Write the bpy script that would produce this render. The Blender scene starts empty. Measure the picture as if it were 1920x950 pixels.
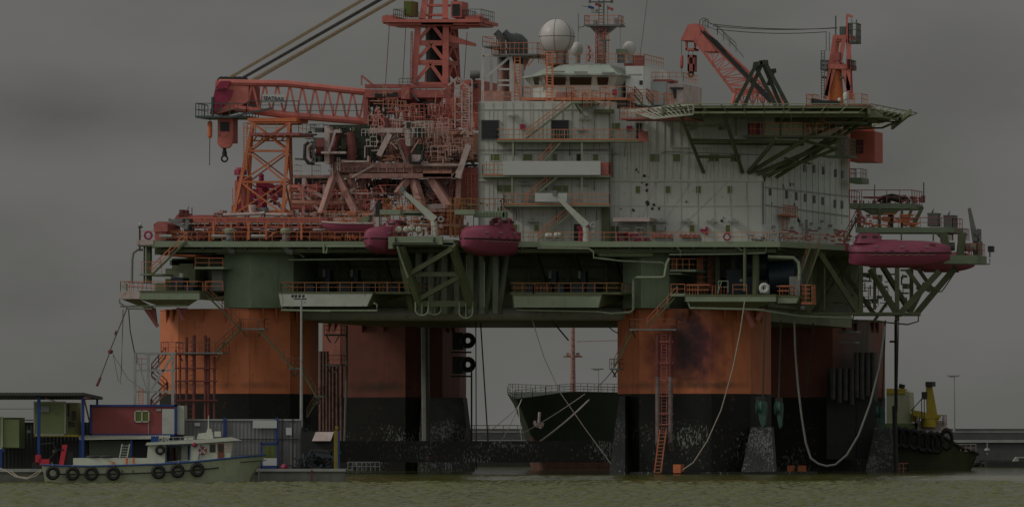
import bpy, bmesh, math, random
from mathutils import Vector, Matrix, noise as mnoise
random.seed(7)
SC = bpy.context.scene
COL = SC.collection
V = Vector
R = math.radians

# ------------------------------------------------------------------ camera
F = 10240.0                      # focal length in photo pixels (1920 wide)
CAMZ = 4.4
TH = math.atan(343.0 / F)        # small upward tilt
cam = bpy.data.cameras.new('camera'); camo = bpy.data.objects.new('camera', cam)
COL.objects.link(camo)
cam.sensor_width = 36; cam.lens = 36 * F / 1920
cam.clip_start = 1; cam.clip_end = 30000
camo.location = (0, 0, CAMZ)
camo.rotation_euler = (R(90) + TH, 0, 0)
SC.camera = camo

# ------------------------------------------------------------------ world
GLOW = 3.5
SUN_EL, SUN_AZ = R(36), R(-108)       # azimuth from +Y, clockwise: low left, a little behind the camera
w = bpy.data.worlds.new('World'); SC.world = w; w.use_nodes = True
nt = w.node_tree; nt.nodes.clear()
N = nt.nodes.new; L = nt.links.new
sky = N('ShaderNodeTexSky'); sky.sky_type = 'NISHITA'; sky.sun_disc = False
sky.sun_elevation = SUN_EL; sky.sun_rotation = SUN_AZ; sky.dust_density = 4; sky.air_density = 1
bgs = N('ShaderNodeBackground'); bgs.inputs['Strength'].default_value = 0.06
L(sky.outputs[0], bgs.inputs['Color'])
# overcast: grey cloud layer seen by direction
tc = N('ShaderNodeTexCoord')
mp = N('ShaderNodeMapping'); mp.inputs['Scale'].default_value = (12, 9, 27); mp.inputs['Location'].default_value = (1.3, .2, 3.1)
L(tc.outputs['Generated'], mp.inputs['Vector'])
no = N('ShaderNodeTexNoise'); no.inputs['Scale'].default_value = 1.0; no.inputs['Detail'].default_value = 5; no.inputs['Roughness'].default_value = .5
L(mp.outputs[0], no.inputs['Vector'])
cr = N('ShaderNodeValToRGB')
cr.color_ramp.elements[0].position = .30; cr.color_ramp.elements[0].color = (.43, .44, .405, 1)
cr.color_ramp.elements[1].position = .62; cr.color_ramp.elements[1].color = (.585, .57, .55, 1)
L(no.outputs['Fac'], cr.inputs[0])
# the cloud layer is brighter overhead and behind the viewer, where the veiled sun stands
nrm = N('ShaderNodeVectorMath'); nrm.operation = 'NORMALIZE'; L(tc.outputs['Generated'], nrm.inputs[0])
dt = N('ShaderNodeVectorMath'); dt.operation = 'DOT_PRODUCT'; L(nrm.outputs[0], dt.inputs[0]); dt.inputs[1].default_value = V((-.45, -.60, .66)).normalized()
gr = N('ShaderNodeMapRange'); gr.interpolation_type = 'SMOOTHSTEP'; gr.inputs[1].default_value = -.55; gr.inputs[2].default_value = .9; gr.inputs[3].default_value = 1.0; gr.inputs[4].default_value = GLOW
L(dt.outputs['Value'], gr.inputs[0])
# two soft dark cloud banks low in the view
def sdir(px, py): return V(((px - 960) / F, 1, (818 - py) / F)).normalized()
fac = gr.outputs[0]
for (px, py), (rx, rz), dk in (((110, 215), (330, 140), .34), ((-60, 420), (160, 60), .10), ((1790, 160), (330, 170), .16), ((1560, 60), (200, 60), -.04), ((60, 560), (200, 90), .10), ((640, 40), (260, 60), -.06), ((1500, 330), (300, 120), .04), ((330, 330), (200, 50), -.05)):
    sb = N('ShaderNodeVectorMath'); sb.operation = 'SUBTRACT'; L(nrm.outputs[0], sb.inputs[0]); sb.inputs[1].default_value = sdir(px, py)
    dv = N('ShaderNodeVectorMath'); dv.operation = 'DIVIDE'; L(sb.outputs[0], dv.inputs[0]); dv.inputs[1].default_value = (rx / F, 1, rz / F)
    ln = N('ShaderNodeVectorMath'); ln.operation = 'LENGTH'; L(dv.outputs[0], ln.inputs[0])
    ad_ = N('ShaderNodeMath'); ad_.operation = 'MULTIPLY_ADD'; ad_.inputs[1].default_value = 1.3; L(no.outputs['Fac'], ad_.inputs[0]); L(ln.outputs['Value'], ad_.inputs[2])
    q_ = N('ShaderNodeMapRange'); q_.interpolation_type = 'SMOOTHSTEP'; q_.inputs[1].default_value = .55; q_.inputs[2].default_value = 1.7; q_.inputs[3].default_value = 1 - dk; q_.inputs[4].default_value = 1
    L(ad_.outputs[0], q_.inputs[0])
    mm = N('ShaderNodeMath'); mm.operation = 'MULTIPLY'; L(fac, mm.inputs[0]); L(q_.outputs[0], mm.inputs[1]); fac = mm.outputs[0]
bgc = N('ShaderNodeBackground'); L(fac, bgc.inputs['Strength'])
L(cr.outputs[0], bgc.inputs['Color'])
mx = N('ShaderNodeMixShader'); mx.inputs[0].default_value = .93
L(bgs.outputs[0], mx.inputs[1]); L(bgc.outputs[0], mx.inputs[2])
out = N('ShaderNodeOutputWorld'); L(mx.outputs[0], out.inputs[0])

sun = bpy.data.lights.new('sun', 'SUN'); sun.energy = 3.7; sun.angle = R(11); sun.color = (1, .93, .84)
suno = bpy.data.objects.new('sun', sun); COL.objects.link(suno)
sd = V((math.sin(SUN_AZ) * math.cos(SUN_EL), math.cos(SUN_AZ) * math.cos(SUN_EL), math.sin(SUN_EL)))
suno.rotation_euler = sd.to_track_quat('Z', 'Y').to_euler()
SC.view_settings.view_transform = 'Standard'; SC.view_settings.look = 'None'
SC.view_settings.gamma = 1; SC.view_settings.use_curve_mapping = False
SC.view_settings.exposure = -2.0

# ------------------------------------------------------------------ helpers
SH = 0.316                       # the rig's depth axis leans to the right of the view
ORG = {}

def P(px, py, d=0.0):            # photo pixel at a depth (metres behind the rig's front) -> world
    a = (px - 960) / F; b = (475 - py) / F
    dy = math.cos(TH) - b * math.sin(TH); dz = math.sin(TH) + b * math.cos(TH)
    t = (640 + d) / dy
    return V((a * t, 640 + d, CAMZ + dz * t))
def PZ(px, d, z):                # pixel column at a depth, at height z
    p = P(px, 600, d); p.z = z; return p
def M(px):                       # photo pixels -> metres at the rig
    return px / 16.0

class MB:
    def __init__(s): s.v = []; s.f = []; s.smooth = False; s.g = []; s.cur = None
    def add(s, vs, fs):            # g keeps which faces belong to one solid piece (or one run of rail)
        n = len(s.v); s.v += [V(x) for x in vs]; s.f += [[i + n for i in f] for f in fs]
        s.g += [n if s.cur is None else s.cur] * len(fs); return s
    def hexa(s, b, t):           # bottom quad, top quad
        return s.add(list(b) + list(t), [(3, 2, 1, 0), (4, 5, 6, 7), (0, 1, 5, 4), (1, 2, 6, 5), (2, 3, 7, 6), (3, 0, 4, 7)])
    def box(s, lo, hi):
        x0, y0, z0 = lo; x1, y1, z1 = hi
        return s.hexa([(x0, y0, z0), (x1, y0, z0), (x1, y1, z0), (x0, y1, z0)], [(x0, y0, z1), (x1, y0, z1), (x1, y1, z1), (x0, y1, z1)])
    def pbox(s, x0, y0, x1, y1, d, dep, sh=SH):  # pixel rectangle at depth d, dep metres deep
        a = P(x0, y1, d); b = P(x1, y0, d)
        o = V((sh * dep, dep, 0))
        q = [V((a.x, a.y, a.z)), V((b.x, a.y, a.z))]
        u = [V((a.x, a.y, b.z)), V((b.x, a.y, b.z))]
        return s.hexa([q[0], q[1], q[1] + o, q[0] + o], [u[0], u[1], u[1] + o, u[0] + o])
    def bar(s, p, q, r, n=4, r2=None, caps=True):
        p = V(p); q = V(q); ax = q - p
        if ax.length < 1e-6: return s
        ax.normalize()
        up = V((0, 0, 1)) if abs(ax.z) < .95 else V((1, 0, 0))
        a = ax.cross(up).normalized(); b = ax.cross(a)
        r2 = r if r2 is None else r2
        off = math.pi / n if n == 4 else 0
        k = 1.25 if n == 4 else 1
        ring = [(math.cos(off + 2 * math.pi * i / n), math.sin(off + 2 * math.pi * i / n)) for i in range(n)]
        vs = [p + (a * c + b * d) * r * k for c, d in ring] + [q + (a * c + b * d) * r2 * k for c, d in ring]
        fs = [(i, (i + 1) % n, n + (i + 1) % n, n + i) for i in range(n)]
        if caps: fs += [tuple(range(n - 1, -1, -1)), tuple(range(n, 2 * n))]
        return s.add(vs, fs)
    def path(s, pts, r, n=6):    # tube with mitred joints
        pts = [V(p) for p in pts]; m = len(pts); rings = []
        ref = V((0, 1, 0))
        for i, p in enumerate(pts):
            t = (pts[min(i + 1, m - 1)] - pts[max(i - 1, 0)]).normalized()
            a = t.cross(ref)
            if a.length < .1: a = t.cross(V((1, 0, 0)))
            a.normalize(); b = t.cross(a)
            rings.append([p + (a * math.cos(2 * math.pi * k / n) + b * math.sin(2 * math.pi * k / n)) * r for k in range(n)])
        vs = [x for rg in rings for x in rg]
        fs = [(i * n + k, i * n + (k + 1) % n, (i + 1) * n + (k + 1) % n, (i + 1) * n + k) for i in range(m - 1) for k in range(n)]
        fs += [tuple(range(n - 1, -1, -1)), tuple((m - 1) * n + k for k in range(n))]
        return s.add(vs, fs)
    def extr(s, pts, vec):
        pts = [V(p) for p in pts]; vec = V(vec); n = len(pts)
        vs = pts + [p + vec for p in pts]
        return s.add(vs, [tuple(range(n)), tuple(range(2 * n - 1, n - 1, -1))] + [((i + 1) % n, i, n + i, n + (i + 1) % n) for i in range(n)])
    def prism(s, fp, z0, z1, fp2=None):
        fp2 = fp2 or fp; n = len(fp)
        vs = [V((x, y, z0)) for x, y in fp] + [V((x, y, z1)) for x, y in fp2]
        return s.add(vs, [tuple(range(n - 1, -1, -1)), tuple(range(n, 2 * n))] + [(i, (i + 1) % n, n + (i + 1) % n, n + i) for i in range(n)])
    def lathe(s, c, prof, n=16, axis='z'):
        c = V(c); vs = []
        for r, h in prof:
            for k in range(n):
                a = 2 * math.pi * k / n
                x, y = r * math.cos(a), r * math.sin(a)
                vs.append(c + (V((x, y, h)) if axis == 'z' else V((h, x, y)) if axis == 'x' else V((x, h, y))))
        m = len(prof)
        fs = [(i * n + k, i * n + (k + 1) % n, (i + 1) * n + (k + 1) % n, (i + 1) * n + k) for i in range(m - 1) for k in range(n)]
        fs += [tuple(range(n - 1, -1, -1)), tuple((m - 1) * n + k for k in range(n))]
        return s.add(vs, fs)
    def ball(s, c, r, n=16, zs=1, m=None):
        m = m or n // 2
        return s.lathe(c, [(max(r * math.sin(math.pi * i / m), .001), -r * zs * math.cos(math.pi * i / m)) for i in range(m + 1)], n)
    def torus(s, c, R0, r, axis='y', n=24, m=8):
        c = V(c); vs = []
        for i in range(n):
            a = 2 * math.pi * i / n
            for k in range(m):
                b = 2 * math.pi * k / m
                q = R0 + r * math.cos(b); h = r * math.sin(b)
                x, y = q * math.cos(a), q * math.sin(a)
                vs.append(c + (V((x, h, y)) if axis == 'y' else V((h, x, y)) if axis == 'x' else V((x, y, h))))
        return s.add(vs, [(i * m + k, i * m + (k + 1) % m, ((i + 1) % n) * m + (k + 1) % m, ((i + 1) % n) * m + k) for i in range(n) for k in range(m)])
    def rail(s, pts, h=1.1, step=1.5, r=.035, mids=1, closed=False):
        s.cur = len(s.v); pts = [V(p) for p in pts]
        if closed: pts = pts + [pts[0]]
        up = V((0, 0, h))
        for a, b in zip(pts, pts[1:]):
            n = max(1, round((b - a).length / step))
            for i in range(n + 1):
                p = a.lerp(b, i / n); s.bar(p, p + up, r, 4, caps=False)
            s.bar(a + up, b + up, r * 1.15, 4)
            for k in range(mids):
                f = (k + 1) / (mids + 1); s.bar(a + up * f, b + up * f, r * .8, 4, caps=False)
        s.cur = None; return s
    def prail(s, x0, x1, y, d, dep=None, h=1.1, step=1.5, r=.035, mids=1):   # straight rail along a pixel row, optional returns
        a, b = P(x0, y, d), P(x1, y, d)
        pts = [a, b]
        if dep: pts = [a + V((SH * dep, dep, 0)), a, b, b + V((SH * dep, dep, 0))]
        return s.rail(pts, h, step, r, mids)
    def treads(s, p, q, wv, r=.05):   # stair flight from p (bottom) to q (top); wv = width vector
        p = V(p); q = V(q); wv = V(wv)
        for o in (V((0, 0, 0)), wv): s.bar(p + o, q + o, .11, 4)
        n = max(3, int(abs(q.z - p.z) / .24))
        h = V((q.x - p.x, q.y - p.y, 0)).normalized() * .13
        for i in range(1, n):
            c = p.lerp(q, i / n); s.hexa([c - h, c - h + wv, c + h + wv, c + h][::1], [c - h + V((0, 0, .05)), c - h + wv + V((0, 0, .05)), c + h + wv + V((0, 0, .05)), c + h + V((0, 0, .05))])
        return s
    def srail(s, p, q, wv, r=.035):
        for o in (V((0, 0, 0)), V(wv)): s.rail([V(p) + o, V(q) + o], 1.05, 1.6, r, 1)
        return s
    def truss(s, a0, a1, b0, b1, n, r=.08, posts=True):  # zig-zag between chord a and chord b
        a0, a1, b0, b1 = map(V, (a0, a1, b0, b1))
        for i in range(n):
            p, q = a0.lerp(a1, i / n), a0.lerp(a1, (i + 1) / n)
            u, w_ = b0.lerp(b1, i / n), b0.lerp(b1, (i + 1) / n)
            if i % 2: s.bar(p, w_, r)
            else: s.bar(u, q, r)
            if posts: s.bar(q, w_, r * .8)
        return s
    def xbrace(s, a0, a1, b0, b1, r):
        s.bar(a0, b1, r); s.bar(b0, a1, r); return s

SPLIT = set('''machine light_fitting guide_pipe riser_pipe vent_pipe drain_pipe caisson_pipe control_box wall_lamp fire_box davit_arm lamp deck_post hatch_cover
bollard locker notice tank deck_lamp ledge_box station_pipe column_head hull_box window bracket side_deck side_truss support_strut station_truss fitting vent_fitting sheave
winch_drum walkway_post post doorway grille wall_stiffener underdeck_beam lower_beam head_bracket conduit walkway_bracket sign_board landing strut funnel flue hanging_wire
bottle_rack riser_arm hose white_pipe side_support side_pipe fall_wire green_panel equipment_wall winch_house aerial_box cockpit_window mast_housing support inner_door
tow_crane deck_gear yellow_band machinery_block white_frame dark_bay joint_strip ladder_post access_frame band marking waterline_ledge girder winch access_walkway brace_rib
whip_aerial wall_ledge corner_pipe awning_post hatch walkway_lattice arm rust_run frame stage panel_detail machine_house boat_station leg_brace platform_soffit shade_wall walkway_gate peeled_patch hydraulic_unit grab_line reflective_patch'''.split())
def build(name, mb, mat, parent=None, smooth=None, label=None):
    if parent is not None and (name in SPLIT or name.endswith('railing')) and len(set(mb.g)) > 1:
        groups = {}
        for f, k in zip(mb.f, mb.g): groups.setdefault(k, []).append(f)
        if len(groups) <= 90:
            for k, fs in groups.items():
                m2 = MB(); m2.smooth = mb.smooth; mp_ = {}
                for f in fs:
                    for i in f:
                        if i not in mp_: mp_[i] = len(m2.v); m2.v.append(mb.v[i].copy())
                    m2.f.append([mp_[i] for i in f]); m2.g.append(0)
                o = build(name, m2, mat, parent, smooth, label)
            return o
    o0 = ORG.get(parent.name, V((0, 0, 0))) if parent else V((0, 0, 0))
    me = bpy.data.meshes.new(name)
    me.from_pydata([tuple(p - o0) for p in mb.v], [], mb.f)
    bm = bmesh.new(); bm.from_mesh(me); bmesh.ops.recalc_face_normals(bm, faces=bm.faces); bm.to_mesh(me); bm.free()
    me.materials.append(mat)
    if smooth or mb.smooth:
        me.polygons.foreach_set('use_smooth', [True] * len(me.polygons)); me.set_sharp_from_angle(angle=R(38))
    o = bpy.data.objects.new(name, me); COL.objects.link(o)
    if parent: o.parent = parent
    if label: o['label'] = label
    ORG[o.name] = o0
    return o
def tag(o, label, cat, group=None):
    o['label'] = label; o['category'] = cat
    if group: o['group'] = group
    return o
def thing(name, label, cat, loc, group=None):
    o = bpy.data.objects.new(name, None); COL.objects.link(o); o.empty_display_size = .5
    o.location = loc; ORG[o.name] = V(loc)
    return tag(o, label, cat, group)
def solo(name, mb, mat, label, cat, group=None, smooth=None):     # a thing that is one mesh, origin at its base
    c = sum(mb.v, V()) / len(mb.v); c.z = min(p.z for p in mb.v)
    for p in mb.v: p -= c
    o = build(name, mb, mat, None, smooth); o.location = c; ORG[o.name] = c
    return tag(o, label, cat, group)
def structure(name, mb, mat):
    o = build(name, mb, mat); o['kind'] = 'structure'; return o
def copy_tree(o, parent=None):
    c = o.copy(); COL.objects.link(c)
    if parent: c.parent = parent
    for ch in list(o.children): copy_tree(ch, c)
    return c
def sag(a, b, s, n=14):
    a = V(a); b = V(b); return [a.lerp(b, i / n) - V((0, 0, s * 4 * (i / n) * (1 - i / n))) for i in range(n + 1)]
def cable(pts, r, mat, name, label, cat, group=None, n=5):
    m = MB(); m.path(pts, r, n); return solo(name, m, mat, label, cat, group, True)

# ------------------------------------------------------------------ materials
def mat(name, col, rough=.6, var=.25, scale=.6, rust=0., rustcol=(.13, .045, .022), streak=0., streakcol=(.10, .055, .035), metal=0., bump=0., spec=.3, seams=None):
    m = bpy.data.materials.new(name); m.use_nodes = True
    t = m.node_tree; n = t.nodes; l = t.links.new
    b = n['Principled BSDF']; b.inputs['Roughness'].default_value = rough; b.inputs['Metallic'].default_value = metal
    b.inputs['Specular IOR Level'].default_value = spec
    geo = n.new('ShaderNodeNewGeometry')
    nz = n.new('ShaderNodeTexNoise'); nz.inputs['Scale'].default_value = scale; nz.inputs['Detail'].default_value = 7; nz.inputs['Roughness'].default_value = .62
    l(geo.outputs['Position'], nz.inputs['Vector'])
    mr = n.new('ShaderNodeMapRange'); mr.inputs[1].default_value = .25; mr.inputs[2].default_value = .75
    mr.inputs[3].default_value = 1 - var; mr.inputs[4].default_value = 1 + var * .8
    l(nz.outputs['Fac'], mr.inputs[0])
    mul = n.new('ShaderNodeMix'); mul.data_type = 'RGBA'; mul.blend_type = 'MULTIPLY'; mul.inputs[0].default_value = 1
    mul.inputs[6].default_value = (*col, 1)
    l(mr.outputs[0], mul.inputs[7])
    c = mul.outputs[2]
    def over(c, fac, colr):
        k = n.new('ShaderNodeMix'); k.data_type = 'RGBA'; l(fac, k.inputs[0]); l(c, k.inputs[6]); k.inputs[7].default_value = (*colr, 1); return k.outputs[2]
    def mask(vec_scale, sc, lo, hi, top, off=(0, 0, 0)):
        mpn = n.new('ShaderNodeMapping'); mpn.inputs['Scale'].default_value = vec_scale; mpn.inputs['Location'].default_value = off
        l(geo.outputs['Position'], mpn.inputs['Vector'])
        z = n.new('ShaderNodeTexNoise'); z.inputs['Scale'].default_value = sc; z.inputs['Detail'].default_value = 6; z.inputs['Roughness'].default_value = .65
        l(mpn.outputs[0], z.inputs['Vector'])
        q = n.new('ShaderNodeMapRange'); q.inputs[1].default_value = lo; q.inputs[2].default_value = hi; q.inputs[4].default_value = top; q.clamp = True
        l(z.outputs['Fac'], q.inputs[0]); return q.outputs[0]
    if rust: c = over(c, mask((1, 1, 1), 1.3, .62 - .12 * rust, .72 - .08 * rust, min(.9, .4 + rust)), rustcol)
    if streak: c = over(c, mask((2.2, 2.2, .12), 1.0, .60 - .1 * streak, .78, min(.85, .35 + streak), (3, 5, 1)), streakcol)
    if seams:   # plating seams: dark thin lines each `seams` metres along X
        sx = n.new('ShaderNodeSeparateXYZ'); l(geo.outputs['Position'], sx.inputs[0])
        for ax, pit, wd, dk in seams:
            dv = n.new('ShaderNodeMath'); dv.operation = 'DIVIDE'; dv.inputs[1].default_value = pit; l(sx.outputs[ax], dv.inputs[0])
            fr = n.new('ShaderNodeMath'); fr.operation = 'FRACT'; l(dv.outputs[0], fr.inputs[0])
            lt = n.new('ShaderNodeMath'); lt.operation = 'LESS_THAN'; lt.inputs[1].default_value = wd / pit; l(fr.outputs[0], lt.inputs[0])
            sc_ = n.new('ShaderNodeMath'); sc_.operation = 'MULTIPLY'; sc_.inputs[1].default_value = dk; l(lt.outputs[0], sc_.inputs[0])
            c = over(c, sc_.outputs[0], tuple(x * .25 for x in col))
    l(c, b.inputs['Base Color'])
    if bump:
        bp = n.new('ShaderNodeBump'); bp.inputs['Strength'].default_value = bump; bp.inputs['Distance'].default_value = .05
        l(nz.outputs['Fac'], bp.inputs['Height']); l(bp.outputs[0], b.inputs['Normal'])
    m['col'] = 1
    return m
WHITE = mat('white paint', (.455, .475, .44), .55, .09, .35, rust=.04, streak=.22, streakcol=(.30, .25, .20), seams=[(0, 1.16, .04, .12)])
WHITE_SIDE_LIFT = mat('white paint lifted side', (.72, .76, .74), .55, .1, .5, rust=.14, streak=.2, streakcol=(.28, .24, .2), seams=[(1, 1.5, .05, .2)])  # same white, brightened in colour where the right-facing wall gets little light
PALE = mat('pale grey paint', (.40, .425, .38), .5, .14, .9, rust=.2)
CLEAN = mat('clean white panel', (.43, .455, .44), .5, .04)
WPINK = mat('weathered white steel', (.44, .36, .34), .6, .25, 1.2, rust=.45, rustcol=(.20, .085, .06), streak=.3)
ORNG = mat('orange paint', (.52, .165, .075), .55, .18, .35, rust=.12, streak=.35, streakcol=(.14, .045, .03), seams=[(2, 2.6, .04, .18)])
CRANE = mat('coral crane paint', (.47, .145, .118), .5, .2, .8, rust=.2, streak=.2)
RED = mat('red brown paint', (.33, .105, .095), .55, .3, .9, rust=.3)
BRWN = mat('weathered pink brown steel', (.34, .19, .165), .65, .35, 1.1, rust=.5, rustcol=(.10, .045, .04), streak=.4)
MAG = mat('magenta red paint', (.26, .025, .065), .45, .25, 1.0, rust=.1)
BOATR = mat('lifeboat red', (.25, .055, .10), .42, .14, .8, streak=.3, streakcol=(.18, .03, .05))
RAIL = mat('orange handrail', (.46, .165, .085), .55, .25, 2)
RAILW = mat('pale handrail', (.48, .46, .42), .55, .2, 2)
CRAIL = mat('weathered brown handrail', (.17, .075, .045), .6, .3, 2)
DRAIL = mat('dark handrail', (.09, .10, .09), .55, .2, 2)
GREEN = mat('green hull paint', (.165, .215, .145), .5, .2, .4, rust=.1, streak=.3, streakcol=(.06, .065, .04))
LGREEN = mat('light green paint', (.215, .26, .18), .5, .15, .6, rust=.12, streak=.25, streakcol=(.12, .12, .08))
DGREEN = mat('dark green steel', (.17, .195, .12), .55, .3, .8, rust=.2)
OLIVE = mat('olive green steel', (.092, .108, .055), .5, .25, .7, rust=.15)
VDGREEN = mat('near black green machinery', (.028, .036, .022), .45, .4, 1.2, rust=.1)
DARK = mat('dark steel', (.022, .025, .025), .5, .3, 1.2, rust=.1)
BLUED = mat('dark blue machinery', (.018, .03, .04), .45, .3, 1.0)
GREY = mat('grey steel', (.16, .165, .16), .5, .25, .9, rust=.2)
LGREY = mat('light grey steel', (.27, .28, .27), .5, .2, .9, rust=.2)
TEAL = mat('teal fairlead paint', (.035, .085, .072), .5, .4, 1.5, rust=.35, rustcol=(.05, .035, .02))
RUBBER = mat('black rubber', (.012, .012, .013), .6, .3, 2)
ROPE = mat('rope', (.30, .27, .22), .9, .2, 3)
TAN = mat('tan wire rope', (.30, .23, .14), .7, .25, 3)
WIRE = mat('dark wire', (.04, .035, .03), .6, .2, 3)
REDPIPE = mat('rusty red pipe', (.13, .036, .034), .6, .4, 1.2, rust=.4)
YELLOW = mat('yellow paint', (.36, .28, .025), .5, .2, 1.2, rust=.1)
BLUE = mat('blue paint', (.016, .045, .18), .5, .2, 1.0)
def glassmat(name, col):
    m = bpy.data.materials.new(name); m.use_nodes = True; b = m.node_tree.nodes['Principled BSDF']
    b.inputs['Base Color'].default_value = (*col, 1); b.inputs['Roughness'].default_value = .12; b.inputs['Specular IOR Level'].default_value = .35
    return m
GLASS = glassmat('olive tinted glass', (.085, .11, .012))
GLASSD = glassmat('dark glass', (.02, .022, .012))
# ================================================================== special hull materials
def fouled(name, amt=.5, base=(.008, .009, .007), spk=(.26, .28, .26)):
    m = mat(name, base, .6, .5, .5, rust=.1)
    t = m.node_tree; n = t.nodes; l = t.links.new; b = n['Principled BSDF']
    src = b.inputs['Base Color'].links[0].from_socket
    geo = n.new('ShaderNodeNewGeometry')
    z = n.new('ShaderNodeTexNoise'); z.inputs['Scale'].default_value = 5.0; z.inputs['Detail'].default_value = 3; z.inputs['Roughness'].default_value = .8
    zm = n.new('ShaderNodeMapping'); zm.inputs['Scale'].default_value = (1, 1, .4); l(geo.outputs['Position'], zm.inputs['Vector']); l(zm.outputs[0], z.inputs['Vector'])
    p = n.new('ShaderNodeTexNoise'); p.inputs['Scale'].default_value = .22; p.inputs['Detail'].default_value = 3
    l(geo.outputs['Position'], p.inputs['Vector'])
    sep = n.new('ShaderNodeSeparateXYZ'); l(geo.outputs['Position'], sep.inputs[0])
    hz = n.new('ShaderNodeMapRange'); hz.inputs[1].default_value = 8.6; hz.inputs[2].default_value = 5.5; hz.inputs[3].default_value = -.28; hz.inputs[4].default_value = 0
    l(sep.outputs[2], hz.inputs[0])
    a = n.new('ShaderNodeMath'); a.operation = 'MULTIPLY_ADD'; a.inputs[1].default_value = .5; l(p.outputs['Fac'], a.inputs[0]); l(z.outputs['Fac'], a.inputs[2])
    a2 = n.new('ShaderNodeMath'); a2.operation = 'ADD'; l(a.outputs[0], a2.inputs[0]); l(hz.outputs[0], a2.inputs[1])
    q = n.new('ShaderNodeMapRange'); q.inputs[1].default_value = .90 - .1 * amt; q.inputs[2].default_value = .975 - .1 * amt; q.inputs[4].default_value = .8
    l(a2.outputs[0], q.inputs[0])
    k = n.new('ShaderNodeMix'); k.data_type = 'RGBA'; l(q.outputs[0], k.inputs[0]); l(src, k.inputs[6]); k.inputs[7].default_value = (*spk, 1)
    l(k.outputs[2], b.inputs['Base Color'])
    return m
FOUL = fouled('black fouled steel', .55)
FOULP = fouled('pale barnacled steel', 1.1, (.022, .025, .022), (.17, .18, .185))
def stained(name, spots, base=ORNG):
    """orange plating with soot / rust stains of their own shape (world position, radius xyz, colour)"""
    m = base.copy(); m.name = name
    t = m.node_tree; n = t.nodes; l = t.links.new; b = n['Principled BSDF']
    c = b.inputs['Base Color'].links[0].from_socket
    geo = n.new('ShaderNodeNewGeometry')
    z = n.new('ShaderNodeTexNoise'); z.inputs['Scale'].default_value = .7; z.inputs['Detail'].default_value = 6; l(geo.outputs['Position'], z.inputs['Vector'])
    for pos, rad, colr, top in spots:
        s = n.new('ShaderNodeVectorMath'); s.operation = 'SUBTRACT'; l(geo.outputs['Position'], s.inputs[0]); s.inputs[1].default_value = pos
        d = n.new('ShaderNodeVectorMath'); d.operation = 'DIVIDE'; l(s.outputs[0], d.inputs[0]); d.inputs[1].default_value = rad
        g = n.new('ShaderNodeVectorMath'); g.operation = 'LENGTH'; l(d.outputs[0], g.inputs[0])
        a = n.new('ShaderNodeMath'); a.operation = 'MULTIPLY_ADD'; a.inputs[1].default_value = 1.1; l(z.outputs['Fac'], a.inputs[0]); l(g.outputs['Value'], a.inputs[2])
        q = n.new('ShaderNodeMapRange'); q.inputs[1].default_value = .75; q.inputs[2].default_value = 1.6; q.inputs[3].default_value = top; q.inputs[4].default_value = 0
        l(a.outputs[0], q.inputs[0])
        k = n.new('ShaderNodeMix'); k.data_type = 'RGBA'; l(q.outputs[0], k.inputs[0]); l(c, k.inputs[6]); k.inputs[7].default_value = (*colr, 1); c = k.outputs[2]
    l(c, b.inputs['Base Color'])
    return m
def grimeline(px0, px1, d):
    out = []
    x = px0
    while x < px1:
        out.append((tuple(P(x, 722, d)), (2.2, 9, .55), (.11, .06, .04), random.uniform(.35, .7))); x += random.uniform(34, 60)
    return out
OR_L = stained('orange plating of the left column', grimeline(300, 560, 3)[:6])
OR_R = stained('orange plating of the sooty column', [(tuple(P(1262, 655, 2)), (3.8, 14, 4.6), (.15, .03, .045), .85), (tuple(P(1316, 650, 2)), (3.2, 14, 5.2), (.13, .03, .05), .9), (tuple(P(1290, 648, 2)), (2.5, 14, 5.6), (.035, .028, .032), .97)] + grimeline(1170, 1440, 3)[:6])
OR_SHADED = mat('shaded weathered orange paint', (.175, .06, .043), .55, .25, .35, rust=.25, streak=.4, streakcol=(.10, .035, .025))  # darker than the front orange: shade under the deck painted in, plus weathering
OR_RL = stained('orange plating of the rear column', [(tuple(P(705, 725, 62)), (5.2, 14, .9), (.06, .035, .025), .85), (tuple(P(690, 700, 62)), (1.8, 14, 1.2), (.12, .05, .03), .5)], OR_SHADED)
OR_RR = stained('orange plating of the rear column with guides', [(tuple(P(1620, 645, 62)), (3.2, 16, 6.5), (.075, .075, .07), .9), (tuple(P(1590, 690, 62)), (3, 16, 5), (.05, .045, .04), .75)], OR_SHADED)

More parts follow.
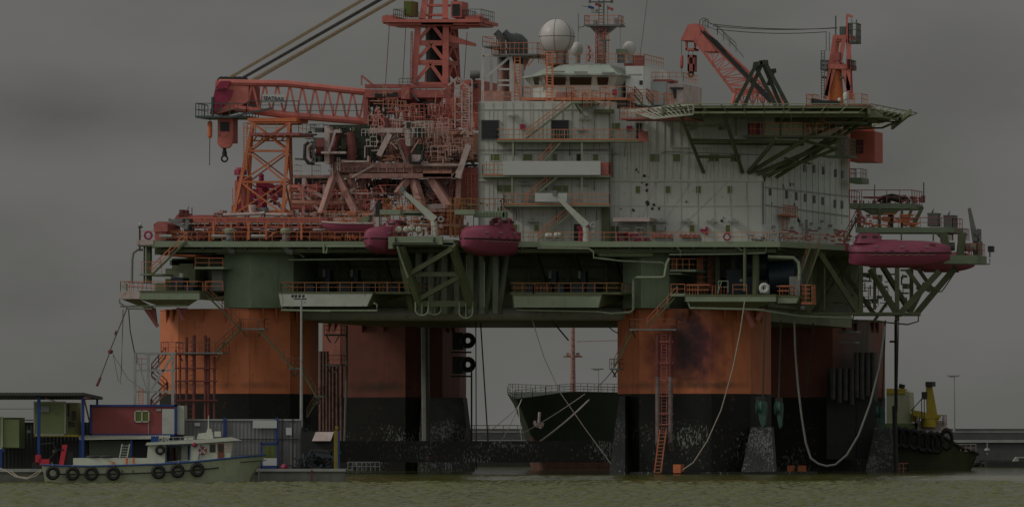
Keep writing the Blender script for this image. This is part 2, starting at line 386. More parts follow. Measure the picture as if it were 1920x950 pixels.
# ================================================================== the platform
rig = thing('oil_platform', 'huge drilling platform on four orange columns with black fouled bases and green deck', 'oil platform', P(860, 888, 30))
ZD = P(900, 453, 0).z            # top of the main deck
def colfp(x0, d, k=1.0):         # octagonal column footprint
    X = P(x0, 700, d).x; Y = 640 + d; m = k
    pts = [(0, 7), (2.5, 2), (10.9, 0), (15.6, 2.6), (17.8, 8), (18.6, 14), (15, 19), (7, 20.5), (1.5, 15)]
    return [(X + a * m, Y + b * m) for a, b in pts]
def column(name, x0, d, om, zg=577, tube=True):
    fp = colfp(x0, d)
    z = lambda py: P(x0, py, 0).z
    g = MB(); g.prism(fp, z(600) + .02, z(577)); zt = z(577)
    o = MB(); o.prism(fp, z(737), z(577)); c = build('column', o, om, rig)
    cx = sum(p[0] for p in fp) / len(fp); cy = sum(p[1] for p in fp) / len(fp)
    fl = [(cx + (x - cx) * 1.004, cy + (y - cy) * 1.004) for x, y in fp]
    b = MB(); b.prism(fl, -3, z(737)); build('fouled_base', b, FOUL, c)
    e = MB()                       # weld ledges and brackets at the head
    for i in range(5):
        (xa, ya), (xb, yb) = fp[i], fp[i + 1]
        e.bar((xa, ya, z(578)), (xb, yb, z(578)), .07)
    for i in (1, 2, 3):
        x, y = fp[i]; e.bar((x, y, z(577)), (x, y, z(735)), .035)
    for i in range(4):
        (xa, ya), (xb, yb) = fp[i], fp[i + 1]
        for f in (.33, .66):
            x, y = xa + (xb - xa) * f, ya + (yb - ya) * f
            e.extr([(x, y - .0, z(577)), (x, y - 1.3, z(577)), (x, y - .05, z(603))], (.18, 0, 0))
    build('head_bracket', e, om, c)
    return c, fp
cL, fpL = column('column', 293, 3, OR_L)
cR, fpR = column('column', 1160, 3, OR_R)
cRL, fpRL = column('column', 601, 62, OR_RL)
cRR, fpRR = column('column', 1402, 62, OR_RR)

# green column heads and the hull box above
g = MB()
a, b, c_, e_ = P(420, 577, 4), P(470, 577, 2.4), P(550, 577, 4.5), P(585, 577, 12)
zt = P(420, 462, 3).z; zb = P(420, 577, 3).z
g.prism([(a.x, a.y), (b.x, b.y), (c_.x, c_.y), (e_.x, e_.y), (e_.x + 2, 662), (a.x + 4, 662)], zb, zt)
a, b, c_, e_ = P(1168, 577, 6), P(1202, 577, 3), P(1255, 577, 4), P(1300, 577, 15)
g.prism([(a.x, a.y), (b.x, b.y), (c_.x, c_.y), (e_.x, e_.y), (e_.x + 2, 665), (a.x + 4, 665)], zb, zt)
build('column_head', g, GREEN, rig)
h = MB()
h.pbox(585, 462, 1430, 601, 15, 42)                     # hull box behind the balconies
h.pbox(350, 462, 600, 560, 18, 30)
h.pbox(1180, 462, 1440, 575, 14.5, 20)
build('hull_box', h, DGREEN, rig)
h = MB()
for k in range(9):
    x = 560 + k * 72
    h.bar(P(x + 8, 463, 9), P(x + 34, 545, 13), .3); h.bar(P(x, 470, 13.5), P(x, 575, 13.5), .22)
for y in (478, 500, 522): h.bar(P(560, y, 14.3), P(1165, y, 14.3), .12)
build('wall_stiffener', h, OLIVE, rig)
h = MB(); h.smooth = True
h.path([P(560, 588, 9), P(1200, 588, 9)], .82, 14)
build('brace', h, mat('grey brace paint', (.30, .295, .28), .5, .2, .6, streak=.4), rig)
h = MB(); h.smooth = True
for k in range(22):
    x = 600 + k * 26; h.bar(P(x, 583, 13), P(x, 601, 13), .1)
build('brace_rib', h, DGREEN, rig)
h = MB(); h.pbox(1480, 585, 1722, 590, 9, 1.2); h.pbox(560, 598, 1190, 603, 20, 30)
build('lower_beam', h, OLIVE, rig)

# lower pontoon between the columns, seen above the water
h = MB(); h.pbox(560, 826, 1175, 866, 12, 9); build('pontoon', h, FOUL, rig)

# main deck
dk = MB()
f0, f1, f2, f3 = P(258, 453, 0), P(1462, 453, 0), P(1604, 453, 14), P(1642, 453, 66)
fp = [(f0.x, f0.y), (f1.x, f1.y), (f2.x, f2.y), (f3.x, f3.y), (P(560, 453, 66).x, 706)]
dk.prism(fp, ZD - .55, ZD); build('main_deck', dk, GREEN, rig)
fa = MB()
for (p, q) in ((f0 + V((1.7, 0, 0)), f1), (f1, f2)):
    p, q = V((p.x, p.y - .06, ZD - .62)), V((q.x, q.y - .06, ZD - .62))
    fa.extr([p, q, q + V((0, 0, .66)), p + V((0, 0, .66))], (0, .05, 0))
build('deck_fascia', fa, LGREEN, rig)
fa = MB(); fa.pbox(256, 450, 287, 459, -.12, 6); build('deck_end_plate', fa, WPINK, rig)
ud = MB()                         # beams under the deck
for k in range(30):
    x = 300 + k * 40
    ud.bar(P(x, 466, .6), PZ(x + 35, 14, ZD - 1.1), .16)
for d_ in (1.2, 5, 9): ud.bar(PZ(290, d_, ZD - 1.0), PZ(1455, d_, ZD - 1.0), .26)
build('underdeck_beam', ud, OLIVE, rig)

# deck pipework and drains along the edge
pp = MB(); pp.smooth = True
pp.path([P(405, 475, 2.5), P(560, 475, 2.5), P(570, 482, 2.5)], .1)
pp.path([P(541, 487, 2), P(750, 485, 2)], .11)
pp.path([P(607, 455, -.4), P(607, 474, -.4), P(612, 474, -.4), P(614, 462, -.4), P(690, 462, -.4)], .12)
pp.path([P(1008, 456, -.4), P(1008, 465, -.4), P(1104, 466, -.4), P(1113, 472, -.4), P(1113, 483, -.4), P(1165, 489, 1), P(1242, 492, 1), P(1250, 500, 1)], .1)
pp.path([P(1255, 484, .6), P(1250, 494, .6), P(1246, 518, .6), P(1240, 520, .6), P(1194, 520, .6), P(1188, 524, 2), P(1187, 580, 2), P(1182, 585, 2), P(1150, 587, 2)], .16, 8)
pp.path([P(1255, 477, .5), P(1380, 476, .5), P(1435, 474, .5), P(1437, 462, .5)], .1)
pp.path([P(1440, 481, 1), P(1488, 483, 1), P(1497, 492, 1), P(1499, 505, 1), P(1498, 545, 1)], .2, 8)
pp.path([P(1268, 462, .2), P(1276, 470, .4), P(1276, 480, .8)], .1)
pp.path([P(1381, 462, .2), P(1391, 470, .4)], .1)
pp.path([P(1286, 555, -.6), P(1294, 577, -.6), P(1420, 580, -.6), P(1500, 592, 2), P(1600, 597, 8)], .14)
pp.path([P(347, 562, -.4), P(352, 573, -.4), P(225, 574, -.4)], .1)
pp.path([P(1115, 465, 2), P(1125, 475, 2), P(1222, 475, 2), P(1230, 472, 4)], .42, 10)
pp.path([P(700, 567, -.3), P(707, 571, -.3), P(707, 582, -.3), P(560, 582, -.3)], .11)
pp.path([P(528, 550, -.4), P(531, 565, -.4), P(527, 581, -.4), P(620, 583, -.4)], .12)
pp.path([P(965, 553, 0), P(966, 570, 0), P(970, 581, 0), P(1120, 584, 0), P(1150, 588, 0)], .09)
build('drain_pipe', pp, LGREEN, rig, True)
pp = MB(); pp.smooth = True
pp.path([P(268, 468, 1), P(258, 468, 1), P(250, 474, 1), P(248, 485, 1), P(247, 532, 1)], .15, 8)
pp.path([P(424, 449, 1), P(426, 462, 1), P(432, 469, 1), P(440, 470, 1)], .45, 10)
pp.path([P(532, 449, 1), P(534, 462, 1), P(540, 470, 1), P(549, 472, 1)], .45, 10)
build('vent_pipe', pp, GREY, rig, True)
c = MB(); c.pbox(274, 461, 282, 530, 2, .5); c.pbox(269, 461, 271.5, 530, 2, .2)
c.bar(P(1417, 470, 2), P(1417, 552, 2), .42, 8); c.bar(P(1396.5, 462, .3), P(1396.5, 546, .3), .2, 8)
c.bar(P(1345, 462, 8), P(1345, 550, 8), .3); c.bar(P(1375, 462, 9), P(1375, 550, 9), .3)
build('deck_post', c, OLIVE, rig)
c = MB()
for i, (x, s) in enumerate(((785, 0), (809, 12), (833, 0), (856, -10), (882, 0), (903, 10), (929, 0))):
    c.bar(P(x, 462, 3), P(x, 588, 3), .42 if i % 2 == 0 else .35, 8); c.bar(P(x + 22, 470, 6), P(x + 6, 588, 6), .38, 8)
c.smooth = True
build('riser_pipe', c, mat('grey green riser', (.17, .195, .15), .5, .25, .8, streak=.3), rig, True)

# ---- handrails of the main deck
r = MB()
r.prail(264, 300, 451, 0); r.prail(346, 745, 452, 0); r.prail(968, 1462, 453, 0)
r.rail([P(1462, 453, 0), PZ(1600, 13.8, ZD)], 1.1, 1.5)
build('deck_railing', r, RAIL, rig)

# ---- balconies: apron, floor, railing
def balcony(x0, x1, y0, y1, d, dep, taper, m, rail=None, rm=RAIL, cut=0):
    a = MB(); q = MB()
    A, B = P(x0, y0, d), P(x1, y0, d); C, D = P(x1 - taper, y1, d), P(x0 + taper * .4, y1, d)
    a.extr([D, C, B, A], (0, .12, 0)); o = build('balcony', a, m, rig)
    q.pbox(x0, y0 - .5, x1, y0 + 3, d - .05, dep); q.bar(P(x0 + 4, y1 - 2, d + .3), P(x0 + 40, y1 + 6, d + dep), .15)
    off = V((SH * dep, dep, 0))
    q.extr([C + V((0, .2, 0)), B + V((0, .2, 0)), B + off], (.15, 0, 0)); q.extr([D + V((0, .2, 0)), A + V((0, .2, 0)), A + off], (-.15, 0, 0))
    build('balcony_floor', q, OLIVE, o)
    q = MB(); q.prail(*(rail or (x0, x1)), y0, d + .1, dep, 1.1, 1.35, .04); build('balcony_railing', q, rm, o)
    return o
RB = mat('yellow orange handrail', (.27, .115, .045), .55, .2, 2)
balcony(522, 700, 547, 574, -.5, 12, 12, PALE, (527, 770), RB)
balcony(700, 776, 547, 551, -.2, 12, 0, OLIVE, (704, 772), RB)
balcony(958, 1163, 548, 552, -.2, 12, 0, OLIVE, (958, 1160), RB)
balcony(962, 1128, 551, 576, -.5, 12, 6, LGREEN, (1000, 1001), RB)
balcony(1286, 1455, 552, 565, -1, 10, 0, LGREEN, (1287, 1330))
balcony(1455, 1499, 554, 568, -.4, 8, 6, LGREEN, (1456, 1480))
q = MB(); a = [P(1286, 565, -.8), P(1455, 565, -.8), P(1420, 577, 1.5), P(1300, 577, 1.5)]; q.extr(a, (0, .2, 0))
q.extr([P(262, 561, -.8), P(372, 561, -.8), P(352, 574, 1), P(300, 574, 1)], (0, .2, 0)); build('platform_soffit', q, GREEN, rig)
q = MB(); q.prail(1374, 1400, 551, -.8); q.prail(1462, 1492, 553, -.2); build('balcony_railing', q, RAIL, rig)
o = balcony(262, 374, 545, 561, -1, 12, 0, LGREEN, (226, 372))
q = MB(); q.pbox(224, 546, 262, 560, -1, 8); build('platform_end', q, WPINK, o)
q = MB(); q.path([P(224, 560, -1), P(224, 567, -1), P(240, 578, -1), P(285, 579, -1)], .1); q.extr([P(228, 561, 0), P(262, 561, 0), P(290, 577, 4), P(270, 577, 4)], (0, .2, 0)); build('platform_brace', q, GREY, o)
# brackets under the left platform
q = MB()
for x0, x1, y in ((270, 296, 612), (330, 343, 600)): q.extr([P(x0, 577, 2), P(x0 + 22, 577, 2), P(x1, y, 2)], (0, .5, 0)); q.bar(P(x0 + 2, 577, 1.5), P(x1, y, 1.5), .25)
for x0, x1, y in ((1395, 1412, 612), (1432, 1420, 600)): q.bar(P(x0, 578, 1.5), P(x1, y, 1.5), .3)
build('bracket', q, RED, rig)

# upper landing on the left platform + machinery room
q = MB(); q.pbox(364, 500, 419, 504, .5, 6); q.pbox(262, 513, 305, 516, 1, 5); build('landing', q, LGREEN, rig)
q = MB(); q.prail(366, 418, 501, .6); q.prail(265, 303, 513, 1.1, None, 1.4); q.prail(385, 418, 545, -.5); build('landing_railing', q, RAIL, rig)
q = MB(); q.pbox(397, 506, 417, 545, 3, 5); q.pbox(300, 465, 396, 478, 5, 12); build('equipment_wall', q, GREY, rig)
q = MB(); q.pbox(310, 503, 366, 545, 4, 6); q.pbox(322, 484, 420, 545, 8, 8); q.pbox(292, 530, 330, 545, 7, 4); q.pbox(336, 494, 362, 503, 4, 5); q.pbox(318, 487, 366, 497, 8, 4); build('winch_house', q, DGREEN, rig)
q = MB(); q.pbox(322, 477, 366, 481, 1.5, 6); build('canopy', q, ORNG, rig)
q = MB()
q.pbox(320, 520, 343, 540, 1, 2); q.pbox(345, 534, 362, 545, 1, 2)
build('machine', q, BLUED, rig)
q = MB(); q.pbox(308, 518, 320, 523, .8, 1); q.pbox(336, 512, 342, 520, .7, .4); q.pbox(1433, 533, 1439, 550, .5, 1); q.pbox(229, 531, 236, 545, -.6, .6); build('control_box', q, PALE, rig)

# right machinery recess: round landing, blue winch, white panel
q = MB(); q.pbox(1256, 505, 1305, 509, 2, 5); q.pbox(1255, 512, 1277, 514, 2, 4); q.pbox(1257, 550, 1287, 555, -.5, 4); build('landing', q, LGREEN, rig)
q = MB(); q.prail(1257, 1304, 506, 2.1, 3, 1.3, .8); q.prail(1258, 1284, 550, -.4); q.prail(1305, 1325, 540, 6, 3, 4, .7, .04, 5); q.prail(1288, 1330, 550, 4); build('landing_railing', q, RAIL, rig)
q = MB(); q.smooth = True
q.pbox(1362, 505, 1420, 550, 7, 6)
q.lathe(P(1440, 520, 7), [(2.0, 0), (2.0, 3)], 20, 'x'); q.lathe(P(1390, 500, 8), [(1.6, 0), (1.6, 3)], 18, 'x')
q.pbox(1480, 480, 1498, 540, 8, 3); q.pbox(1330, 520, 1352, 550, 9, 4)
build('winch', q, BLUED, rig)
q = MB(); q.pbox(1387, 523, 1392, 528, 6.9, .1); q.pbox(1393.5, 523, 1397, 528, 6.9, .1); build('marking', q, CLEAN, rig)
q = MB(); q.torus(P(1433, 540, -.3), .42, .22, 'y', 20, 8); q.pbox(1425, 534, 1427.5, 549, -.35, .3); q.pbox(1427, 534, 1439, 536, -.35, .3); q.pbox(1427, 546, 1434, 548.5, -.35, .3); build('fairlead_plate', q, CLEAN, rig)
q = MB(); q.pbox(1480, 518, 1496, 552, 1, 2); q.pbox(1492, 525, 1500, 555, .3, 1); build('control_box', q, GREY, rig)
q = MB(); q.rail([P(1347, 549, -.6), P(1355, 549, -.6), P(1365, 549, -.6)], 1.4, .5, .045); q.bar(P(1345, 550, -.7), P(1353, 528, -.7), .05); build('step_ladder', q, LGREEN, rig)
# dim machinery on the two middle balconies
q = MB(); qq = MB()
for x in (570, 600, 632, 668, 720): q.pbox(x, 533, x + random.randint(16, 26), 547, 6, 3)
for x in (985, 1010, 1040, 1072, 1100): q.pbox(x, 533, x + random.randint(16, 26), 548, 6, 3)
for x, y in ((605, 505), (657, 505), (1029, 508), (1084, 508)): qq.pbox(x, y, x + 4.5, y + 14, 10, .4); q.pbox(x + 5, y, x + 14, y + 24, 10.5, 1)
build('machine', q, BLUED, rig); build('light_fitting', qq, LGREY, rig)

# ---- stairs and landings on the columns (parts of the platform)
def stair(x0, y0, x1, y1, d, w=(0, .9, 0), parent=rig, m=OLIVE, rm=CRAIL, rails=True):
    s = MB(); s.treads(P(x0, y0, d), P(x1, y1, d), w); o = build('staircase', s, m, parent)
    if rails:
        s = MB(); s.srail(P(x0, y0, d), P(x1, y1, d), w); build('stair_railing', s, rm, o)
    return o
def landing(x0, x1, y, d, dep=1.1, parent=rig, rm=CRAIL):
    s = MB(); s.pbox(x0, y, x1, y + 3, d, dep)
    s.bar(P(x0 + 4, y + 3, d), P(x0 + 12, y + 16, d + dep), .07); s.bar(P(x1 - 4, y + 3, d), P(x1 - 12, y + 16, d + dep), .07)
    o = build('landing', s, GREY, parent); s = MB(); s.prail(x0, x1, y, d, dep, 1.1, 1.0); build('landing_railing', s, rm, o); return o
stair(283, 516, 350, 451, -.9, rm=RAIL); stair(450, 616, 382, 548, 1)
landing(450, 496, 615, 1.2); stair(404, 661, 452, 617, 1.2); stair(549, 690, 484, 617, 1.4); landing(540, 565, 689, 2.4); stair(592, 742, 563, 690, 3, rails=True)
stair(575, 782, 600, 742, 8); landing(588, 606, 741, 4)
landing(330, 418, 660, 0.5, 2)
stair(1214, 612, 1270, 553, 1, rm=RAIL); landing(1180, 1268, 616, .3, 2.6)
stair(1152, 688, 1186, 620, 1); landing(1143, 1162, 690, 2, 1.6)
stair(1495, 532, 1520, 462, 1, (1.1, .3, 0)); stair(1583, 455, 1612, 400, 16)
# column ladder between two pale pipes
q = MB(); q.smooth = True
for x in (1233, 1257): q.path([P(x, 625, .8), P(x, 706, .8)], .25, 8)
build('ladder_post', q, REDPIPE, cR, True)
q = MB(); q.smooth = True
for x in (1233, 1257): q.path([P(x, 706, .8), P(x, 828, .8), P(x + 3, 842, 2)], .27, 8)
build('ladder_post', q, mat('grimy pale pipe', (.17, .135, .13), .6, .4, 1.2, rust=.5), cR, True)
q = MB()
for x in (1240, 1250): q.bar(P(x, 625, .9), P(x, 812, .9), .06)
for y in range(628, 812, 6): q.bar(P(1240, y, .9), P(1250, y, .9), .045)
for y in (640, 680, 712, 742, 775, 795): q.bar(P(1229, y, .7), P(1262, y, .7), .08)
build('column_ladder', q, RED, cR)
q = MB()
for x in (0, 12): q.bar(P(1227 + x, 885, -.6), P(1237 + x, 805, .5), .09)
for k in range(12): q.bar(P(1227 + k * 10 / 12, 885 - k * 80 / 12, -.6 + k * .09), P(1239 + k * 10 / 12, 885 - k * 80 / 12, -.6 + k * .09), .06)
solo('ladder', q, mat('rusty orange ladder', (.34, .11, .055), .6, .3, 2, rust=.3), 'slanting orange ladder leaning from the water on the sooty column', 'ladder')
# red pipes and cage on the left column
q = MB(); q.smooth = True
for x, y0, y1, r_ in ((350, 632, 785, .17), (364, 628, 785, .2), (385, 628, 785, .17), (391, 632, 785, .19), (402, 668, 785, .15), (330, 655, 785, .1), (338, 665, 785, .1)): q.path([P(x, y0, 1.2), P(x, y1, 1.2)], r_, 8)
for y in (664, 690, 714, 750): q.bar(P(328, y, 1), P(408, y, 1), .1)
for y in range(640, 785, 9): q.bar(P(356, y, 1.2), P(362, y, 1.2), .05)
build('caisson_pipe', q, REDPIPE, cL, True)
# guide pipes on the rear left column and its landings
q = MB(); q.smooth = True
for i, x in enumerate((601, 607, 613, 619, 625, 632, 640)): q.path([P(x, 658 if i < 3 else 686, 50), P(x, 842, 50)], .24, 8)
build('guide_pipe', q, mat('weathered guide pipe', (.17, .095, .085), .65, .5, 1.0, rust=.5, rustcol=(.05, .03, .028), streak=.5), cRL, True)
q = MB(); q.path([P(650, 610, 48), P(650, 700, 48), P(646, 840, 48)], .16); q.path([P(797, 610, 60), P(799, 826, 60)], .55, 8)
build('guide_pipe', q, GREY, cRL, True)
for y in (626, 682): landing(608, 640, y, 47, 2, cRL)
# dark guides on the rear right column
q = MB(); q.smooth = True
for x, y0, y1 in ((1606, 660, 745), (1616, 660, 748), (1627, 660, 742), (1638, 660, 750), (1562, 690, 748), (1574, 690, 755), (1585, 690, 750), (1597, 690, 758)): q.path([P(x, y0, 58), P(x, y1, 58)], .34, 8)
build('guide_pipe', q, mat('dark grimy pipe', (.06, .06, .056), .6, .5, 1.0, rust=.2, streak=.4), cRR, True)
q = MB(); q.pbox(1550, 690, 1604, 860, 59.5, 1); q.pbox(1602, 660, 1642, 860, 60, 1); build('guide_backing', q, DARK, cRR)
q = MB(); q.pbox(1572, 640, 1604, 643, 57, 2); q.prail(1572, 1604, 640, 57); q.pbox(1570, 620, 1606, 623, 57, 2); build('landing', q, GREY, cRR)

# flared anchor guards and fairleads
def guard(x0, x1, xt0, xt1, y0, y1, d, parent):
    q = MB(); a = [P(x0, y1, d), P(x1, y1, d), P(xt1, y0, d + 3), P(xt0, y0, d + 3)]
    o = V((.5, 4, 0)); q.hexa([a[0], a[1], a[1] + o, a[0] + o], [a[3], a[2], a[2] + o, a[3] + o])
    build('anchor_guard', q, FOULP, parent)
guard(1389, 1452, 1408, 1446, 800, 889, 1, cR); guard(1622, 1680, 1640, 1668, 800, 889, 52, cRR)
guard(1142, 1172, 1161, 1172, 742, 889, 2.5, cR); guard(782, 884, 790, 868, 745, 889, 60, cRL)
def fairlead(x, y, d, wid):
    t = thing('fairlead', '', 'fairlead', P(x, y + 55, d))
    q = MB(); q.smooth = True
    q.lathe(P(x, y + 16, d) - V((.25, 0, 0)), [(.3, -.1), (.85, 0), (.7, .12), (.7, .4), (.85, .55), (.3, .62)], 20, 'x')
    build('sheave', q, TEAL, t, True)
    q = MB(); q.extr([P(x - wid * .15, y + 2, d - .4), P(x + wid * .5, y + 6, d - .4), P(x + wid * .55, y + 18, d - .4), P(x + wid * .42, y + 50, d - .4), P(x + wid * .25, y + 54, d - .4), P(x + wid * .05, y + 40, d - .4)], (.2, .9, 0)); build('cheek_plate', q, TEAL, t)
    q = MB(); q.pbox(x - wid * .2, y - 4, x + wid * .4, y + 6, d - .2, .8); build('swivel_head', q, DARK, t)
    return t
for (x, y, d, w_, lab) in ((1422, 747, -.4, 28, 'teal chain fairlead on the near edge of the sooty front column'), (1457, 749, 4, 18, 'smaller teal chain fairlead just behind the one on the front column'), (1645, 757, 50, 24, 'teal chain fairlead at the right edge of the rear right column')):
    fairlead(x, y, d, w_)['label'] = lab
# ladder-like fence on the lower pontoon and small rails near the water
q = MB(); q.smooth = False
q.rail([P(652, 882, 11), P(712, 882, 11)], 1.05, .55, .05, 1)
build('pontoon_railing', q, LGREY, rig)
q = MB(); q.pbox(1180, 884, 1500, 889, 0, 8); q.pbox(1400, 882, 1700, 888, 56, 8); build('waterline_ledge', q, FOUL, rig)
q = MB(); q.pbox(1262, 870, 1276, 886, -.2, 1.5); q.pbox(1476, 872, 1484, 886, 50, 1.5); q.pbox(1496, 872, 1506, 886, 50, 1.5); build('ledge_box', q, ORNG, rig)

# hanging work platform at the right rear column
q = MB(); q.rail([P(1678, 886, 50), P(1702, 886, 50), P(1702, 886, 53)], 1.2, .5, .06, 1); q.pbox(1676, 884, 1703, 889, 50, 3); build('landing_cage', q, RED, rig)
q = MB(); q.bar(P(1680, 600, 48), P(1680, 770, 48), .22, 8); q.bar(P(1685, 600, 47), P(1680, 830, 48), .06); q.bar(P(1668, 640, 48), P(1682, 640, 48), .15); q.path([P(1677, 760, 48), P(1680, 885, 48)], .3, 8); build('caisson_pipe', q, DARK, rig)
# ================================================================== accommodation block
acc = thing('accommodation_block', 'big white windowed living quarters block with rust stains standing on the main deck', 'building', P(1250, 453, 10))
zb = ZD + .004
def wz(py, d): return P(1200, py, d).z
q = MB()
A, B = P(897, 453, 5), P(1143, 453, 5)
q.prism([(A.x, A.y), (B.x, B.y), (B.x + SH * 24, B.y + 24), (A.x + SH * 24, A.y + 24)], zb, wz(190, 5)); build('wall', q, WHITE, acc)
C_, D_, E_ = P(1143.2, 453, 6), P(1430, 453, 6), P(1592, 453, 46)
q = MB(); q.prism([(C_.x, C_.y), (D_.x, D_.y), (D_.x + SH * 10, D_.y + 22), (C_.x + 7, C_.y + 22)], zb, wz(204, 6)); build('wall', q, WHITE, acc)
q = MB(); SD = [(D_.x + .02, D_.y + .05), (P(1592, 453, 34).x, 674.), (P(1592, 453, 34).x - 4, 690), (D_.x - 2, D_.y + 24)]
q.prism(SD, zb, wz(206, 6)); build('wall', q, WHITE_SIDE_LIFT, acc)
SX0, SY0, SX1, SY1 = SD[0][0], SD[0][1], SD[1][0], SD[1][1]
def S(px, py, out=.03):           # photo pixel -> point on the oblique side wall
    u = (px - 1430) / 162.0; lo, hi = 0., 1.
    for _ in range(30):
        m = (lo + hi) / 2; X = SX0 + (SX1 - SX0) * m; Y = SY0 + (SY1 - SY0) * m
        # pixel of that point
        if 960 + X / Y * F * (1.0006) < px: lo = m
        else: hi = m
    X = SX0 + (SX1 - SX0) * lo; Y = SY0 + (SY1 - SY0) * lo
    z = P(px, py, Y - 640).z
    nrm = V((SY1 - SY0, -(SX1 - SX0), 0)).normalized()
    return V((X, Y, z)) + nrm * out
# trim: ledges, ribs
q = MB()
for y, d in ((338, 5), (205, 5), (288, 5)): q.bar(P(900, y, d - .04), P(1142, y, d - .04), .05)
q.bar(P(899, 338, 4.9), P(1142, 338, 4.9), .11)
for y in (340, 386, 288): q.bar(P(1144, y, 5.95), P(1429, y, 5.95), .07 if y == 340 else .03)
for y0, y1 in ((351, 368), (384, 405)): q.bar(S(1434, y0), S(1591, y1), .09)
q.bar(P(1256, 205, 5.9), P(1256, 275, 5.9), .1); q.bar(P(1256, 275, 5.9), P(1430, 277, 5.9), .07)
build('wall_ledge', q, PALE, acc)
q = MB(); q.bar(P(1143, 200, 4.95), P(1143, 452, 4.95), .09); q.bar(P(1431, 340, 5.9), P(1431, 420, 5.9), .13); q.bar(P(898, 190, 4.9), P(898, 450, 4.9), .08)
q.bar(P(930, 282, 4.8), P(1142, 282, 4.8), .04)
build('corner_pipe', q, GREY, acc)
q = MB(); q.pbox(1128, 391, 1143, 451, 4.6, .3); q.pbox(1144, 424, 1158, 452, 5.6, .3); q.pbox(1113, 205, 1147, 212, 4, 1); build('green_panel', q, OLIVE, acc)
# corrugation ribs on the right hand front
q = MB()
for k in range(18): q.bar(P(1152 + k * 15.6, 206, 5.97), P(1152 + k * 15.6, 336 if k % 2 else 452, 5.97), .035)
for k in range(13): q.bar(P(906 + k * 18.5, 192, 4.97), P(906 + k * 18.5, 452, 4.97), .03)
build('wall_rib', q, PALE, acc)
q = MB()
for k in range(20): q.bar(P(1148 + k * 14.2, 206, 5.99), P(1148 + k * 14.2, 336, 5.99), .028)
for k in range(4): q.bar(P(1160 + k * 68, 342, 5.99), P(1160 + k * 30, 452, 5.99), .02)
for k in range(16): q.bar(P(902 + k * 15.4, 206 if k % 3 else 192, 4.99), P(902 + k * 15.4, 452, 4.99), .022)
for y in (386,): q.bar(P(1146, y, 5.98), P(1428, y, 5.98), .018)
for k in range(14): q.bar(S(1436 + k * 11, 300, .02), S(1436 + k * 11, 420, .02), .03)
build('wall_seam', q, mat('wall seam paint', (.30, .315, .28), .55, .2, 1), acc)
q = MB(); r3 = random.Random(8)
for x, y, h_, d in ((966, 392, 34, 5), (973, 392, 24, 5), (1000, 300, 24, 5), (1098, 386, 40, 5), (1105, 300, 26, 5), (915, 262, 22, 5), (948, 262, 16, 5), (912, 302, 26, 5), (1124, 268, 24, 5), (1176, 268, 60, 6), (1182, 268, 34, 6), (1224, 304, 26, 6), (1270, 304, 20, 6), (1338, 304, 22, 6), (1214, 388, 30, 6), (1252, 363, 18, 6), (1310, 363, 22, 6), (1369, 363, 26, 6), (1400, 342, 40, 6), (1230, 342, 14, 6), (1290, 342, 20, 6)):
    wd = r3.uniform(.5, 1.3); q.extr([P(x - wd, y, d - .012), P(x + wd, y, d - .012), P(x + wd * .3, y + h_, d - .012), P(x - wd * .2, y + h_ * .93, d - .012)], (0, .01, 0))
build('rust_run', q, mat('pale rust run', (.31, .24, .205), .7, .3, 2), acc)
# windows: frame plus pane
def window(x0, y0, x1, y1, d, m=GLASS, cell=None):
    f = MB(); t = 1.2
    f.pbox(x0 - t, y0 - t, x1 + t, y0, d - .07, .12, 0); f.pbox(x0 - t, y1, x1 + t, y1 + t, d - .07, .12, 0)
    f.pbox(x0 - t, y0, x0, y1, d - .07, .12, 0); f.pbox(x1, y0, x1 + t, y1, d - .07, .12, 0)
    o = build('window', f, PALE, acc); g = MB(); g.pbox(x0, y0, x1, y1, d - .03, .1, 0); build('pane', g, m, o); return o
for (x0, y0, x1, y1) in ((920, 289, 937, 301), (981, 289, 999, 301), (1035, 289, 1044, 301), (932, 347, 963, 360), (1036, 348, 1065, 360), (961, 421, 970, 433), (1002, 421, 1010, 433), (1112, 289, 1122, 301)): window(x0, y0, x1, y1, 5)
for (x0, y0, x1, y1) in ((1146, 231, 1163, 243), (1218, 289, 1236, 303), (1261, 289, 1278, 303), (1329, 290, 1348, 303), (1369, 290, 1384, 303), (1291, 232, 1307, 244), (1347, 232, 1363, 244), (1192, 349, 1200, 362), (1248, 349, 1257, 362), (1305, 349, 1314, 362), (1364, 349, 1373, 362), (1223, 422, 1230, 435), (1293, 422, 1302, 435), (1361, 422, 1369, 435)): window(x0, y0, x1, y1, 6)
for row in (((1509, 314), (1527, 316), (1544, 319), (1567, 324), (1580, 326)), ((1444, 358), (1475, 364), (1493, 367), (1510, 370), (1527, 373), (1543, 376), (1566, 381), (1579, 383))):
    for x, y in row:
        g = MB(); a = S(x - 2, y + 8); b = S(x + 2, y + 8); up = V((0, 0, .95))
        g.extr([a, b, b + up, a + up], V((.06, -.03, 0))); build('window', g, GLASSD, acc)
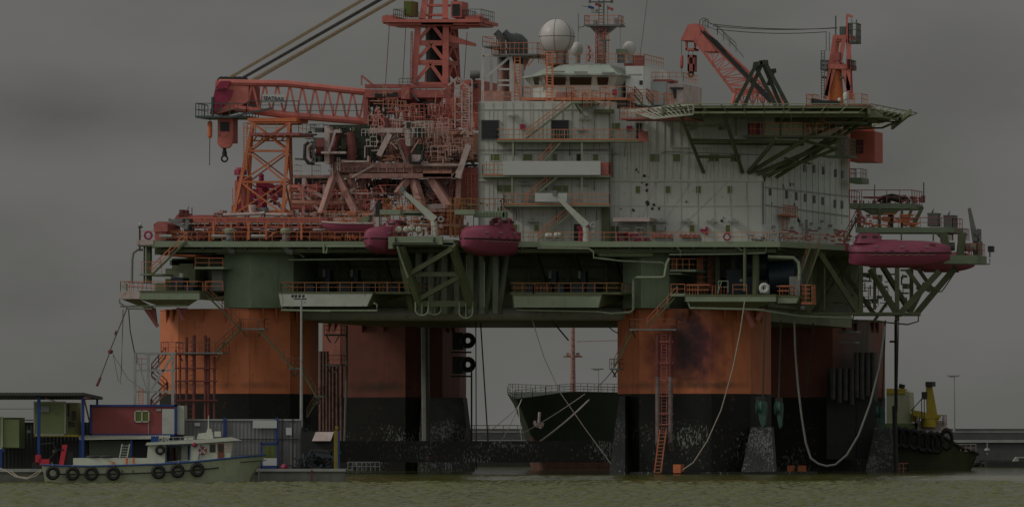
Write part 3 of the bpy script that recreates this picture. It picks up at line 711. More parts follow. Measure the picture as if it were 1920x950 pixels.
# doors and louvres
for (x0, y0, x1, y1, d, nm) in ((1081, 289, 1089, 303, 5, 'doorway'), (1076, 420, 1091, 451, 5, 'doorway'), (1193, 231, 1203, 262, 6, 'doorway')):
    g = MB(); g.pbox(x0, y0, x1, y1, d - .05, .1, 0); build(nm, g, DARK, acc)
LOUV = mat('dark louvre', (.035, .038, .045), .5, .2, 2)
for (x0, y0, x1, y1) in ((903, 226, 935, 261), (1034, 226, 1066, 261)):
    g = MB(); g.pbox(x0, y0, x1, y1, 4.9, .2, 0); o = build('louvre', g, LOUV, acc)
    g = MB()
    for k in range(8): g.pbox(x0 + .5, y0 + 1 + k * (y1 - y0) / 8, x1 - .5, y0 + 3.2 + k * (y1 - y0) / 8, 4.82, .1, 0)
    build('slat', g, LOUV, o)
    g = MB()
    for e in ((x0 - 1.2, y0 - 1.2, x1 + 1.2, y0), (x0 - 1.2, y1, x1 + 1.2, y1 + 1.2), (x0 - 1.2, y0, x0, y1), (x1, y0, x1 + 1.2, y1)): g.pbox(*e, 4.8, .2, 0)
    build('louvre_frame', g, GREY, o)
# walkways with rails
def walkway(x0, x1, y, d, dep, thick=4, rails=(None, None), m=LGREEN, h=1.2):
    g = MB(); g.pbox(x0, y, x1, y + thick, d, dep, 0); o = build('walkway', g, m, acc)
    g = MB(); a = P(x0, y, d); b = P(x1, y, d); bk = V((0, dep, 0))
    g.rail([a + bk, a, b, b + bk], h, 1.35, .04); build('walkway_railing', g, RAIL, o)
    g = MB(); g.pbox(x0, y - 2, x1, y + .5, d - .04, .04, 0); build('toe_plate', g, RAIL, o)
    g = MB()
    for f in (.12, .5, .88):
        p = P(x0 + (x1 - x0) * f, y + thick, d + .2); g.bar(p, p + V((0, dep, -1.6)), .06)
    build('walkway_bracket', g, GREY, o); return o
walkway(932, 1205, 262, 2.8, 2.2); walkway(905, 1143, 328, 2.8, 2.2); walkway(945, 1143, 383, 2.6, 2.4)
g = MB(); g.pbox(1197, 246, 1215, 266, 2.7, .1); g.pbox(1126, 304, 1141, 328, 2.7, 1.5); build('walkway_gate', g, RED, acc)
g = MB()
for x, y0, y1 in ((962, 266, 328), (1091, 266, 328), (960, 330, 383), (1091, 330, 383)): g.bar(P(x, y0, 3), P(x, y1, 3), .12)
for k in range(8): g.bar(P(1034 + k * 5, 243, 3.2), P(1034 + k * 5, 262, 3.2), .04)
build('walkway_post', g, LGREEN, acc)
# plain white sign boards hung on the walkways
g = MB(); g.pbox(943, 302, 1126, 328, 2.5, .08, 0); build('sign_board', g, CLEAN, acc)
g = MB(); g.pbox(1003, 362, 1063, 378, 2.3, .08, 0); build('sign_board', g, CLEAN, acc)
# flights
for (x0, y0, x1, y1) in ((986, 260, 1074, 193), (999, 326, 1050, 268), (983, 382, 1046, 331), (1008, 451, 1083, 390)): stair(x0, y0, x1, y1, 3, (0, .95, 0), acc, DGREEN, RAIL)
g = MB(); g.pbox(1070, 190, 1112, 194, 2.4, 3); g.bar(P(1078, 194, 2.8), P(1090, 212, 4.9), .08); o = build('landing', g, LGREEN, acc)
g = MB(); g.prail(1072, 1110, 190, 2.5, 2, 1.3, .8); g.prail(1092, 1135, 200, 2, 2, 1.6, .5); build('landing_railing', g, RAIL, o)
# brackets, lamps, red boxes, junctions, rust spots
g = MB(); lamp_xy = ((963, 216, 5), (1096, 222, 5), (985, 344, 5), (1092, 344, 5), (1000, 413, 5), (1240, 413, 6), (1288, 413, 6), (1335, 413, 6), (1375, 413, 6), (1092, 242, 5), (1146, 285, 6), (1200, 227, 6))
for x, y, d in lamp_xy: g.pbox(x - 10, y, x + 10, y + 3, d - .7, .5, 0); g.bar(P(x, y, d - .5), P(x, y - 4, d), .05)
build('wall_lamp', g, LGREY, acc)
g = MB()
for x, y, d, w_, h_ in ((980, 233, 5, 5, 9), (1180, 236, 6, 5, 8), (1086, 423, 3, 4, 6), (1103, 423, 5, 3, 7), (1318, 429, 6, 4, 6), (1325, 425, 6, 2, 14)): g.pbox(x - w_, y, x + w_, y + h_, d - .4, .4, 0)
build('fire_box', g, MAG, acc)
g = MB()
rr = random.Random(3)
for x, y, r_ in ((1193, 318, 4), (1197, 323, 2), (1208, 330, 4), (1204, 341, 3), (1212, 346, 4), (1213, 356, 4), (1214, 380, 7), (1226, 384, 4), (1223, 391, 4), (1236, 391, 4), (1164, 392, 2), (1187, 394, 4), (1287, 378, 3), (1225, 413, 3), (1354, 413, 4), (1357, 408, 2)):
    c = P(x, y, 5.9); rad = r_ / 16 * .9
    pts = [c + V((math.cos(t * .9) * rad * rr.uniform(.35, 1.1), 0, math.sin(t * .9) * rad * rr.uniform(.4, 1.2))) for t in range(7)]
    g.extr(pts, (0, .04, 0))
for x, y, r_ in ((1412, 335, 5), (1468, 347, 3), (1470, 352, 2), (1482, 346, 3), (1487, 346, 2), (1447, 382, 2), (1489, 384, 2), (1496, 412, 4), (1499, 415, 3)):
    c = S(max(x, 1433), y, .05); rad = r_ / 16
    g.extr([c + V((math.cos(t * .9) * rad * .6 * rr.uniform(.4, 1.1), .1 * math.cos(t * .9) * rad, math.sin(t * .9) * rad * rr.uniform(.6, 1.9))) for t in range(7)], (.03, -.02, 0))
build('peeled_patch', g, DARK, acc)
g = MB(); g.pbox(1150, 408, 1218, 415, 3, 3); build('awning', g, WPINK, acc)
g = MB(); g.bar(P(1154, 415, 3.1), P(1154, 452, 3.1), .06); g.bar(P(1215, 415, 3.1), P(1215, 452, 3.1), .06); build('awning_post', g, GREY, acc)
# side ladder and platform at the corner
g = MB(); a = S(1452, 405, 1.2); b = S(1478, 408, 1.2); g.rail([a, b], 1.3, .6, .05); g.hexa([a, b, b + V((-.6, 1.2, 0)), a + V((-.6, 1.2, 0))], [x + V((0, 0, .2)) for x in (a, b, b + V((-.6, 1.2, 0)), a + V((-.6, 1.2, 0)))])
for k in range(8): g.bar(S(1462, 412 + k * 5, .5), S(1468, 412 + k * 5, .5), .05)
g.bar(S(1461, 408, .5), S(1461, 455, .5), .07); g.bar(S(1469, 408, .5), S(1469, 455, .5), .07); build('side_ladder', g, RAIL, acc)
g = MB()
for x, y, s_ in ((1448, 426, 3), (1470, 433, 2.5), (1483, 428, 2.5), (1500, 422, 2.5), (1520, 420, 2.5), (1535, 428, 2.5), (1555, 424, 2.5), (1540, 415, 2), (1565, 432, 2.5), (1515, 432, 3)):
    a = S(x, y, .1); g.box(a - V((s_ / 9, .2, .1)), a + V((s_ / 9, .2, s_ / 13)))
g.bar(S(1504, 452, .6), S(1504, 412, .6), .2)
build('vent_fitting', g, LGREY, acc)
# wall runs: a few thin conduits
g = MB()
g.path([P(1240, 287, 5.9), P(1250, 284, 5.9), P(1430, 291, 5.9)], .04); g.path([P(900, 281, 4.9), P(960, 281, 4.9), P(1140, 280, 4.9)], .03)
g.path([P(1148, 278, 5.8), P(1149, 332, 5.8)], .06); g.path([P(1115, 212, 4.9), P(1113, 280, 4.9)], .03)
build('conduit', g, GREY, acc)
g = MB()                                # rooftop railing + things
g.prail(905, 985, 190, 5.4); g.prail(1110, 1175, 204, 5, 3); build('roof_railing', g, RAIL, acc)

# ================================================================== wheelhouse on the roof
wh = thing('wheelhouse', 'white bridge house with slanted dark windows on the roof of the living quarters', 'bridge house', P(1080, 190, 14))
def ring(px0, px1, d, ex):
    a, b = P(px0, 170, d), P(px1, 170, d)
    return [(a.x - ex, a.y + 5 - ex * .3), (a.x + 2 - ex * .6, a.y - ex), (b.x - 1.2 + ex * .6, b.y - ex), (b.x + ex, b.y + 4 - ex * .2), (b.x + 3.5 + ex, b.y + 15), (a.x + 5 - ex, a.y + 15)]
zz = lambda y: P(1080, y, 12).z
q = MB(); q.prism(ring(1000, 1170, 12, 0), zz(205), zz(161)); build('wall', q, WHITE, wh)
q = MB(); q.prism(ring(1000, 1170, 12, 0), zz(161), zz(142), ring(992, 1173, 12, .55)); build('window_band', q, PALE, wh)
q = MB(); q.prism(ring(992, 1176, 12, .8), zz(142), zz(139)); q.prism(ring(1000, 1172, 12, .5), zz(139), zz(120), ring(1012, 1170, 12, -.9)); build('roof', q, mat('pale green roof coaming', (.33, .38, .33), .5, .12, .7, rust=.15), wh)
fr, bk_ = ring(1000, 1170, 12, 0), ring(992, 1173, 12, .55)
for (x0, x1, t0, t1) in ((1022, 1061, 1021, 1061.5), (1068, 1109, 1067.5, 1109.5), (1120, 1140, 1119, 1141.5)):
    g = MB(); y0 = 12 - .62 ; g.extr([P(x0 + 1, 159.5, 11.96), P(x1 - 1, 159.5, 11.96), P(t1, 145, 11.25), P(t0, 145, 11.25)], (0, -.06, 0)); build('window', g, GLASSD, wh)
g = MB(); g.extr([P(1003, 159.5, 14.0), P(1011, 159.5, 13.0), P(1010, 145.5, 12.0), P(1000, 145.5, 13.4)], (-.05, -.05, 0)); build('window', g, GLASSD, wh)
q = MB(); q.pbox(1173, 124, 1206, 196, 15, 10); build('annex', q, WHITE_SIDE_LIFT, wh)
q = MB(); q.pbox(1199, 151, 1205, 159, 14.9, .1); q.pbox(1176, 176, 1181, 190, 14.9, .1); build('window', q, GLASSD, wh)
q = MB(); q.prail(1010, 1208, 119, 12.6, 8, 1.1, 1.1); build('roof_railing', q, RAIL, wh)
q = MB(); q.pbox(980, 183, 1174, 188, 9, 3.4); o = build('walkway', q, RAIL, wh)
q = MB(); q.prail(980, 1062, 183, 9.1, 3, 1.3, 1.0); q.prail(1066, 1106, 183, 9.1, None, 1.3, 1.0); q.prail(1125, 1173, 183, 9.1, 3, 1.3, 1.1); build('walkway_railing', q, RAIL, o)
q = MB()
for x in (1024, 1026, 1035, 1037): q.bar(P(x, 190, 8.8), P(x, 100, 10.5), .05)
for y in range(104, 190, 5): q.bar(P(1024, y, 8.8 + (190 - y) * .018), P(1037, y, 8.8 + (190 - y) * .018), .045)
build('caged_ladder', q, RAIL, wh)
q = MB()
for x, y in ((1045, 133), (1088, 134), (1140, 135), (1190, 139)): q.pbox(x - 12, y, x + 12, y + 2.5, 11, .4)
build('deck_lamp', q, LGREY, wh)
q = MB(); q.pbox(1148, 168, 1155, 179, 11.4, .4); build('fire_box', q, MAG, wh)
q = MB(); q.pbox(1043, 173, 1075, 184, 11.6, .3); q.pbox(908, 171, 944, 190, 8, 3); build('grille', q, BRWN, wh)
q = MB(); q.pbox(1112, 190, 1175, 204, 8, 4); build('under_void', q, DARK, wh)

# radio house to the right
rh = thing('radio_house', 'small pale rusty deckhouse with railed roof right of the bridge house', 'deckhouse', P(1245, 195, 18))
q = MB(); q.pbox(1214, 153, 1249, 197, 18, 8); build('wall', q, mat('pale blue grey panel', (.32, .36, .36), .5, .08, .6), rh)
q = MB(); q.pbox(1249.3, 157, 1281, 197, 18.3, 8); build('wall', q, WPINK, rh)
q = MB(); q.prail(1217, 1281, 153, 18.2, 6, 1.1, .8); build('roof_railing', q, RAIL, rh)
q = MB(); q.pbox(1226, 149, 1258, 153, 19, 3); build('roof_pad', q, RED, rh)
q = MB(); q.pbox(1262, 168, 1267, 184, 18, .3); q.pbox(1256, 164, 1280, 167, 17.8, .4); build('fitting', q, DARK, rh)
q = MB(); q.prail(1176, 1245, 196, 12, 4, 1.4, .9); q.prail(1185, 1215, 190, 13, 4, 1.4, .8); q.prail(1216, 1262, 196, 15, None, 1.2, 1.0); build('access_railing', q, RAIL, rh)
stair(1205, 196, 1190, 178, 12, (0, .9, 0), rh); stair(1225, 196, 1212, 182, 13, (0, .9, 0), rh)

# radomes
RAD = mat('radome shell', (.45, .435, .42), .4, .06, .6)
SEAM = DRAIL
def radome(x, y, r_, d, label, ped, seams=True, flat=1.0):
    t = thing('radome', label, 'radome', P(x, ped, d)); q = MB(); q.smooth = True
    c = P(x, y, d); rad = r_ * (640 + d) / F; q.ball(c, rad, 28, flat); sh = build('radome_shell', q, RAD, t, True)
    if seams:
        q = MB(); q.torus(c, rad * 1.002, .035, 'z', 40, 5)
        for a in (R(20), R(80), R(140)):
            pts = [c + V((math.cos(a) * math.cos(u), math.sin(a) * math.cos(u), math.sin(u))) * rad * 1.002 for u in [i * math.pi / 18 for i in range(37)]]
            q.path(pts, .03, 4)
        build('seam', q, SEAM, sh)
    q = MB(); q.bar(P(x, y + r_ * .8, d), P(x, ped, d), rad * .55, 12); build('pedestal', q, LGREY, t)
    if seams:
        q = MB(); p = P(x, ped, d); q.rail([p + V((math.cos(a) * rad * .62 - 0, math.sin(a) * rad * .62, 0)) for a in [i * math.pi / 4 for i in range(8)]], 1.4, .7, .045, 1, True); q.lathe(p, [(rad * .62, -.15), (rad * .68, 0)], 12)
        build('pedestal_railing', q, RAIL, t)
    return t
radome(1044, 69.5, 34, 14, 'large white satellite radome with dark panel seams on a railed pedestal', 120)
radome(1082, 93, 11.5, 18, 'small pale radome just right of the large one', 119, False, 1.25)
radome(1180, 91, 12.5, 17, 'small white radome on the roof right of the mast', 119, False, 1.1)
t = thing('equipment_box', 'small green box on a post beside the right hand radome', 'box', P(1163, 118, 15))
q = MB(); q.pbox(1155, 92, 1171, 102, 15, .8); build('box', q, LGREEN, t); q = MB(); q.pbox(1157, 102, 1169, 118, 15.2, .6); build('stand', q, GREY, t)
q = MB(); q.pbox(1170, 104, 1203, 124, 17.5, 1.2); solo('louvred_cabinet', q, RED, 'row of dark red slatted cabinets on the roof edge under the right radome', 'cabinet')

# mast
mt = thing('radio_mast', 'white and orange radio mast with railed platform and yards above the bridge house', 'mast', P(1125, 118, 14))
q = MB(); q.pbox(1121, 50, 1131, 119, 14, .8); build('mast_trunk', q, WPINK, mt)
q = MB()
for x, d_ in ((1117, 13.4), (1136, 13.4), (1120, 15)): q.bar(P(x, 50, d_), P(x, 119, d_), .07)
for k in range(7): q.bar(P(1117, 50 + 10 * k, 13.4), P(1136, 60 + 10 * k, 13.4), .045); q.bar(P(1136, 50 + 10 * k, 13.4), P(1117, 60 + 10 * k, 13.4), .045)
build('mast_lattice', q, RED, mt)
q = MB(); q.extr([P(1102, 47, 13.5), P(1158, 47, 13.5), P(1136, 64, 14), P(1118, 64, 14)], (.2, 1.4, 0)); q.pbox(1094, 46, 1162, 49, 13, 2.4); build('platform', q, GREY, mt)
q = MB(); q.prail(1096, 1160, 47, 13.1, 2, 1.15, .55); build('platform_railing', q, RAIL, mt)
q = MB()
q.bar(P(1123, 48, 14), P(1123, -28, 14), .07); q.bar(P(1132, 118, 13.6), P(1132, -30, 13.6), .11, 6); q.bar(P(1139, 48, 14), P(1139, 10, 14), .04)
for y in range(-24, 48, 6): q.bar(P(1123, y, 14), P(1132, y, 14), .04)
q.bar(P(1104, 4, 14), P(1150, 4, 14), .08); q.bar(P(1092, 12, 14), P(1108, 14, 14), .04); q.bar(P(1085, 52, 14), P(1095, 50, 14), .05); q.bar(P(1160, 49, 14), P(1172, 45, 14), .05)
for x in (1106, 1147): q.bar(P(x, 6, 14), P(x, -4, 14), .16)
q.bar(P(1134, 76, 13), P(1134, 120, 13), .13, 6); q.bar(P(1124, 76, 13), P(1144, 76, 13), .1); q.bar(P(1085, 25, 14), P(1085, 60, 14), .03); q.bar(P(1166, 32, 14), P(1166, 52, 14), .04)
build('yard', q, DRAIL, mt)
q = MB()
for x in (1131, 1141): q.bar(P(x, 119, 13.4), P(x, 60, 13.4), .05)
for y in range(62, 119, 5): q.bar(P(1131, y, 13.4), P(1141, y, 13.4), .04)
build('ladder', q, RAIL, mt)
q = MB(); q.pbox(1108, 17, 1118, 24, 13.8, .6); q.pbox(1112, 38, 1118, 47, 13.6, .5); q.pbox(1152, 34, 1157, 46, 13.2, .3); build('aerial_box', q, LGREY, mt)
def flag(x, y, m, lab):
    q = MB(); a = P(x, y, 14); n = 6
    vs = []
    for i in range(n + 1):
        for k in (0, 1): vs.append(a + V((i * .12, .06 * math.sin(i * 1.6), -k * .35 - .02 * i + .05 * math.sin(i))))
    q.add(vs, [(2 * i, 2 * i + 2, 2 * i + 3, 2 * i + 1) for i in range(n)]); solo('flag', q, m, lab, 'flag', 'signal flags on the mast')
flag(1103, 11, BLUE, 'small blue flag flying left of the mast'); flag(1116, 6, MAG, 'small crimson flag flying between the mast poles'); flag(1139, 13, RED, 'small red flag flying right of the mast')
t = thing('signal_light_tower', 'white ladder shaped rack of signal lamps between the radomes and the mast', 'signal lights', P(1105, 118, 13))
q = MB(); q.bar(P(1099, 85, 13), P(1099, 118, 13), .06); q.bar(P(1112, 85, 13), P(1112, 118, 13), .06)
for y in (86, 92, 98, 104, 110, 116): q.bar(P(1099, y, 13), P(1112, y, 13), .05)
build('rack', q, WPINK, t); q = MB()
for i, y in enumerate((89, 95, 101, 107, 113)): q.ball(P(1105 + (1 if i % 2 else -1), y, 12.9), .17, 8)
build('lamp', q, RED, t)
for x, y0, d, lab in ((1084, 25, 15, 'thin whip aerial rising between the large radome and the mast'), (1163, 35, 15, 'thin whip aerial right of the mast platform')):
    q = MB(); q.bar(P(x, y0, d), P(x, 118, d), .03); solo('whip_aerial', q, LGREY, lab, 'aerial')
cable([P(1200, 105, 16), P(1206, 60, 16), P(1215, -10, 16)], .03, WIRE, 'aerial_wire', 'thin dark aerial wire running up from the roof rail beside the right radome', 'wire')

# exhaust stack tower
ex = thing('exhaust_tower', 'white framed exhaust tower with curved dark funnels at the left of the bridge house', 'exhaust tower', P(945, 190, 18))
WF = mat('white frame steel', (.42, .40, .38), .55, .15, 1, rust=.25)
q = MB()
for x, d in ((905, 17), (958, 17), (921, 24), (980, 24)): q.bar(P(x, 104, d), P(x, 190, d), .2)
q.bar(P(905, 104, 17), P(958, 104, 17), .2); q.bar(P(905, 150, 17), P(956, 107, 17), .16); q.bar(P(958, 108, 17), P(977, 190, 17), .17); q.bar(P(905, 90, 17), P(905, 104, 17), .15)
for y in (130, 151, 160): q.bar(P(934, y, 17), P(958, y, 17), .13)
q.bar(P(934, 108, 17.5), P(934, 190, 17.5), .13)
build('frame', q, WF, ex)
q = MB(); q.pbox(905, 86, 932, 89, 17, 5); q.pbox(922, 101, 1007, 104, 16.5, 6); build('platform', q, GREY, ex)
q = MB(); q.prail(905, 931, 86, 17.1, 4); q.prail(922, 1007, 102, 16.6, 5, 1.4, .55); q.bar(P(1006, 104, 17), P(990, 124, 17), .08); build('platform_railing', q, RAIL, ex)
q = MB(); q.smooth = True
for i, (x, d) in enumerate(((942, 19), (957, 20), (966, 21.5), (975, 22.5), (984, 24))):
    top = [P(x, 120, d), P(x, 84, d), P(x - 2, 74, d), P(x - 7, 65, d), P(x - 12, 60 + (i > 1) * 6, d)] if i < 2 else [P(x, 120, d), P(x, 88, d), P(x - 1, 78, d), P(x - 8, 71, d), P(x - 20, 68, d)]
    q.path(top, .43, 12)
build('funnel', q, mat('sooty funnel steel', (.075, .085, .085), .45, .5, 1.2, rust=.2), ex, True)
q = MB(); q.smooth = True
for x, d in ((942, 19.5), (950, 20.5)): q.bar(P(x, 106, d), P(x, 190, d), .5, 10)
build('flue', q, BRWN, ex, True)
q = MB()
for x in (965, 975): q.bar(P(x, 104, 16.8), P(x, 190, 16.8), .09)
for y in range(108, 190, 6): q.bar(P(965, y, 16.8), P(975, y, 16.8), .06)
q.bar(P(996, 104, 18), P(982, 130, 18), .1); q.bar(P(984, 103, 18), P(984, 132, 18), .08)
build('ladder', q, RAIL, ex)
q = MB(); q.pbox(910, 170, 935, 190, 18, 4); build('vent_housing', q, BRWN, ex)

# ================================================================== helideck
hd = thing('helideck', 'green octagonal helicopter deck with net frames propped off the white block', 'helideck', P(1460, 205, 8))
ZH = P(1450, 198, -4).z
f = lambda px, d: (P(px, 200, d).x, 640 + d)
oct_ = [f(1290, -4), f(1612, -4), f(1690, 12), f(1656, 28), f(1480, 36), f(1330, 30), f(1250, 16), f(1238, 5)]
q = MB(); q.prism(oct_, ZH - .22, ZH); build('deck_plate', q, OLIVE, hd)
q = MB(); cx = sum(x for x, y in oct_) / 8; cy = sum(y for x, y in oct_) / 8
def outp(p, k, z): return V((cx + (p[0] - cx) * k, cy + (p[1] - cy) * k, z))
for i in range(8):
    a, b = oct_[i], oct_[(i + 1) % 8]
    n = 9 if i in (0, 4) else 7
    for j in range(n + 1):
        m = (a[0] + (b[0] - a[0]) * j / n, a[1] + (b[1] - a[1]) * j / n)
        q.bar(outp(m, .995, ZH - .75), outp(m, 1.12, ZH + .05), .06)
    q.bar(outp(a, 1.12, ZH + .05), outp(b, 1.12, ZH + .05), .06); q.bar(outp(a, 1.05, ZH - .3), outp(b, 1.05, ZH - .3), .05); q.bar(outp(a, .99, ZH - .8), outp(b, .99, ZH - .8), .12)
build('net_frame', q, mat('pale olive net frame', (.22, .25, .15), .55, .2, 1), hd)
q = MB()
for k in range(7):
    t_ = k / 6; x0 = oct_[7][0] * (1 - t_) + oct_[2][0] * t_
    q.box((x0 - .15, 637, ZH - 1.0), (x0 + .15, 668, ZH - .36))
for y in (640, 650, 660): q.box((oct_[7][0] + 3, y - .15, ZH - 1.15), (oct_[2][0] - 3, y + .15, ZH - .37))
build('deck_beam', q, DGREEN, hd)
q = MB()
for (x0, y0, d0, x1, y1, d1, r_) in ((1276, 216, -2.5, 1319, 323, 5.9, .22), (1357, 214, -2.5, 1392, 323, 5.9, .24), (1403, 323, 5.8, 1456, 260, -2, .24), (1406, 323, 5.8, 1516, 258, 0, .27), (1420, 326, 5.8, 1567, 264, 4, .27), (1440, 330, 6.4, 1600, 232, 8, .24), (1455, 333, 7, 1625, 226, 10, .22), (1430, 331, 6, 1567, 280, 4, .2),
    (1284, 235, -1.2, 1358, 235, -1.2, .16), (1295, 263, 2, 1507, 267, 2, .2), (1295, 269, 4, 1507, 272, 4, .12), (1306, 294, 3.8, 1388, 294, 3.8, .17), (1507, 264, 1, 1570, 280, 4, .18), (1520, 285, 4, 1520, 300, 4, .1), (1470, 296, 4, 1520, 307, 5, .12), (1380, 206, 0, 1380, 255, 0, .15), (1432, 206, 0, 1432, 255, 0, .14), (1463, 206, 2, 1463, 255, 2, .14), (1524, 206, 2, 1524, 255, 2, .13), (1500, 262, 2, 1625, 214, 10, .18), (1595, 224, 10, 1690, 229, 14, .1), (1690, 229, 14, 1692, 214, 14, .1)):
    q.bar(P(x0, y0, d0), P(x1, y1, d1), r_, 8)
q.smooth = True
build('support_strut', q, OLIVE, hd, True)
q = MB(); q.pbox(1393, 254, 1580, 258, 1.5, 3); o = build('access_walkway', q, OLIVE, hd)
q = MB(); q.prail(1404, 1506, 254, 1.6, 2.6, 1.5, .7, .045); q.prail(1506, 1580, 254, 1.6, None, 1.4, .8); q.prail(1545, 1612, 228, 2, None, 1.3, .8); build('walkway_railing', q, RAIL, o)
stair(1528, 252, 1560, 212, 2, (0, 1, 0), hd, OLIVE, RAIL)
q = MB(); q.pbox(1545, 228, 1615, 231, 1, 3); build('landing', q, OLIVE, hd)
q = MB(); q.path([P(1302, 212, -3.6), P(1475, 209, -3.6), P(1479, 206, -3.6)], .12); q.path([P(1480, 200, -4.5), P(1484, 226, -2)], .05); build('gutter_pipe', q, LGREEN, hd)
q = MB(); q.pbox(1404, 230, 1425, 252, 4.5, 1); build('locker', q, MAG, hd)
# left net bay with its walkway
q = MB(); q.pbox(1160, 221, 1300, 224, 0, 4); o = build('access_walkway', q, RED, hd)
q = MB(); q.prail(1162, 1216, 221, .1, 3, 1.2, .9); q.prail(1216, 1240, 221, .1); build('walkway_railing', q, RAIL, o)
q = MB()
a, b = P(1225, 222, -3), P(1300, 214, -4.6); c2, d2 = P(1182, 207, 3), P(1300, 196, -4.6)
for k in range(12):
    t_ = k / 11; q.bar(c2.lerp(d2, t_), a.lerp(b, t_), .06)
q.bar(a, b, .12); q.bar(c2, d2, .1); q.bar(c2, a, .1); q.bar(d2, b, .1); q.bar(c2.lerp(a, .5), d2.lerp(b, .5), .05)
build('net_frame', q, mat('pale net frame', (.33, .34, .29), .55, .2, 1), hd)
q = MB(); q.pbox(1193, 208, 1216, 221, 2, 1.2); build('foam_locker', q, WPINK, hd)
# emergency platform right of the block (green wire cage) and round balcony
q = MB(); q.pbox(1540, 291, 1592, 294, 14, 4); o = build('escape_platform', q, GREEN, hd)
q = MB(); q.prail(1566, 1592, 291, 14, 3, 2.0, .5, .04, 3); build('platform_railing', q, LGREEN, o)
# ================================================================== large lattice boom crane
cr_ = thing('pedestal_crane', 'big coral red crane with tall lattice king tower and boom lying on its rest', 'crane', P(815, 450, 30))
q = MB()
LT = [((776, 157, 28), (784, 46, 28)), ((835, 158, 28), (836, 46, 28)), ((860, 155, 33), (855, 56, 33)), ((800, 157, 33), (806, 46, 33))]
for i, (a, b) in enumerate(LT): q.bar(P(*a), P(*b), .42 if i < 2 else .3)
# above the platform: A-frame legs to the head out of the frame
q.bar(P(792, 36, 28), P(806, -60, 29), .42); q.bar(P(835, 36, 28), P(834, -60, 29), .42); q.bar(P(806, 36, 32), P(815, -60, 31), .3); q.bar(P(858, 36, 31), P(846, -60, 30), .3)
q.pbox(800, -72, 850, -58, 28, 3)
def lerp2(l, f): a, b = P(*l[0]), P(*l[1]); return a.lerp(b, f)
for f0, f1 in ((0, .34), (.37, .67), (.70, 1)):
    for (u, v_) in ((0, 1), (1, 2), (3, 2)):
        a0, a1, b0, b1 = lerp2(LT[u], f0), lerp2(LT[u], f1), lerp2(LT[v_], f0), lerp2(LT[v_], f1)
        q.bar(a0, b0, .24); mid = a1.lerp(b1, .5); q.bar(a0, mid, .24); q.bar(b0, mid, .24); q.bar(a1, b1, .22)
q.pbox(795, 26, 835, 30, 28, 1); q.pbox(792, 8, 840, 12, 28, 1)
build('tower', q, CRANE, cr_)
q = MB(); q.smooth = True; q.bar(P(817, 160, 31), P(815, 48, 31), 1.15, 12); q.pbox(800, 160, 834, 110, 30.5, 2); build('inner_column', q, DARK, cr_, True)
q = MB(); q.pbox(722, 36, 900, 42, 26.5, 7); q.pbox(724, 43, 900, 47, 27, 5); q.pbox(790, 40, 850, 48, 27, 6); q.pbox(716, 31, 742, 42, 27, 4); q.pbox(873, 31, 898, 45, 27, 4); q.bar(P(728, 46, 27), P(785, 52, 28), .2); q.bar(P(845, 52, 28), P(900, 48, 28), .2)
q.bar(P(898, 36, 28), P(908, 36, 28), .1); o = build('head_platform', q, CRANE, cr_)
q = MB(); q.prail(738, 760, 36, 26.6, 5, 1.2, .8); q.prail(868, 902, 36, 26.6, 5, 1.2, .8); build('platform_railing', q, DRAIL, o)
q = MB(); q.smooth = True
for x in (718, 728, 880, 892): q.lathe(P(x, 37, 28), [(.5, 0), (.6, .5), (.5, 1)], 12, 'x')
build('winch_drum', q, RED, cr_, True)
q = MB(); q.pbox(757, 2, 772, 30, 27, 2.4); build('cab', q, mat('yellow green cab', (.16, .15, .03), .4, .2, 1), cr_); q = MB(); q.pbox(759, 4, 770, 27, 26.9, .1, 0); build('cab_window', q, GLASS, cr_)
q = MB(); q.pbox(845, 3, 866, 33, 27, 2.4); o = build('machine_cabin', q, CRANE, cr_); q = MB(); q.pbox(848, 8, 862, 30, 26.9, .1, 0); build('cabin_window', q, DARK, o)
q = MB(); q.extr([P(836, 63, 28), P(893, 82, 28), P(893, 87, 28), P(836, 78, 28)], (0, .6, 0)); build('bracket_arm', q, CRANE, cr_)
q = MB(); q.bar(P(774, 60, 27.5), P(772, 157, 27.5), .06); q.bar(P(771, 60, 27.5), P(769, 157, 27.5), .06)
for y in range(60, 157, 5): q.bar(P(770, y, 27.5), P(774, y, 27.5), .04)
build('ladder', q, RED, cr_)
# boom
q = MB(); qz = MB()
TF = [(410, 155), (538, 157), (685, 173), (830, 190)]; BF = [(441, 203), (538, 216), (685, 228), (830, 236)]
for d in (25.5, 29):
    for (a, b) in zip(TF, TF[1:]): q.bar(P(*a, d), P(*b, d), .42 if d < 27 else .3, 8)
    for (a, b) in zip(BF, BF[1:]): q.bar(P(*a, d), P(*b, d), .45 if d < 27 else .3, 8)
    for k in range(16):
        x0 = 462 + k * 23.5
        def on(L_, x):
            for (a, b) in zip(L_, L_[1:]):
                if a[0] <= x <= b[0]: return P(x, a[1] + (b[1] - a[1]) * (x - a[0]) / (b[0] - a[0]), d)
            return P(x, L_[-1][1], d)
        qz.bar(on(BF, x0), on(TF, x0 + 11), .14 if d < 27 else .1); qz.bar(on(TF, x0 + 11), on(BF, x0 + 23.5), .14 if d < 27 else .1)
for k in range(12):
    x0 = 470 + k * 30; qz.bar(on(BF, x0), on(BF, x0) - V((1, 3.5, 0)), .13); qz.bar(on(TF, x0), on(TF, x0) - V((1, 3.5, 0)), .13)
q.pbox(430, 160, 468, 200, 26, 3.5); q.extr([P(404, 152, 25.3), P(420, 150, 25.3), P(440, 158, 25.3), P(466, 162, 25.3), P(466, 190, 25.3), P(440, 205, 25.3), P(402, 215, 25.3)], (1.1, 3.6, 0))
bo = build('boom', q, CRANE, cr_); build('boom_lattice', qz, CRANE, bo)
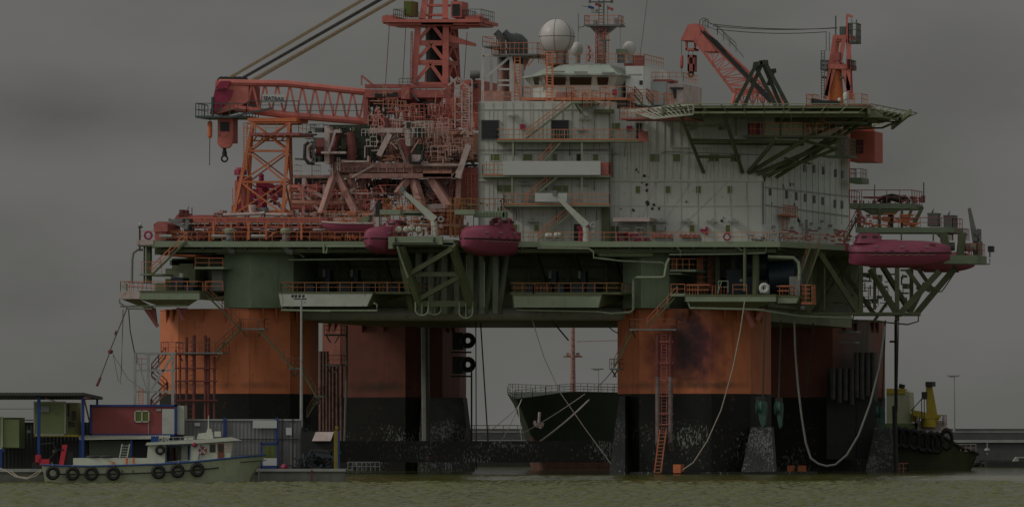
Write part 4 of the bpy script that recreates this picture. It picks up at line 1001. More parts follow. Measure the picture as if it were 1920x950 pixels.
q = MB(); q.extr([P(403, 168, 25.1), P(437, 168, 25.1), P(433, 183, 25.1), P(404, 213, 25.1), P(393, 214, 25.1), P(396, 200, 25.1)], (0, .2, 0)); q.extr([P(403, 166, 24.6), P(414, 152, 24.6), P(432, 152, 24.6), P(426, 166, 24.6)], (0, .5, 0)); build('head_plate', q, MAG, bo)
q = MB(); q.smooth = True
for x in (416, 424, 431, 441, 449, 457): q.lathe(P(x, 154, 26.5), [(.35, -.12), (.62, -.1), (.62, .1), (.35, .12)], 14, 'y'); q.lathe(P(x, 153, 28), [(.35, -.12), (.62, -.1), (.62, .1), (.35, .12)], 14, 'y')
build('sheave', q, DARK, bo, True)
q = MB(); q.pbox(366, 217, 462, 221, 24.5, 4.5); q.prail(367, 462, 217, 24.6, 4, 1.5, 1.0, .05); q.bar(P(430, 220, 24.5), P(510, 203, 24.6), .14); q.prail(465, 560, 205, 24.6, None, 1.0, 1.4, .05); q.prail(560, 690, 219, 24.5, None, 1.5, 1.4, .05); q.pbox(396, 182, 400, 217, 24.6, .3)
build('boom_walkway', q, mat('dark slate railing', (.06, .085, .085), .55, .2, 2), bo)
q = MB(); q.pbox(492, 177, 534, 193, 24.8, .06, 0); sg = build('sign_plate', q, mat('pale sign', (.45, .46, .45), .5, .04), bo)
tx = bpy.data.curves.new('lettering', 'FONT'); tx.body = 'SEATRAX'; tx.size = .82; tx.extrude = .01; tx.align_x = 'CENTER'; tx.align_y = 'CENTER'; tx.offset = .012
to = bpy.data.objects.new('lettering', tx); COL.objects.link(to); dg = bpy.context.evaluated_depsgraph_get()
me = bpy.data.meshes.new_from_object(to.evaluated_get(dg)); bpy.data.objects.remove(to)
lo = bpy.data.objects.new('lettering', me); COL.objects.link(lo); lo.parent = sg; me.materials.clear(); me.materials.append(mat('navy lettering', (.015, .02, .05), .5, .05))
c = P(513, 185, 24.75); wdt = max(v.co.x for v in me.vertices) - min(v.co.x for v in me.vertices); k = M(39) * 1.038 / wdt
lo.location = c - ORG[sg.name]; lo.rotation_euler = (R(90), R(3), 0); lo.scale = (k, k * 1.05, 1)
# hooks and stay ropes (parts of the crane)
q = MB(); q.pbox(408, 218, 437, 268, 26, 1.6); q.extr([P(407, 262, 25.9), P(436, 262, 25.9), P(434, 272, 25.9), P(428, 277, 25.9), P(414, 277, 25.9), P(408, 271, 25.9)], (0, 1.7, 0)); hk = build('hook_block', q, CRANE, cr_)
q = MB(); q.pbox(413, 229, 430, 246, 25.9, .2, 0); build('sheave_slot', q, DARK, hk)
q = MB(); q.bar(P(421, 277, 26.7), P(421, 290, 26.7), .22, 8); q.bar(P(421, 284, 26.7), P(421, 293, 26.7), .3, 8); q.torus(P(421, 297.5, 26.7), .36, .11, 'y', 20, 8); build('hook_ring', q, DARK, hk)
q = MB(); q.smooth = True; q.lathe(P(393.5, 256, 26), [(.15, -.2), (.28, 0), (.30, .1), (.30, 1.7), (.2, 1.85)], 12); bl = build('headache_ball', q, ORNG, cr_, True); q = MB(); q.bar(P(393.5, 256, 26), P(393, 310, 26), .05); q.bar(P(394, 216, 26), P(394, 228, 26), .05); build('ball_wire', q, WIRE, bl)
q = MB()
for x in (412, 417, 424, 430): q.bar(P(x, 215, 26.5), P(x, 232, 26.5), .03)
build('hoist_wire', q, TAN, cr_)
for nm, m, starts, end in (('stay_rope', TAN, ((418, 151), (421, 151), (424, 151)), (679, 0)), ('stay_rope', WIRE, ((443, 151), (446, 151), (449, 151)), (711, 0)), ('stay_rope', TAN, ((460, 155), (464, 156), (468, 157)), (737, 0))):
    q = MB()
    for i, s_ in enumerate(starts):
        for e in (0, 1.5):
            a = P(s_[0], s_[1] + e, 26.5 + i * .4); ex_ = P(end[0] + (i - 1) * 4, end[1] + e, 27.2 + i * .4); q.bar(a, a.lerp(ex_, 1.55), .042, 4)
    build(nm, q, m, cr_)
for x0, y0, x1, y1 in ((730, 48, 723, 157), (876, 60, 870, 150), (761, 48, 755, 157)):
    q = MB(); q.bar(P(x0, y0, 27), P(x1, y1, 27), .045); build('hanging_wire', q, REDPIPE, cr_)
# slewing house at the boom foot
q = MB(); q.pbox(684, 158, 840, 165, 24, 1.2); q.pbox(684, 168, 838, 181, 23.6, 1.2); q.pbox(684, 176, 838, 183, 23.5, 1.4); q.pbox(835, 158, 846, 246, 23.4, 1.4); q.pbox(681, 176, 690, 232, 24, 1); q.pbox(756, 176, 761, 240, 23.4, .8); q.pbox(780, 225, 850, 236, 24, 3); q.pbox(752, 165, 768, 186, 23, 1.4); q.bar(P(678, 142, 24), P(700, 160, 24), .14); q.bar(P(678, 142, 24), P(678, 160, 24), .1)
build('boom_foot_frame', q, RED, cr_)
q = MB(); q.pbox(845, 183, 866, 222, 22.5, 2); q.pbox(866, 150, 898, 240, 28, 8); q.pbox(862, 160, 880, 190, 26, 3); build('machine_house', q, CRANE, cr_)
q = MB(); q.pbox(703, 173, 746, 182, 23.4, .3, 0); q.pbox(880, 157, 896, 165, 27.9, .2, 0); q.pbox(783, 186, 797, 236, 25, 1); q.pbox(690, 184, 780, 200, 30, 1)
for k in range(3): q.pbox(850 + k * 5, 207 + (k % 2) * 4, 853 + k * 5, 210 + (k % 2) * 4, 22.45, .1, 0)
build('grille', q, DARK, cr_)
q = MB(); a = [(700, 185), (722, 185)]
for x in (701, 722): q.bar(P(x, 184, 24.5), P(x, 240, 24.5), .12)
for k in range(4): q.xbrace(P(701, 184 + k * 14, 24.5), P(701, 198 + k * 14, 24.5), P(722, 184 + k * 14, 24.5), P(722, 198 + k * 14, 24.5), .09); q.bar(P(701, 198 + k * 14, 24.5), P(722, 198 + k * 14, 24.5), .09)
build('lattice_post', q, DARK, cr_)
q = MB()
for x0, x1, y0, y1 in ((853, 885, 150, 240), (866, 880, 170, 240)):
    for x in (x0, x1): q.bar(P(x, y0, 21), P(x, y1, 21), .1)
    for k in range(6): q.bar(P(x0, y0 + 15 * k, 21), P(x1, y0 + 15 * k, 21), .07); q.bar(P(x0, y0 + 15 * k, 21), P(x1, y0 + 15 * k + 14, 21), .05)
q.bar(P(858, 145, 21), P(885, 172, 21), .12); q.bar(P(858, 145, 21), P(840, 160, 21), .12)
build('access_frame', q, WPINK, cr_)
q = MB(); q.smooth = True; q.lathe(P(881, 140, 27), [(.45, 0), (.5, .1), (.5, 1.0), (.42, 1.25)], 14, 'x'); q.bar(P(888, 140, 27), P(888, 152, 28), .2, 8); build('silencer', q, GREY, cr_, True)
for k in range(9):
    pass
q = MB()
for k in range(10): q.bar(P(770 + k * 7, 195, 27), P(774 + k * 7, 238, 27), .1); q.bar(P(774 + k * 7, 238, 27), P(777 + k * 7, 195, 27), .1)
q.prail(772, 835, 228, 23, None, 1.6, .8); q.prail(772, 835, 245, 22, None, 1.4, .8)
build('walkway_lattice', q, CRANE, cr_)
q = MB(); q.smooth = True; q.path([P(836, 244, 31), P(836, 440, 31)], 2.2, 16); build('pedestal', q, RED, cr_, True)

# ================================================================== boom rest tower
br = thing('boom_rest', 'orange lattice tower carrying the tip end of the big crane boom', 'tower', P(495, 402, 25))
q = MB(); q.pbox(464, 221, 556, 228, 24, 4); q.pbox(470, 228, 550, 232, 24.3, 3)
LG = [((474, 230, 24), (438, 401, 22)), ((474, 230, 27), (463, 401, 29)), ((542, 230, 24), (530, 401, 22)), ((544, 230, 27), (548, 401, 29))]
for a, b in LG: q.bar(P(*a), P(*b), .21)
fs = [0, .31, .65, 1]
for f0, f1 in zip(fs, fs[1:]):
    for u, v_ in ((0, 2), (1, 3), (0, 1), (2, 3)):
        a0, a1, b0, b1 = lerp2(LG[u], f0), lerp2(LG[u], f1), lerp2(LG[v_], f0), lerp2(LG[v_], f1)
        q.xbrace(a0, a1, b0, b1, .115 if (u, v_) != (1, 3) else .09); q.bar(a1, b1, .14)
q.pbox(440, 394, 550, 401, 23, 1)
build('lattice', q, ORNG, br)
q = MB(); q.pbox(468, 249, 561, 254, 23, 5); o = build('platform', q, RED, br); q = MB(); q.prail(457, 560, 249, 23, 4, 1.2, 1.4); build('platform_railing', q, RAIL, o)
q = MB()
for x in (457, 463): q.bar(P(x, 234, 22.5), P(x, 320, 22.5), .06)
for y in range(236, 320, 5): q.bar(P(457, y, 22.5), P(463, y, 22.5), .045)
for x in range(476, 552, 13): q.bar(P(x + 6, 254, 23), P(x, 264, 24), .08)
q.bar(P(474, 264, 24), P(540, 264, 24), .1)
build('ladder', q, RAIL, br)

# ================================================================== right hand crane
rc = thing('pedestal_crane', 'red crane with raised lattice boom and slender king post behind the helideck', 'crane', P(1570, 450, 40))
q = MB()
T0, T1 = (1312, 50, 37), (1470, 196, 37); B0, B1 = (1303, 76, 37), (1378, 176, 37)
for d, dd in ((37, 0), (40, 0)):
    q.bar(P(T0[0], T0[1], d), P(T1[0], T1[1], d), .2, 6); q.bar(P(B0[0], B0[1], d), P(B1[0], B1[1], d), .2, 6); q.bar(P(B1[0], B1[1], d), P(1372, 196, d), .25, 6)
    q.truss(P(1330, 66, d), P(1466, 192, d), P(1325, 108, d), P(1378, 178, d), 11, .09); q.bar(P(1313, 62, d), P(1446, 192, d), .15, 6)
    q.truss(P(1330, 78, d), P(1440, 186, d), P(1332, 66, d), P(1460, 186, d), 12, .06)
q.extr([P(1303, 72, 36.8), P(1318, 64, 36.8), P(1342, 96, 36.8), P(1318, 97, 36.8)], (1, 3.4, 0))
q.extr([P(1284, 58, 37), P(1290, 46, 37), P(1304, 44, 37), P(1314, 56, 37), P(1310, 78, 37), P(1296, 76, 37), P(1275, 76, 37)], (1, 3, 0)); q.pbox(1377, 166, 1420, 175, 37, 3)
q.truss(P(1378, 178, 38), P(1462, 178, 38), P(1372, 197, 38), P(1470, 197, 38), 10, .09)
bo = build('boom', q, CRANE, rc)
q = MB(); q.extr([P(1316, 60, 36.7), P(1322, 58, 36.7), P(1452, 188, 36.7), P(1444, 194, 36.7)], (0, .5, 0)); q.extr([P(1330, 66, 36.5), P(1345, 76, 36.5), P(1362, 96, 36.5), P(1352, 92, 36.5)], (0, .3, 0)); build('inner_boom', q, DARK, bo)
q = MB(); q.pbox(1285, 74, 1304, 78, 37.5, 1.5); q.pbox(1285, 91, 1304, 95, 37.5, 1.5)
for x in (1285, 1301): q.pbox(x, 76, x + 3, 94, 37.5, .4); 
build('hook_frame', q, CRANE, rc)
q = MB()
for e in ((1289, 103, 1292, 134), (1299, 103, 1302, 134), (1289, 103, 1302, 108), (1289, 120, 1302, 134)): q.pbox(*e, 37.6, 1.1)
hk = build('hook_block', q, RED, rc); q = MB(); q.pbox(1291, 106, 1300, 128, 38, .5); q.torus(P(1295.5, 139.5, 38), .3, .13, 'y', 16, 6); q.bar(P(1296, 133, 38), P(1296, 138, 38), .15); build('hook', q, DARK, hk)
q = MB(); q.smooth = True; q.lathe(P(1278, 125, 38), [(.1, -.25), (.22, 0), (.23, .1), (.23, 1.25), (.15, 1.4)], 10); bl = build('headache_ball', q, RED, rc, True)
q = MB(); q.bar(P(1278, 76, 38), P(1278, 103, 38), .035); q.bar(P(1278, 125, 38), P(1278, 142, 38), .03)
for x in (1291, 1299): q.bar(P(x, 90, 38), P(x, 104, 38), .03)
build('hoist_wire', q, WIRE, bl)
q = MB(); q.rail([P(1322, 56, 36.8), P(1345, 66, 36.8), P(1380, 98, 36.8)], 1.1, 1.2, .045); q.path([P(1312, 46, 37), P(1312, 38, 37), P(1320, 34, 37), P(1328, 38, 37), P(1327, 54, 37)], .06); q.path([P(1318, 48, 38), P(1318, 40, 38), P(1327, 36, 38)], .06); q.bar(P(1345, 48, 37), P(1395, 108, 37), .04); build('boom_walkway', q, DRAIL, bo)
q = MB()
for a, b in (((1332, 45, 37.5), (1570, 53, 41)), ((1336, 49, 38), (1570, 52, 42)), ((1343, 55, 37.5), (1550, 60, 41))): q.path(sag(P(*a), P(*b), .35, 8), .045, 4)
build('pendant_wire', q, WIRE, rc)
q = MB(); q.smooth = True; q.lathe(P(1567, 205, 42), [(1.0, 0), (.95, 2), (.85, 3.5), (.72, 5.1)], 18); build('king_post', q, mat('orange cylinder paint', (.50, .15, .045), .45, .2, .8, streak=.4, streakcol=(.2, .06, .03)), rc, True)
q = MB()
for a, b in (((1547, 186, 41), (1566, 66, 41)), ((1590, 172, 41), (1592, 66, 41)), ((1556, 186, 45), (1572, 66, 44)), ((1596, 186, 45), (1590, 66, 44)), ((1584, 66, 41), (1572, 130, 41)), ((1549, 180, 41), (1566, 118, 41)), ((1592, 170, 41), (1578, 118, 41))): q.bar(P(*a), P(*b), .3)
q.pbox(1563, 66, 1592, 73, 40.8, 3.2); q.pbox(1551, 120, 1591, 129, 40.6, 4); q.bar(P(1588, 66, 41), P(1588, 28, 41), .14); q.bar(P(1588, 28, 41), P(1599, 32, 41), .16); q.pbox(1564, 72, 1582, 78, 41, 2)
build('king_post_frame', q, CRANE, rc)
q = MB(); q.pbox(1574, 50, 1585, 66, 41, 1.5); q.bar(P(1567, 66, 41), P(1567, 30, 41), .1); q.prail(1591, 1606, 80, 40.5, 2, 2.4, .5, .06, 2); q.pbox(1590, 77, 1607, 81, 40.5, 2); q.bar(P(1605, 80, 40.5), P(1606, 37, 40.5), .08); q.bar(P(1598, 80, 40.5), P(1597, 36, 40.5), .05)
q.prail(1539, 1551, 130, 40.5, 3, 1.1, .6, .05); q.prail(1590, 1593, 130, 40.5, 3, 1.2, .6, .05); q.pbox(1538, 129, 1552, 131.5, 40.5, 3); q.pbox(1540, 143, 1547, 147, 40.5, 1); q.pbox(1575, 143, 1580, 147, 40.5, 1)
for x in (1540, 1546): q.bar(P(x, 95, 40.4), P(x, 186, 40.4), .06)
for y in range(96, 186, 5): q.bar(P(1540, y, 40.4), P(1546, y, 40.4), .04)
for x in (1549, 1555): q.bar(P(x, 60, 40.4), P(x, 96, 40.4), .05)
build('post_platform', q, DRAIL, rc)
q = MB(); q.pbox(1564, 98, 1574, 113, 40, 1); build('post_winch', q, RED, rc)
q = MB(); q.pbox(1510, 194, 1617, 205, 38, 6); o = build('slewing_base', q, RED, rc); q = MB(); q.prail(1512, 1524, 193, 38, 3, 1.1, .6); q.prail(1590, 1616, 194, 38, 3, 1.2, .7); build('base_railing', q, RAIL, o)
q = MB(); q.extr([P(1522, 184, 38), P(1545, 188, 38), P(1575, 189, 38), P(1575, 197, 38), P(1522, 197, 38)], (0, 2, 0)); build('counterweight', q, DARK, rc)
q = MB(); q.smooth = True; q.lathe(P(1586, 187, 37.6), [(.3, 0), (.35, .2), (.35, .7), (.15, .95)], 12); q.ball(P(1574, 187, 37.6), .25, 10); q.bar(P(1586, 197, 37.6), P(1586, 187, 37.6), .1); build('beacon', q, PALE, rc, True)
q = MB(); q.smooth = True; q.path([P(1570, 205, 43), P(1570, 452, 43)], 1.6, 16); build('pedestal', q, CRANE, rc, True)
q = MB(); q.pbox(1594, 246, 1640, 303, 30, 4); q.extr([P(1594, 240, 31), P(1640, 236, 31), P(1640, 247, 31), P(1594, 247, 31)], (0, 3, 0)); o = build('counter_house', q, mat('coral box paint', (.44, .11, .075), .5, .12, .6), rc)
q = MB(); q.pbox(1599, 262, 1619, 288, 29.95, .1, 0); build('house_recess', q, REDPIPE, o); q = MB(); q.prail(1599, 1619, 288, 29.9, None, .9, .7, .04); build('house_railing', q, RED, o)
# dark props beside the boom
t = thing('strut_stack', 'dark green stowed inverted V struts beside the raised boom above the helideck', 'struts', P(1430, 196, 34))
for a, b in (((1418, 121, 30), (1378, 198, 30)), ((1429, 118, 31), (1396, 198, 31)), ((1417, 126, 30.5), (1455, 198, 30.5)), ((1435, 118, 30), (1477, 198, 30)), ((1431, 120, 31), (1464, 198, 31)), ((1450, 134, 32), (1440, 160, 32))):
    q = MB(); q.bar(P(*a), P(*b), .26); q.bar(P(*a) - V((.35, 0, 0)), P(*a) + V((.35, 0, .1)), .3); build('strut', q, VDGREEN, t)
# ================================================================== drilling / handling module
dm = thing('drilling_module', 'weathered pink brown drilling module on splayed legs below the big crane boom', 'drilling module', P(740, 452, 15))
q = MB(); q.pbox(620, 305, 850, 315, 11.5, 1.2); q.pbox(622, 316, 848, 323, 11.7, .8); q.pbox(655, 325, 862, 334, 11, 1); q.pbox(549, 328, 655, 333, 12, 1); q.pbox(625, 322, 860, 326, 12.5, 8)
for k in range(14): q.pbox(628 + k * 16, 306, 630 + k * 16, 323, 11.4, .3)
build('girder', q, BRWN, dm)
for a, b, r_ in (((627, 324, 12), (602, 402, 10), .38), ((631, 324, 12), (668, 400, 11), .42), ((657, 334, 12), (676, 402, 13), .4), ((674, 335, 18), (690, 402, 18), .4), ((770, 326, 12), (745, 364, 11), .42), ((772, 326, 12), (792, 390, 11), .5), ((808, 334, 12), (843, 388, 11), .5), ((826, 334, 14), (846, 395, 14), .4), ((840, 334, 16), (846, 395, 16), .4), ((691, 334, 16), (714, 378, 16), .3), ((860, 334, 12), (858, 395, 12), .35), ((722, 334, 18), (722, 395, 18), .35), ((686, 334, 17), (686, 395, 17), .35)):
    q = MB(); q.bar(P(*a), P(*b), r_); build('leg', q, BRWN, dm)
q = MB(); q.bar(P(640, 362, 12), P(725, 362, 12), .1); q.bar(P(655, 334, 13), P(635, 356, 13), .18); q.bar(P(700, 395, 12), P(850, 385, 12), .35); q.xbrace(P(795, 340, 14), P(795, 380, 14), P(840, 340, 14), P(840, 380, 14), .18); q.bar(P(625, 385, 12), P(660, 355, 12), .12)
build('leg_brace', q, WPINK, dm)
q = MB(); q.pbox(700, 336, 775, 362, 20, 6); q.pbox(788, 366, 846, 384, 18, 5); q.pbox(552, 334, 618, 347, 14, 6); q.pbox(775, 336, 800, 366, 22, 4); build('dark_bay', q, DARK, dm)
q = MB()
for x0, y0, x1, y1, d, dep in ((608, 237, 618, 307, 11, 1.2), (617, 243, 638, 249, 10.4, .6), (602, 284, 648, 288, 10, .4), (693, 240, 758, 249, 11.5, 1), (760, 227, 769, 274, 10.5, 1), (770, 290, 790, 307, 10.6, 1), (756, 228, 790, 232, 11, 1), (640, 301, 690, 304, 10.3, .4)): q.pbox(x0, y0, x1, y1, d, dep)
q.bar(P(731, 251, 11), P(710, 292, 11), .36); q.bar(P(745, 262, 12), P(760, 304, 12), .2); q.bar(P(660, 332, 11), P(700, 310, 11), .12); q.bar(P(617, 285, 10), P(628, 248, 10), .14); q.bar(P(716, 236, 12), P(716, 290, 12), .1)
q.bar(P(690, 292, 10), P(690, 303, 10), .1); q.bar(P(684, 274, 10), P(706, 274, 10), .07); q.bar(P(684, 274, 10), P(684, 296, 10), .07)
build('white_frame', q, WPINK, dm)
q = MB(); q.pbox(617, 234, 678, 303, 12.5, 5); q.pbox(676, 254, 708, 296, 12.2, 4); q.pbox(678, 233, 692, 252, 12.4, 3); q.pbox(778, 238, 790, 256, 11, 1.2); q.pbox(762, 229, 768, 240, 10.3, .4); q.pbox(778, 270, 788, 304, 11, 1.5); q.pbox(680, 290, 692, 306, 12, 1); build('machinery_block', q, VDGREEN, dm)
q = MB()
for x in (629, 643, 660): q.pbox(x, 238, x + 5, 246, 12.3, .3)
for x in (689, 698): q.pbox(x, 258, x + 1.2, 294, 12, .2)
q.pbox(622, 249, 632, 270, 12.2, .3); q.pbox(640, 260, 652, 280, 12.2, .3)
build('panel_detail', q, OLIVE, dm)
q = MB(); q.smooth = True
q.path([P(634, 250, 11.4), P(628, 268, 11.2), P(622, 290, 11.2), P(622, 306, 11.2)], .35, 8); q.path([P(655, 250, 11.2), P(658, 262, 11), P(661, 280, 11), P(659, 302, 11)], .55, 10); q.path([P(752, 264, 10.8), P(762, 280, 10.6), P(767, 302, 10.6)], .3, 8); q.path([P(724, 222, 12), P(729, 240, 12)], .3, 8)
q.bar(P(593, 276, 11), P(608, 276, 11), 1.0, 8)
build('riser_arm', q, REDPIPE, dm, True)
q = MB(); q.smooth = True; q.path([P(579, 266, 11), P(572, 272, 11), P(571, 296, 11), P(578, 306, 11), P(590, 307, 11)], .2, 8); q.path([P(768, 290, 10), P(770, 305, 10), P(786, 305, 10), P(792, 298, 10), P(793, 282, 10)], .22, 8); build('hose', q, DARK, dm, True)
q = MB(); q.smooth = True; q.path([P(584, 270, 11.2), P(577, 276, 11.2), P(577, 296, 11.2), P(584, 302, 11.2)], .32, 8); q.path([P(590, 284, 11), P(608, 284, 11)], .3, 8); build('white_pipe', q, WPINK, dm, True)
q = MB(); q.prail(582, 606, 247, 11, 2, .9, .5); q.prail(583, 606, 303, 11, 2, 2.4, .5, .07, 4); q.pbox(586, 258, 607, 262, 11, 1); q.pbox(590, 240, 606, 248, 11.3, .6); q.pbox(590, 290, 607, 303, 12, 1); q.bar(P(553, 298, 12), P(572, 299, 12), .12); q.bar(P(572, 250, 11), P(590, 252, 11), .06); q.bar(P(572, 260, 11), P(590, 260, 11), .06)
build('dark_cage', q, DRAIL, dm)
q = MB(); q.prail(678, 706, 255, 11.5, None, .8, .5); q.prail(694, 706, 275, 11, None, 1.2, .6); q.prail(756, 800, 258, 10.4, 2, 1.2, .6); q.prail(779, 812, 240, 10.8, None, .8, .6); q.prail(548, 585, 330, 12, 3, 1.4, .7); build('pale_railing', q, RAILW, dm)
# pinkish machinery at the right
PEACH = mat('peach weathered paint', (.40, .20, .14), .6, .35, 1.3, rust=.35, rustcol=(.16, .07, .05), streak=.4)
q = MB(); q.pbox(800, 248, 886, 300, 15, 6); q.pbox(802, 246, 884, 252, 14.5, .6); q.pbox(870, 256, 886, 300, 14, 2); q.pbox(793, 320, 846, 332, 11, 1)
for k in range(6): q.pbox(812 + k * 12, 256, 815 + k * 12, 300, 14.7, .3)
q.extr([P(796, 262, 14.6), P(812, 246, 14.6), P(812, 252, 14.6), P(800, 266, 14.6)], (0, .5, 0)); q.pbox(730, 243, 752, 252, 13, 1.4); q.pbox(708, 270, 756, 288, 16, 3)
build('mud_module', q, PEACH, dm)
q = MB(); q.bar(P(878, 272, 11), P(858, 334, 11), .38); q.extr([P(846, 335, 11), P(866, 335, 11), P(866, 318, 11), P(858, 315, 11)], (0, 1, 0)); q.pbox(770, 307, 862, 311, 11, .8); build('white_brace', q, WPINK, dm)
q = MB(); pts = [P(793, 296, 13), P(793, 284, 13), P(799, 279, 13), P(812, 280, 13), P(830, 285, 13), P(850, 288, 13)]
for a, b in zip(pts, pts[1:]):
    n = max(2, int((b - a).length / .5))
    for i in range(n): c = a.lerp(b, i / n); q.box(c - V((.22, .3, .3)), c + V((.2, .3, .3)))
build('drag_chain', q, DARK, dm)
q = MB(); q.smooth = True; q.torus(P(851, 288, 12.6), .55, .1, 'y', 20, 6)
for k in range(3):
    a = k * math.pi / 3; c = P(851, 288, 12.6); q.bar(c - V((math.cos(a) * .55, 0, math.sin(a) * .55)), c + V((math.cos(a) * .55, 0, math.sin(a) * .55)), .05)
build('hand_wheel', q, DARK, dm, True)
rr = random.Random(11)
def clutter(x0, y0, x1, y1, d, n, m, parent, nm, smax=9, tub=.4):
    q = MB()
    for _ in range(n):
        x, y = rr.uniform(x0, x1), rr.uniform(y0, y1); s_ = rr.uniform(1.2, smax)
        if rr.random() < tub:
            if rr.random() < .5: q.bar(P(x, y, d), P(min(x + s_ * 3, x1 + 4), y, d + .2), rr.uniform(.05, .16), 6)
            else: q.bar(P(x, y, d), P(x, min(y + s_ * 2, y1 + 2), d), rr.uniform(.04, .12), 6)
        else: q.pbox(x, y, x + s_, min(y + s_ * rr.uniform(.5, 1.3), y1 + 1), d + rr.uniform(0, 2), rr.uniform(.3, 1.4))
    o = build(nm, q, m, parent); o['kind'] = 'stuff'; return o
clutter(800, 292, 858, 318, 13.4, 50, BRWN, dm, 'valve_gear', 6); clutter(862, 288, 890, 312, 13, 24, DARK, dm, 'valve_gear', 6)
clutter(690, 292, 770, 303, 12, 30, PEACH, dm, 'valve_gear', 7); clutter(770, 230, 890, 262, 17, 34, CRANE, dm, 'valve_gear', 8); clutter(700, 340, 860, 395, 17, 50, BRWN, dm, 'valve_gear', 8)
def tangle(x0, y0, x1, y1, d, n, m, parent, nm='light_framing'):     # short rails, ladders and diagonal braces standing about the module
    q = MB()
    for _ in range(n):
        x, y = rr.uniform(x0, x1), rr.uniform(y0, y1); k = rr.random(); dd = d + rr.uniform(0, 3)
        if k < .35: q.prail(x, min(x + rr.uniform(14, 34), x1 + 3), y, dd, None, rr.uniform(.8, 1.3), rr.uniform(.5, .9), .04)
        elif k < .5:
            for e in (0, 5): q.bar(P(x + e, y - 10, dd), P(x + e, y + 14, dd), .05)
            for j in range(6): q.bar(P(x, y - 10 + 4 * j, dd), P(x + 5, y - 10 + 4 * j, dd), .035)
        elif k < .8: q.bar(P(x, y, dd), P(x + rr.uniform(-16, 16), min(y + rr.uniform(8, 24), y1 + 4), dd), rr.uniform(.05, .12))
        else: q.bar(P(x, y, dd), P(x + rr.uniform(12, 40), y, dd), rr.uniform(.04, .1), 6)
    o = build(nm, q, m, parent); o['kind'] = 'stuff'; return o
tangle(690, 236, 880, 300, 11.5, 46, WPINK, dm); tangle(690, 190, 880, 246, 21, 46, CRANE, dm); tangle(700, 240, 885, 304, 13, 36, PEACH, dm); tangle(560, 336, 700, 398, 12.5, 40, PEACH, dm); tangle(780, 300, 890, 390, 13, 30, CRANE, dm); tangle(600, 305, 850, 330, 11, 16, WPINK, dm)
tangle(700, 340, 850, 396, 13.5, 30, WPINK, dm); tangle(690, 236, 884, 304, 10.6, 60, mat('pale pink steel', (.46, .28, .24), .6, .3, 1.5, rust=.3), dm); tangle(556, 336, 720, 400, 11, 60, CRANE, dm); tangle(690, 165, 884, 246, 20, 40, PEACH, dm); tangle(650, 335, 860, 398, 12, 40, BRWN, dm); tangle(690, 160, 850, 240, 22.5, 26, DRAIL, dm)
clutter(700, 200, 860, 250, 27, 40, CRANE, dm, 'upper_gear', 8, .6)
clutter(616, 240, 710, 302, 12.0, 60, DARK, dm, 'control_gear', 5, .6); clutter(616, 240, 712, 302, 11.6, 26, WPINK, dm, 'control_gear', 4, .8); clutter(700, 250, 800, 305, 12.6, 60, BRWN, dm, 'control_gear', 6, .6); clutter(575, 245, 612, 304, 12, 30, DARK, dm, 'control_gear', 5, .7); clutter(700, 246, 890, 306, 13.8, 46, WPINK, dm, 'control_gear', 4, .8); clutter(640, 336, 800, 400, 15, 40, DARK, dm, 'control_gear', 7, .5); clutter(700, 186, 850, 240, 23.3, 44, REDPIPE, dm, 'upper_gear', 6, .6)
q = MB(); q.pbox(862, 313, 900, 400, 14, 4); q.pbox(848, 325, 868, 400, 18, 4); q.pbox(700, 250, 890, 300, 26, 4); build('back_wall', q, RED, dm)
q = MB()
for x in (877, 884): q.bar(P(x, 325, 13.6), P(x, 385, 13.6), .06)
for y in range(326, 385, 5): q.bar(P(877, y, 13.6), P(884, y, 13.6), .045)
build('ladder', q, RAIL, dm)

# ================================================================== pipe rack and left deck
pr = thing('pipe_rack', 'pipe rack with long orange pink pipes right of the orange boom rest tower', 'pipe rack', P(600, 400, 16))
for x0, x1, y, r_, d in ((547, 655, 351, .28, 13), (547, 640, 357, .22, 14), (547, 672, 380, .3, 12), (547, 690, 387, .4, 13), (560, 690, 394, .35, 14), (550, 660, 346, .2, 15), (549, 650, 366, .2, 15), (549, 650, 372, .25, 14)):
    q = MB(); q.smooth = True; q.path([P(x0, y, d), P(x1, y, d)], r_, 10); build('pipe', q, rr.choice([PEACH, CRANE, BRWN]), pr, True)
q = MB()
for x in (566, 605, 640): q.pbox(x, 345, x + 5, 402, 12.5, .5)
q.bar(P(575, 354, 12), P(618, 375, 12), .25); q.bar(P(560, 352, 12), P(600, 396, 12), .2); q.bar(P(630, 380, 12), P(665, 352, 12), .2); q.pbox(566, 334, 573, 349, 12, .5); q.pbox(546, 399, 700, 403, 11, 6)
build('rack_frame', q, WPINK, pr)
clutter(552, 352, 690, 398, 16, 60, CRANE, pr, 'pipework', 8, .6); clutter(640, 398, 690, 414, 9, 26, ORNG, pr, 'pipework', 6, .6)
q = MB(); q.prail(600, 700, 420, 8, None, 1.5, .6, .05); q.prail(620, 700, 432, 6, None, 1.2, .6, .05); build('railing', q, RAIL, pr)

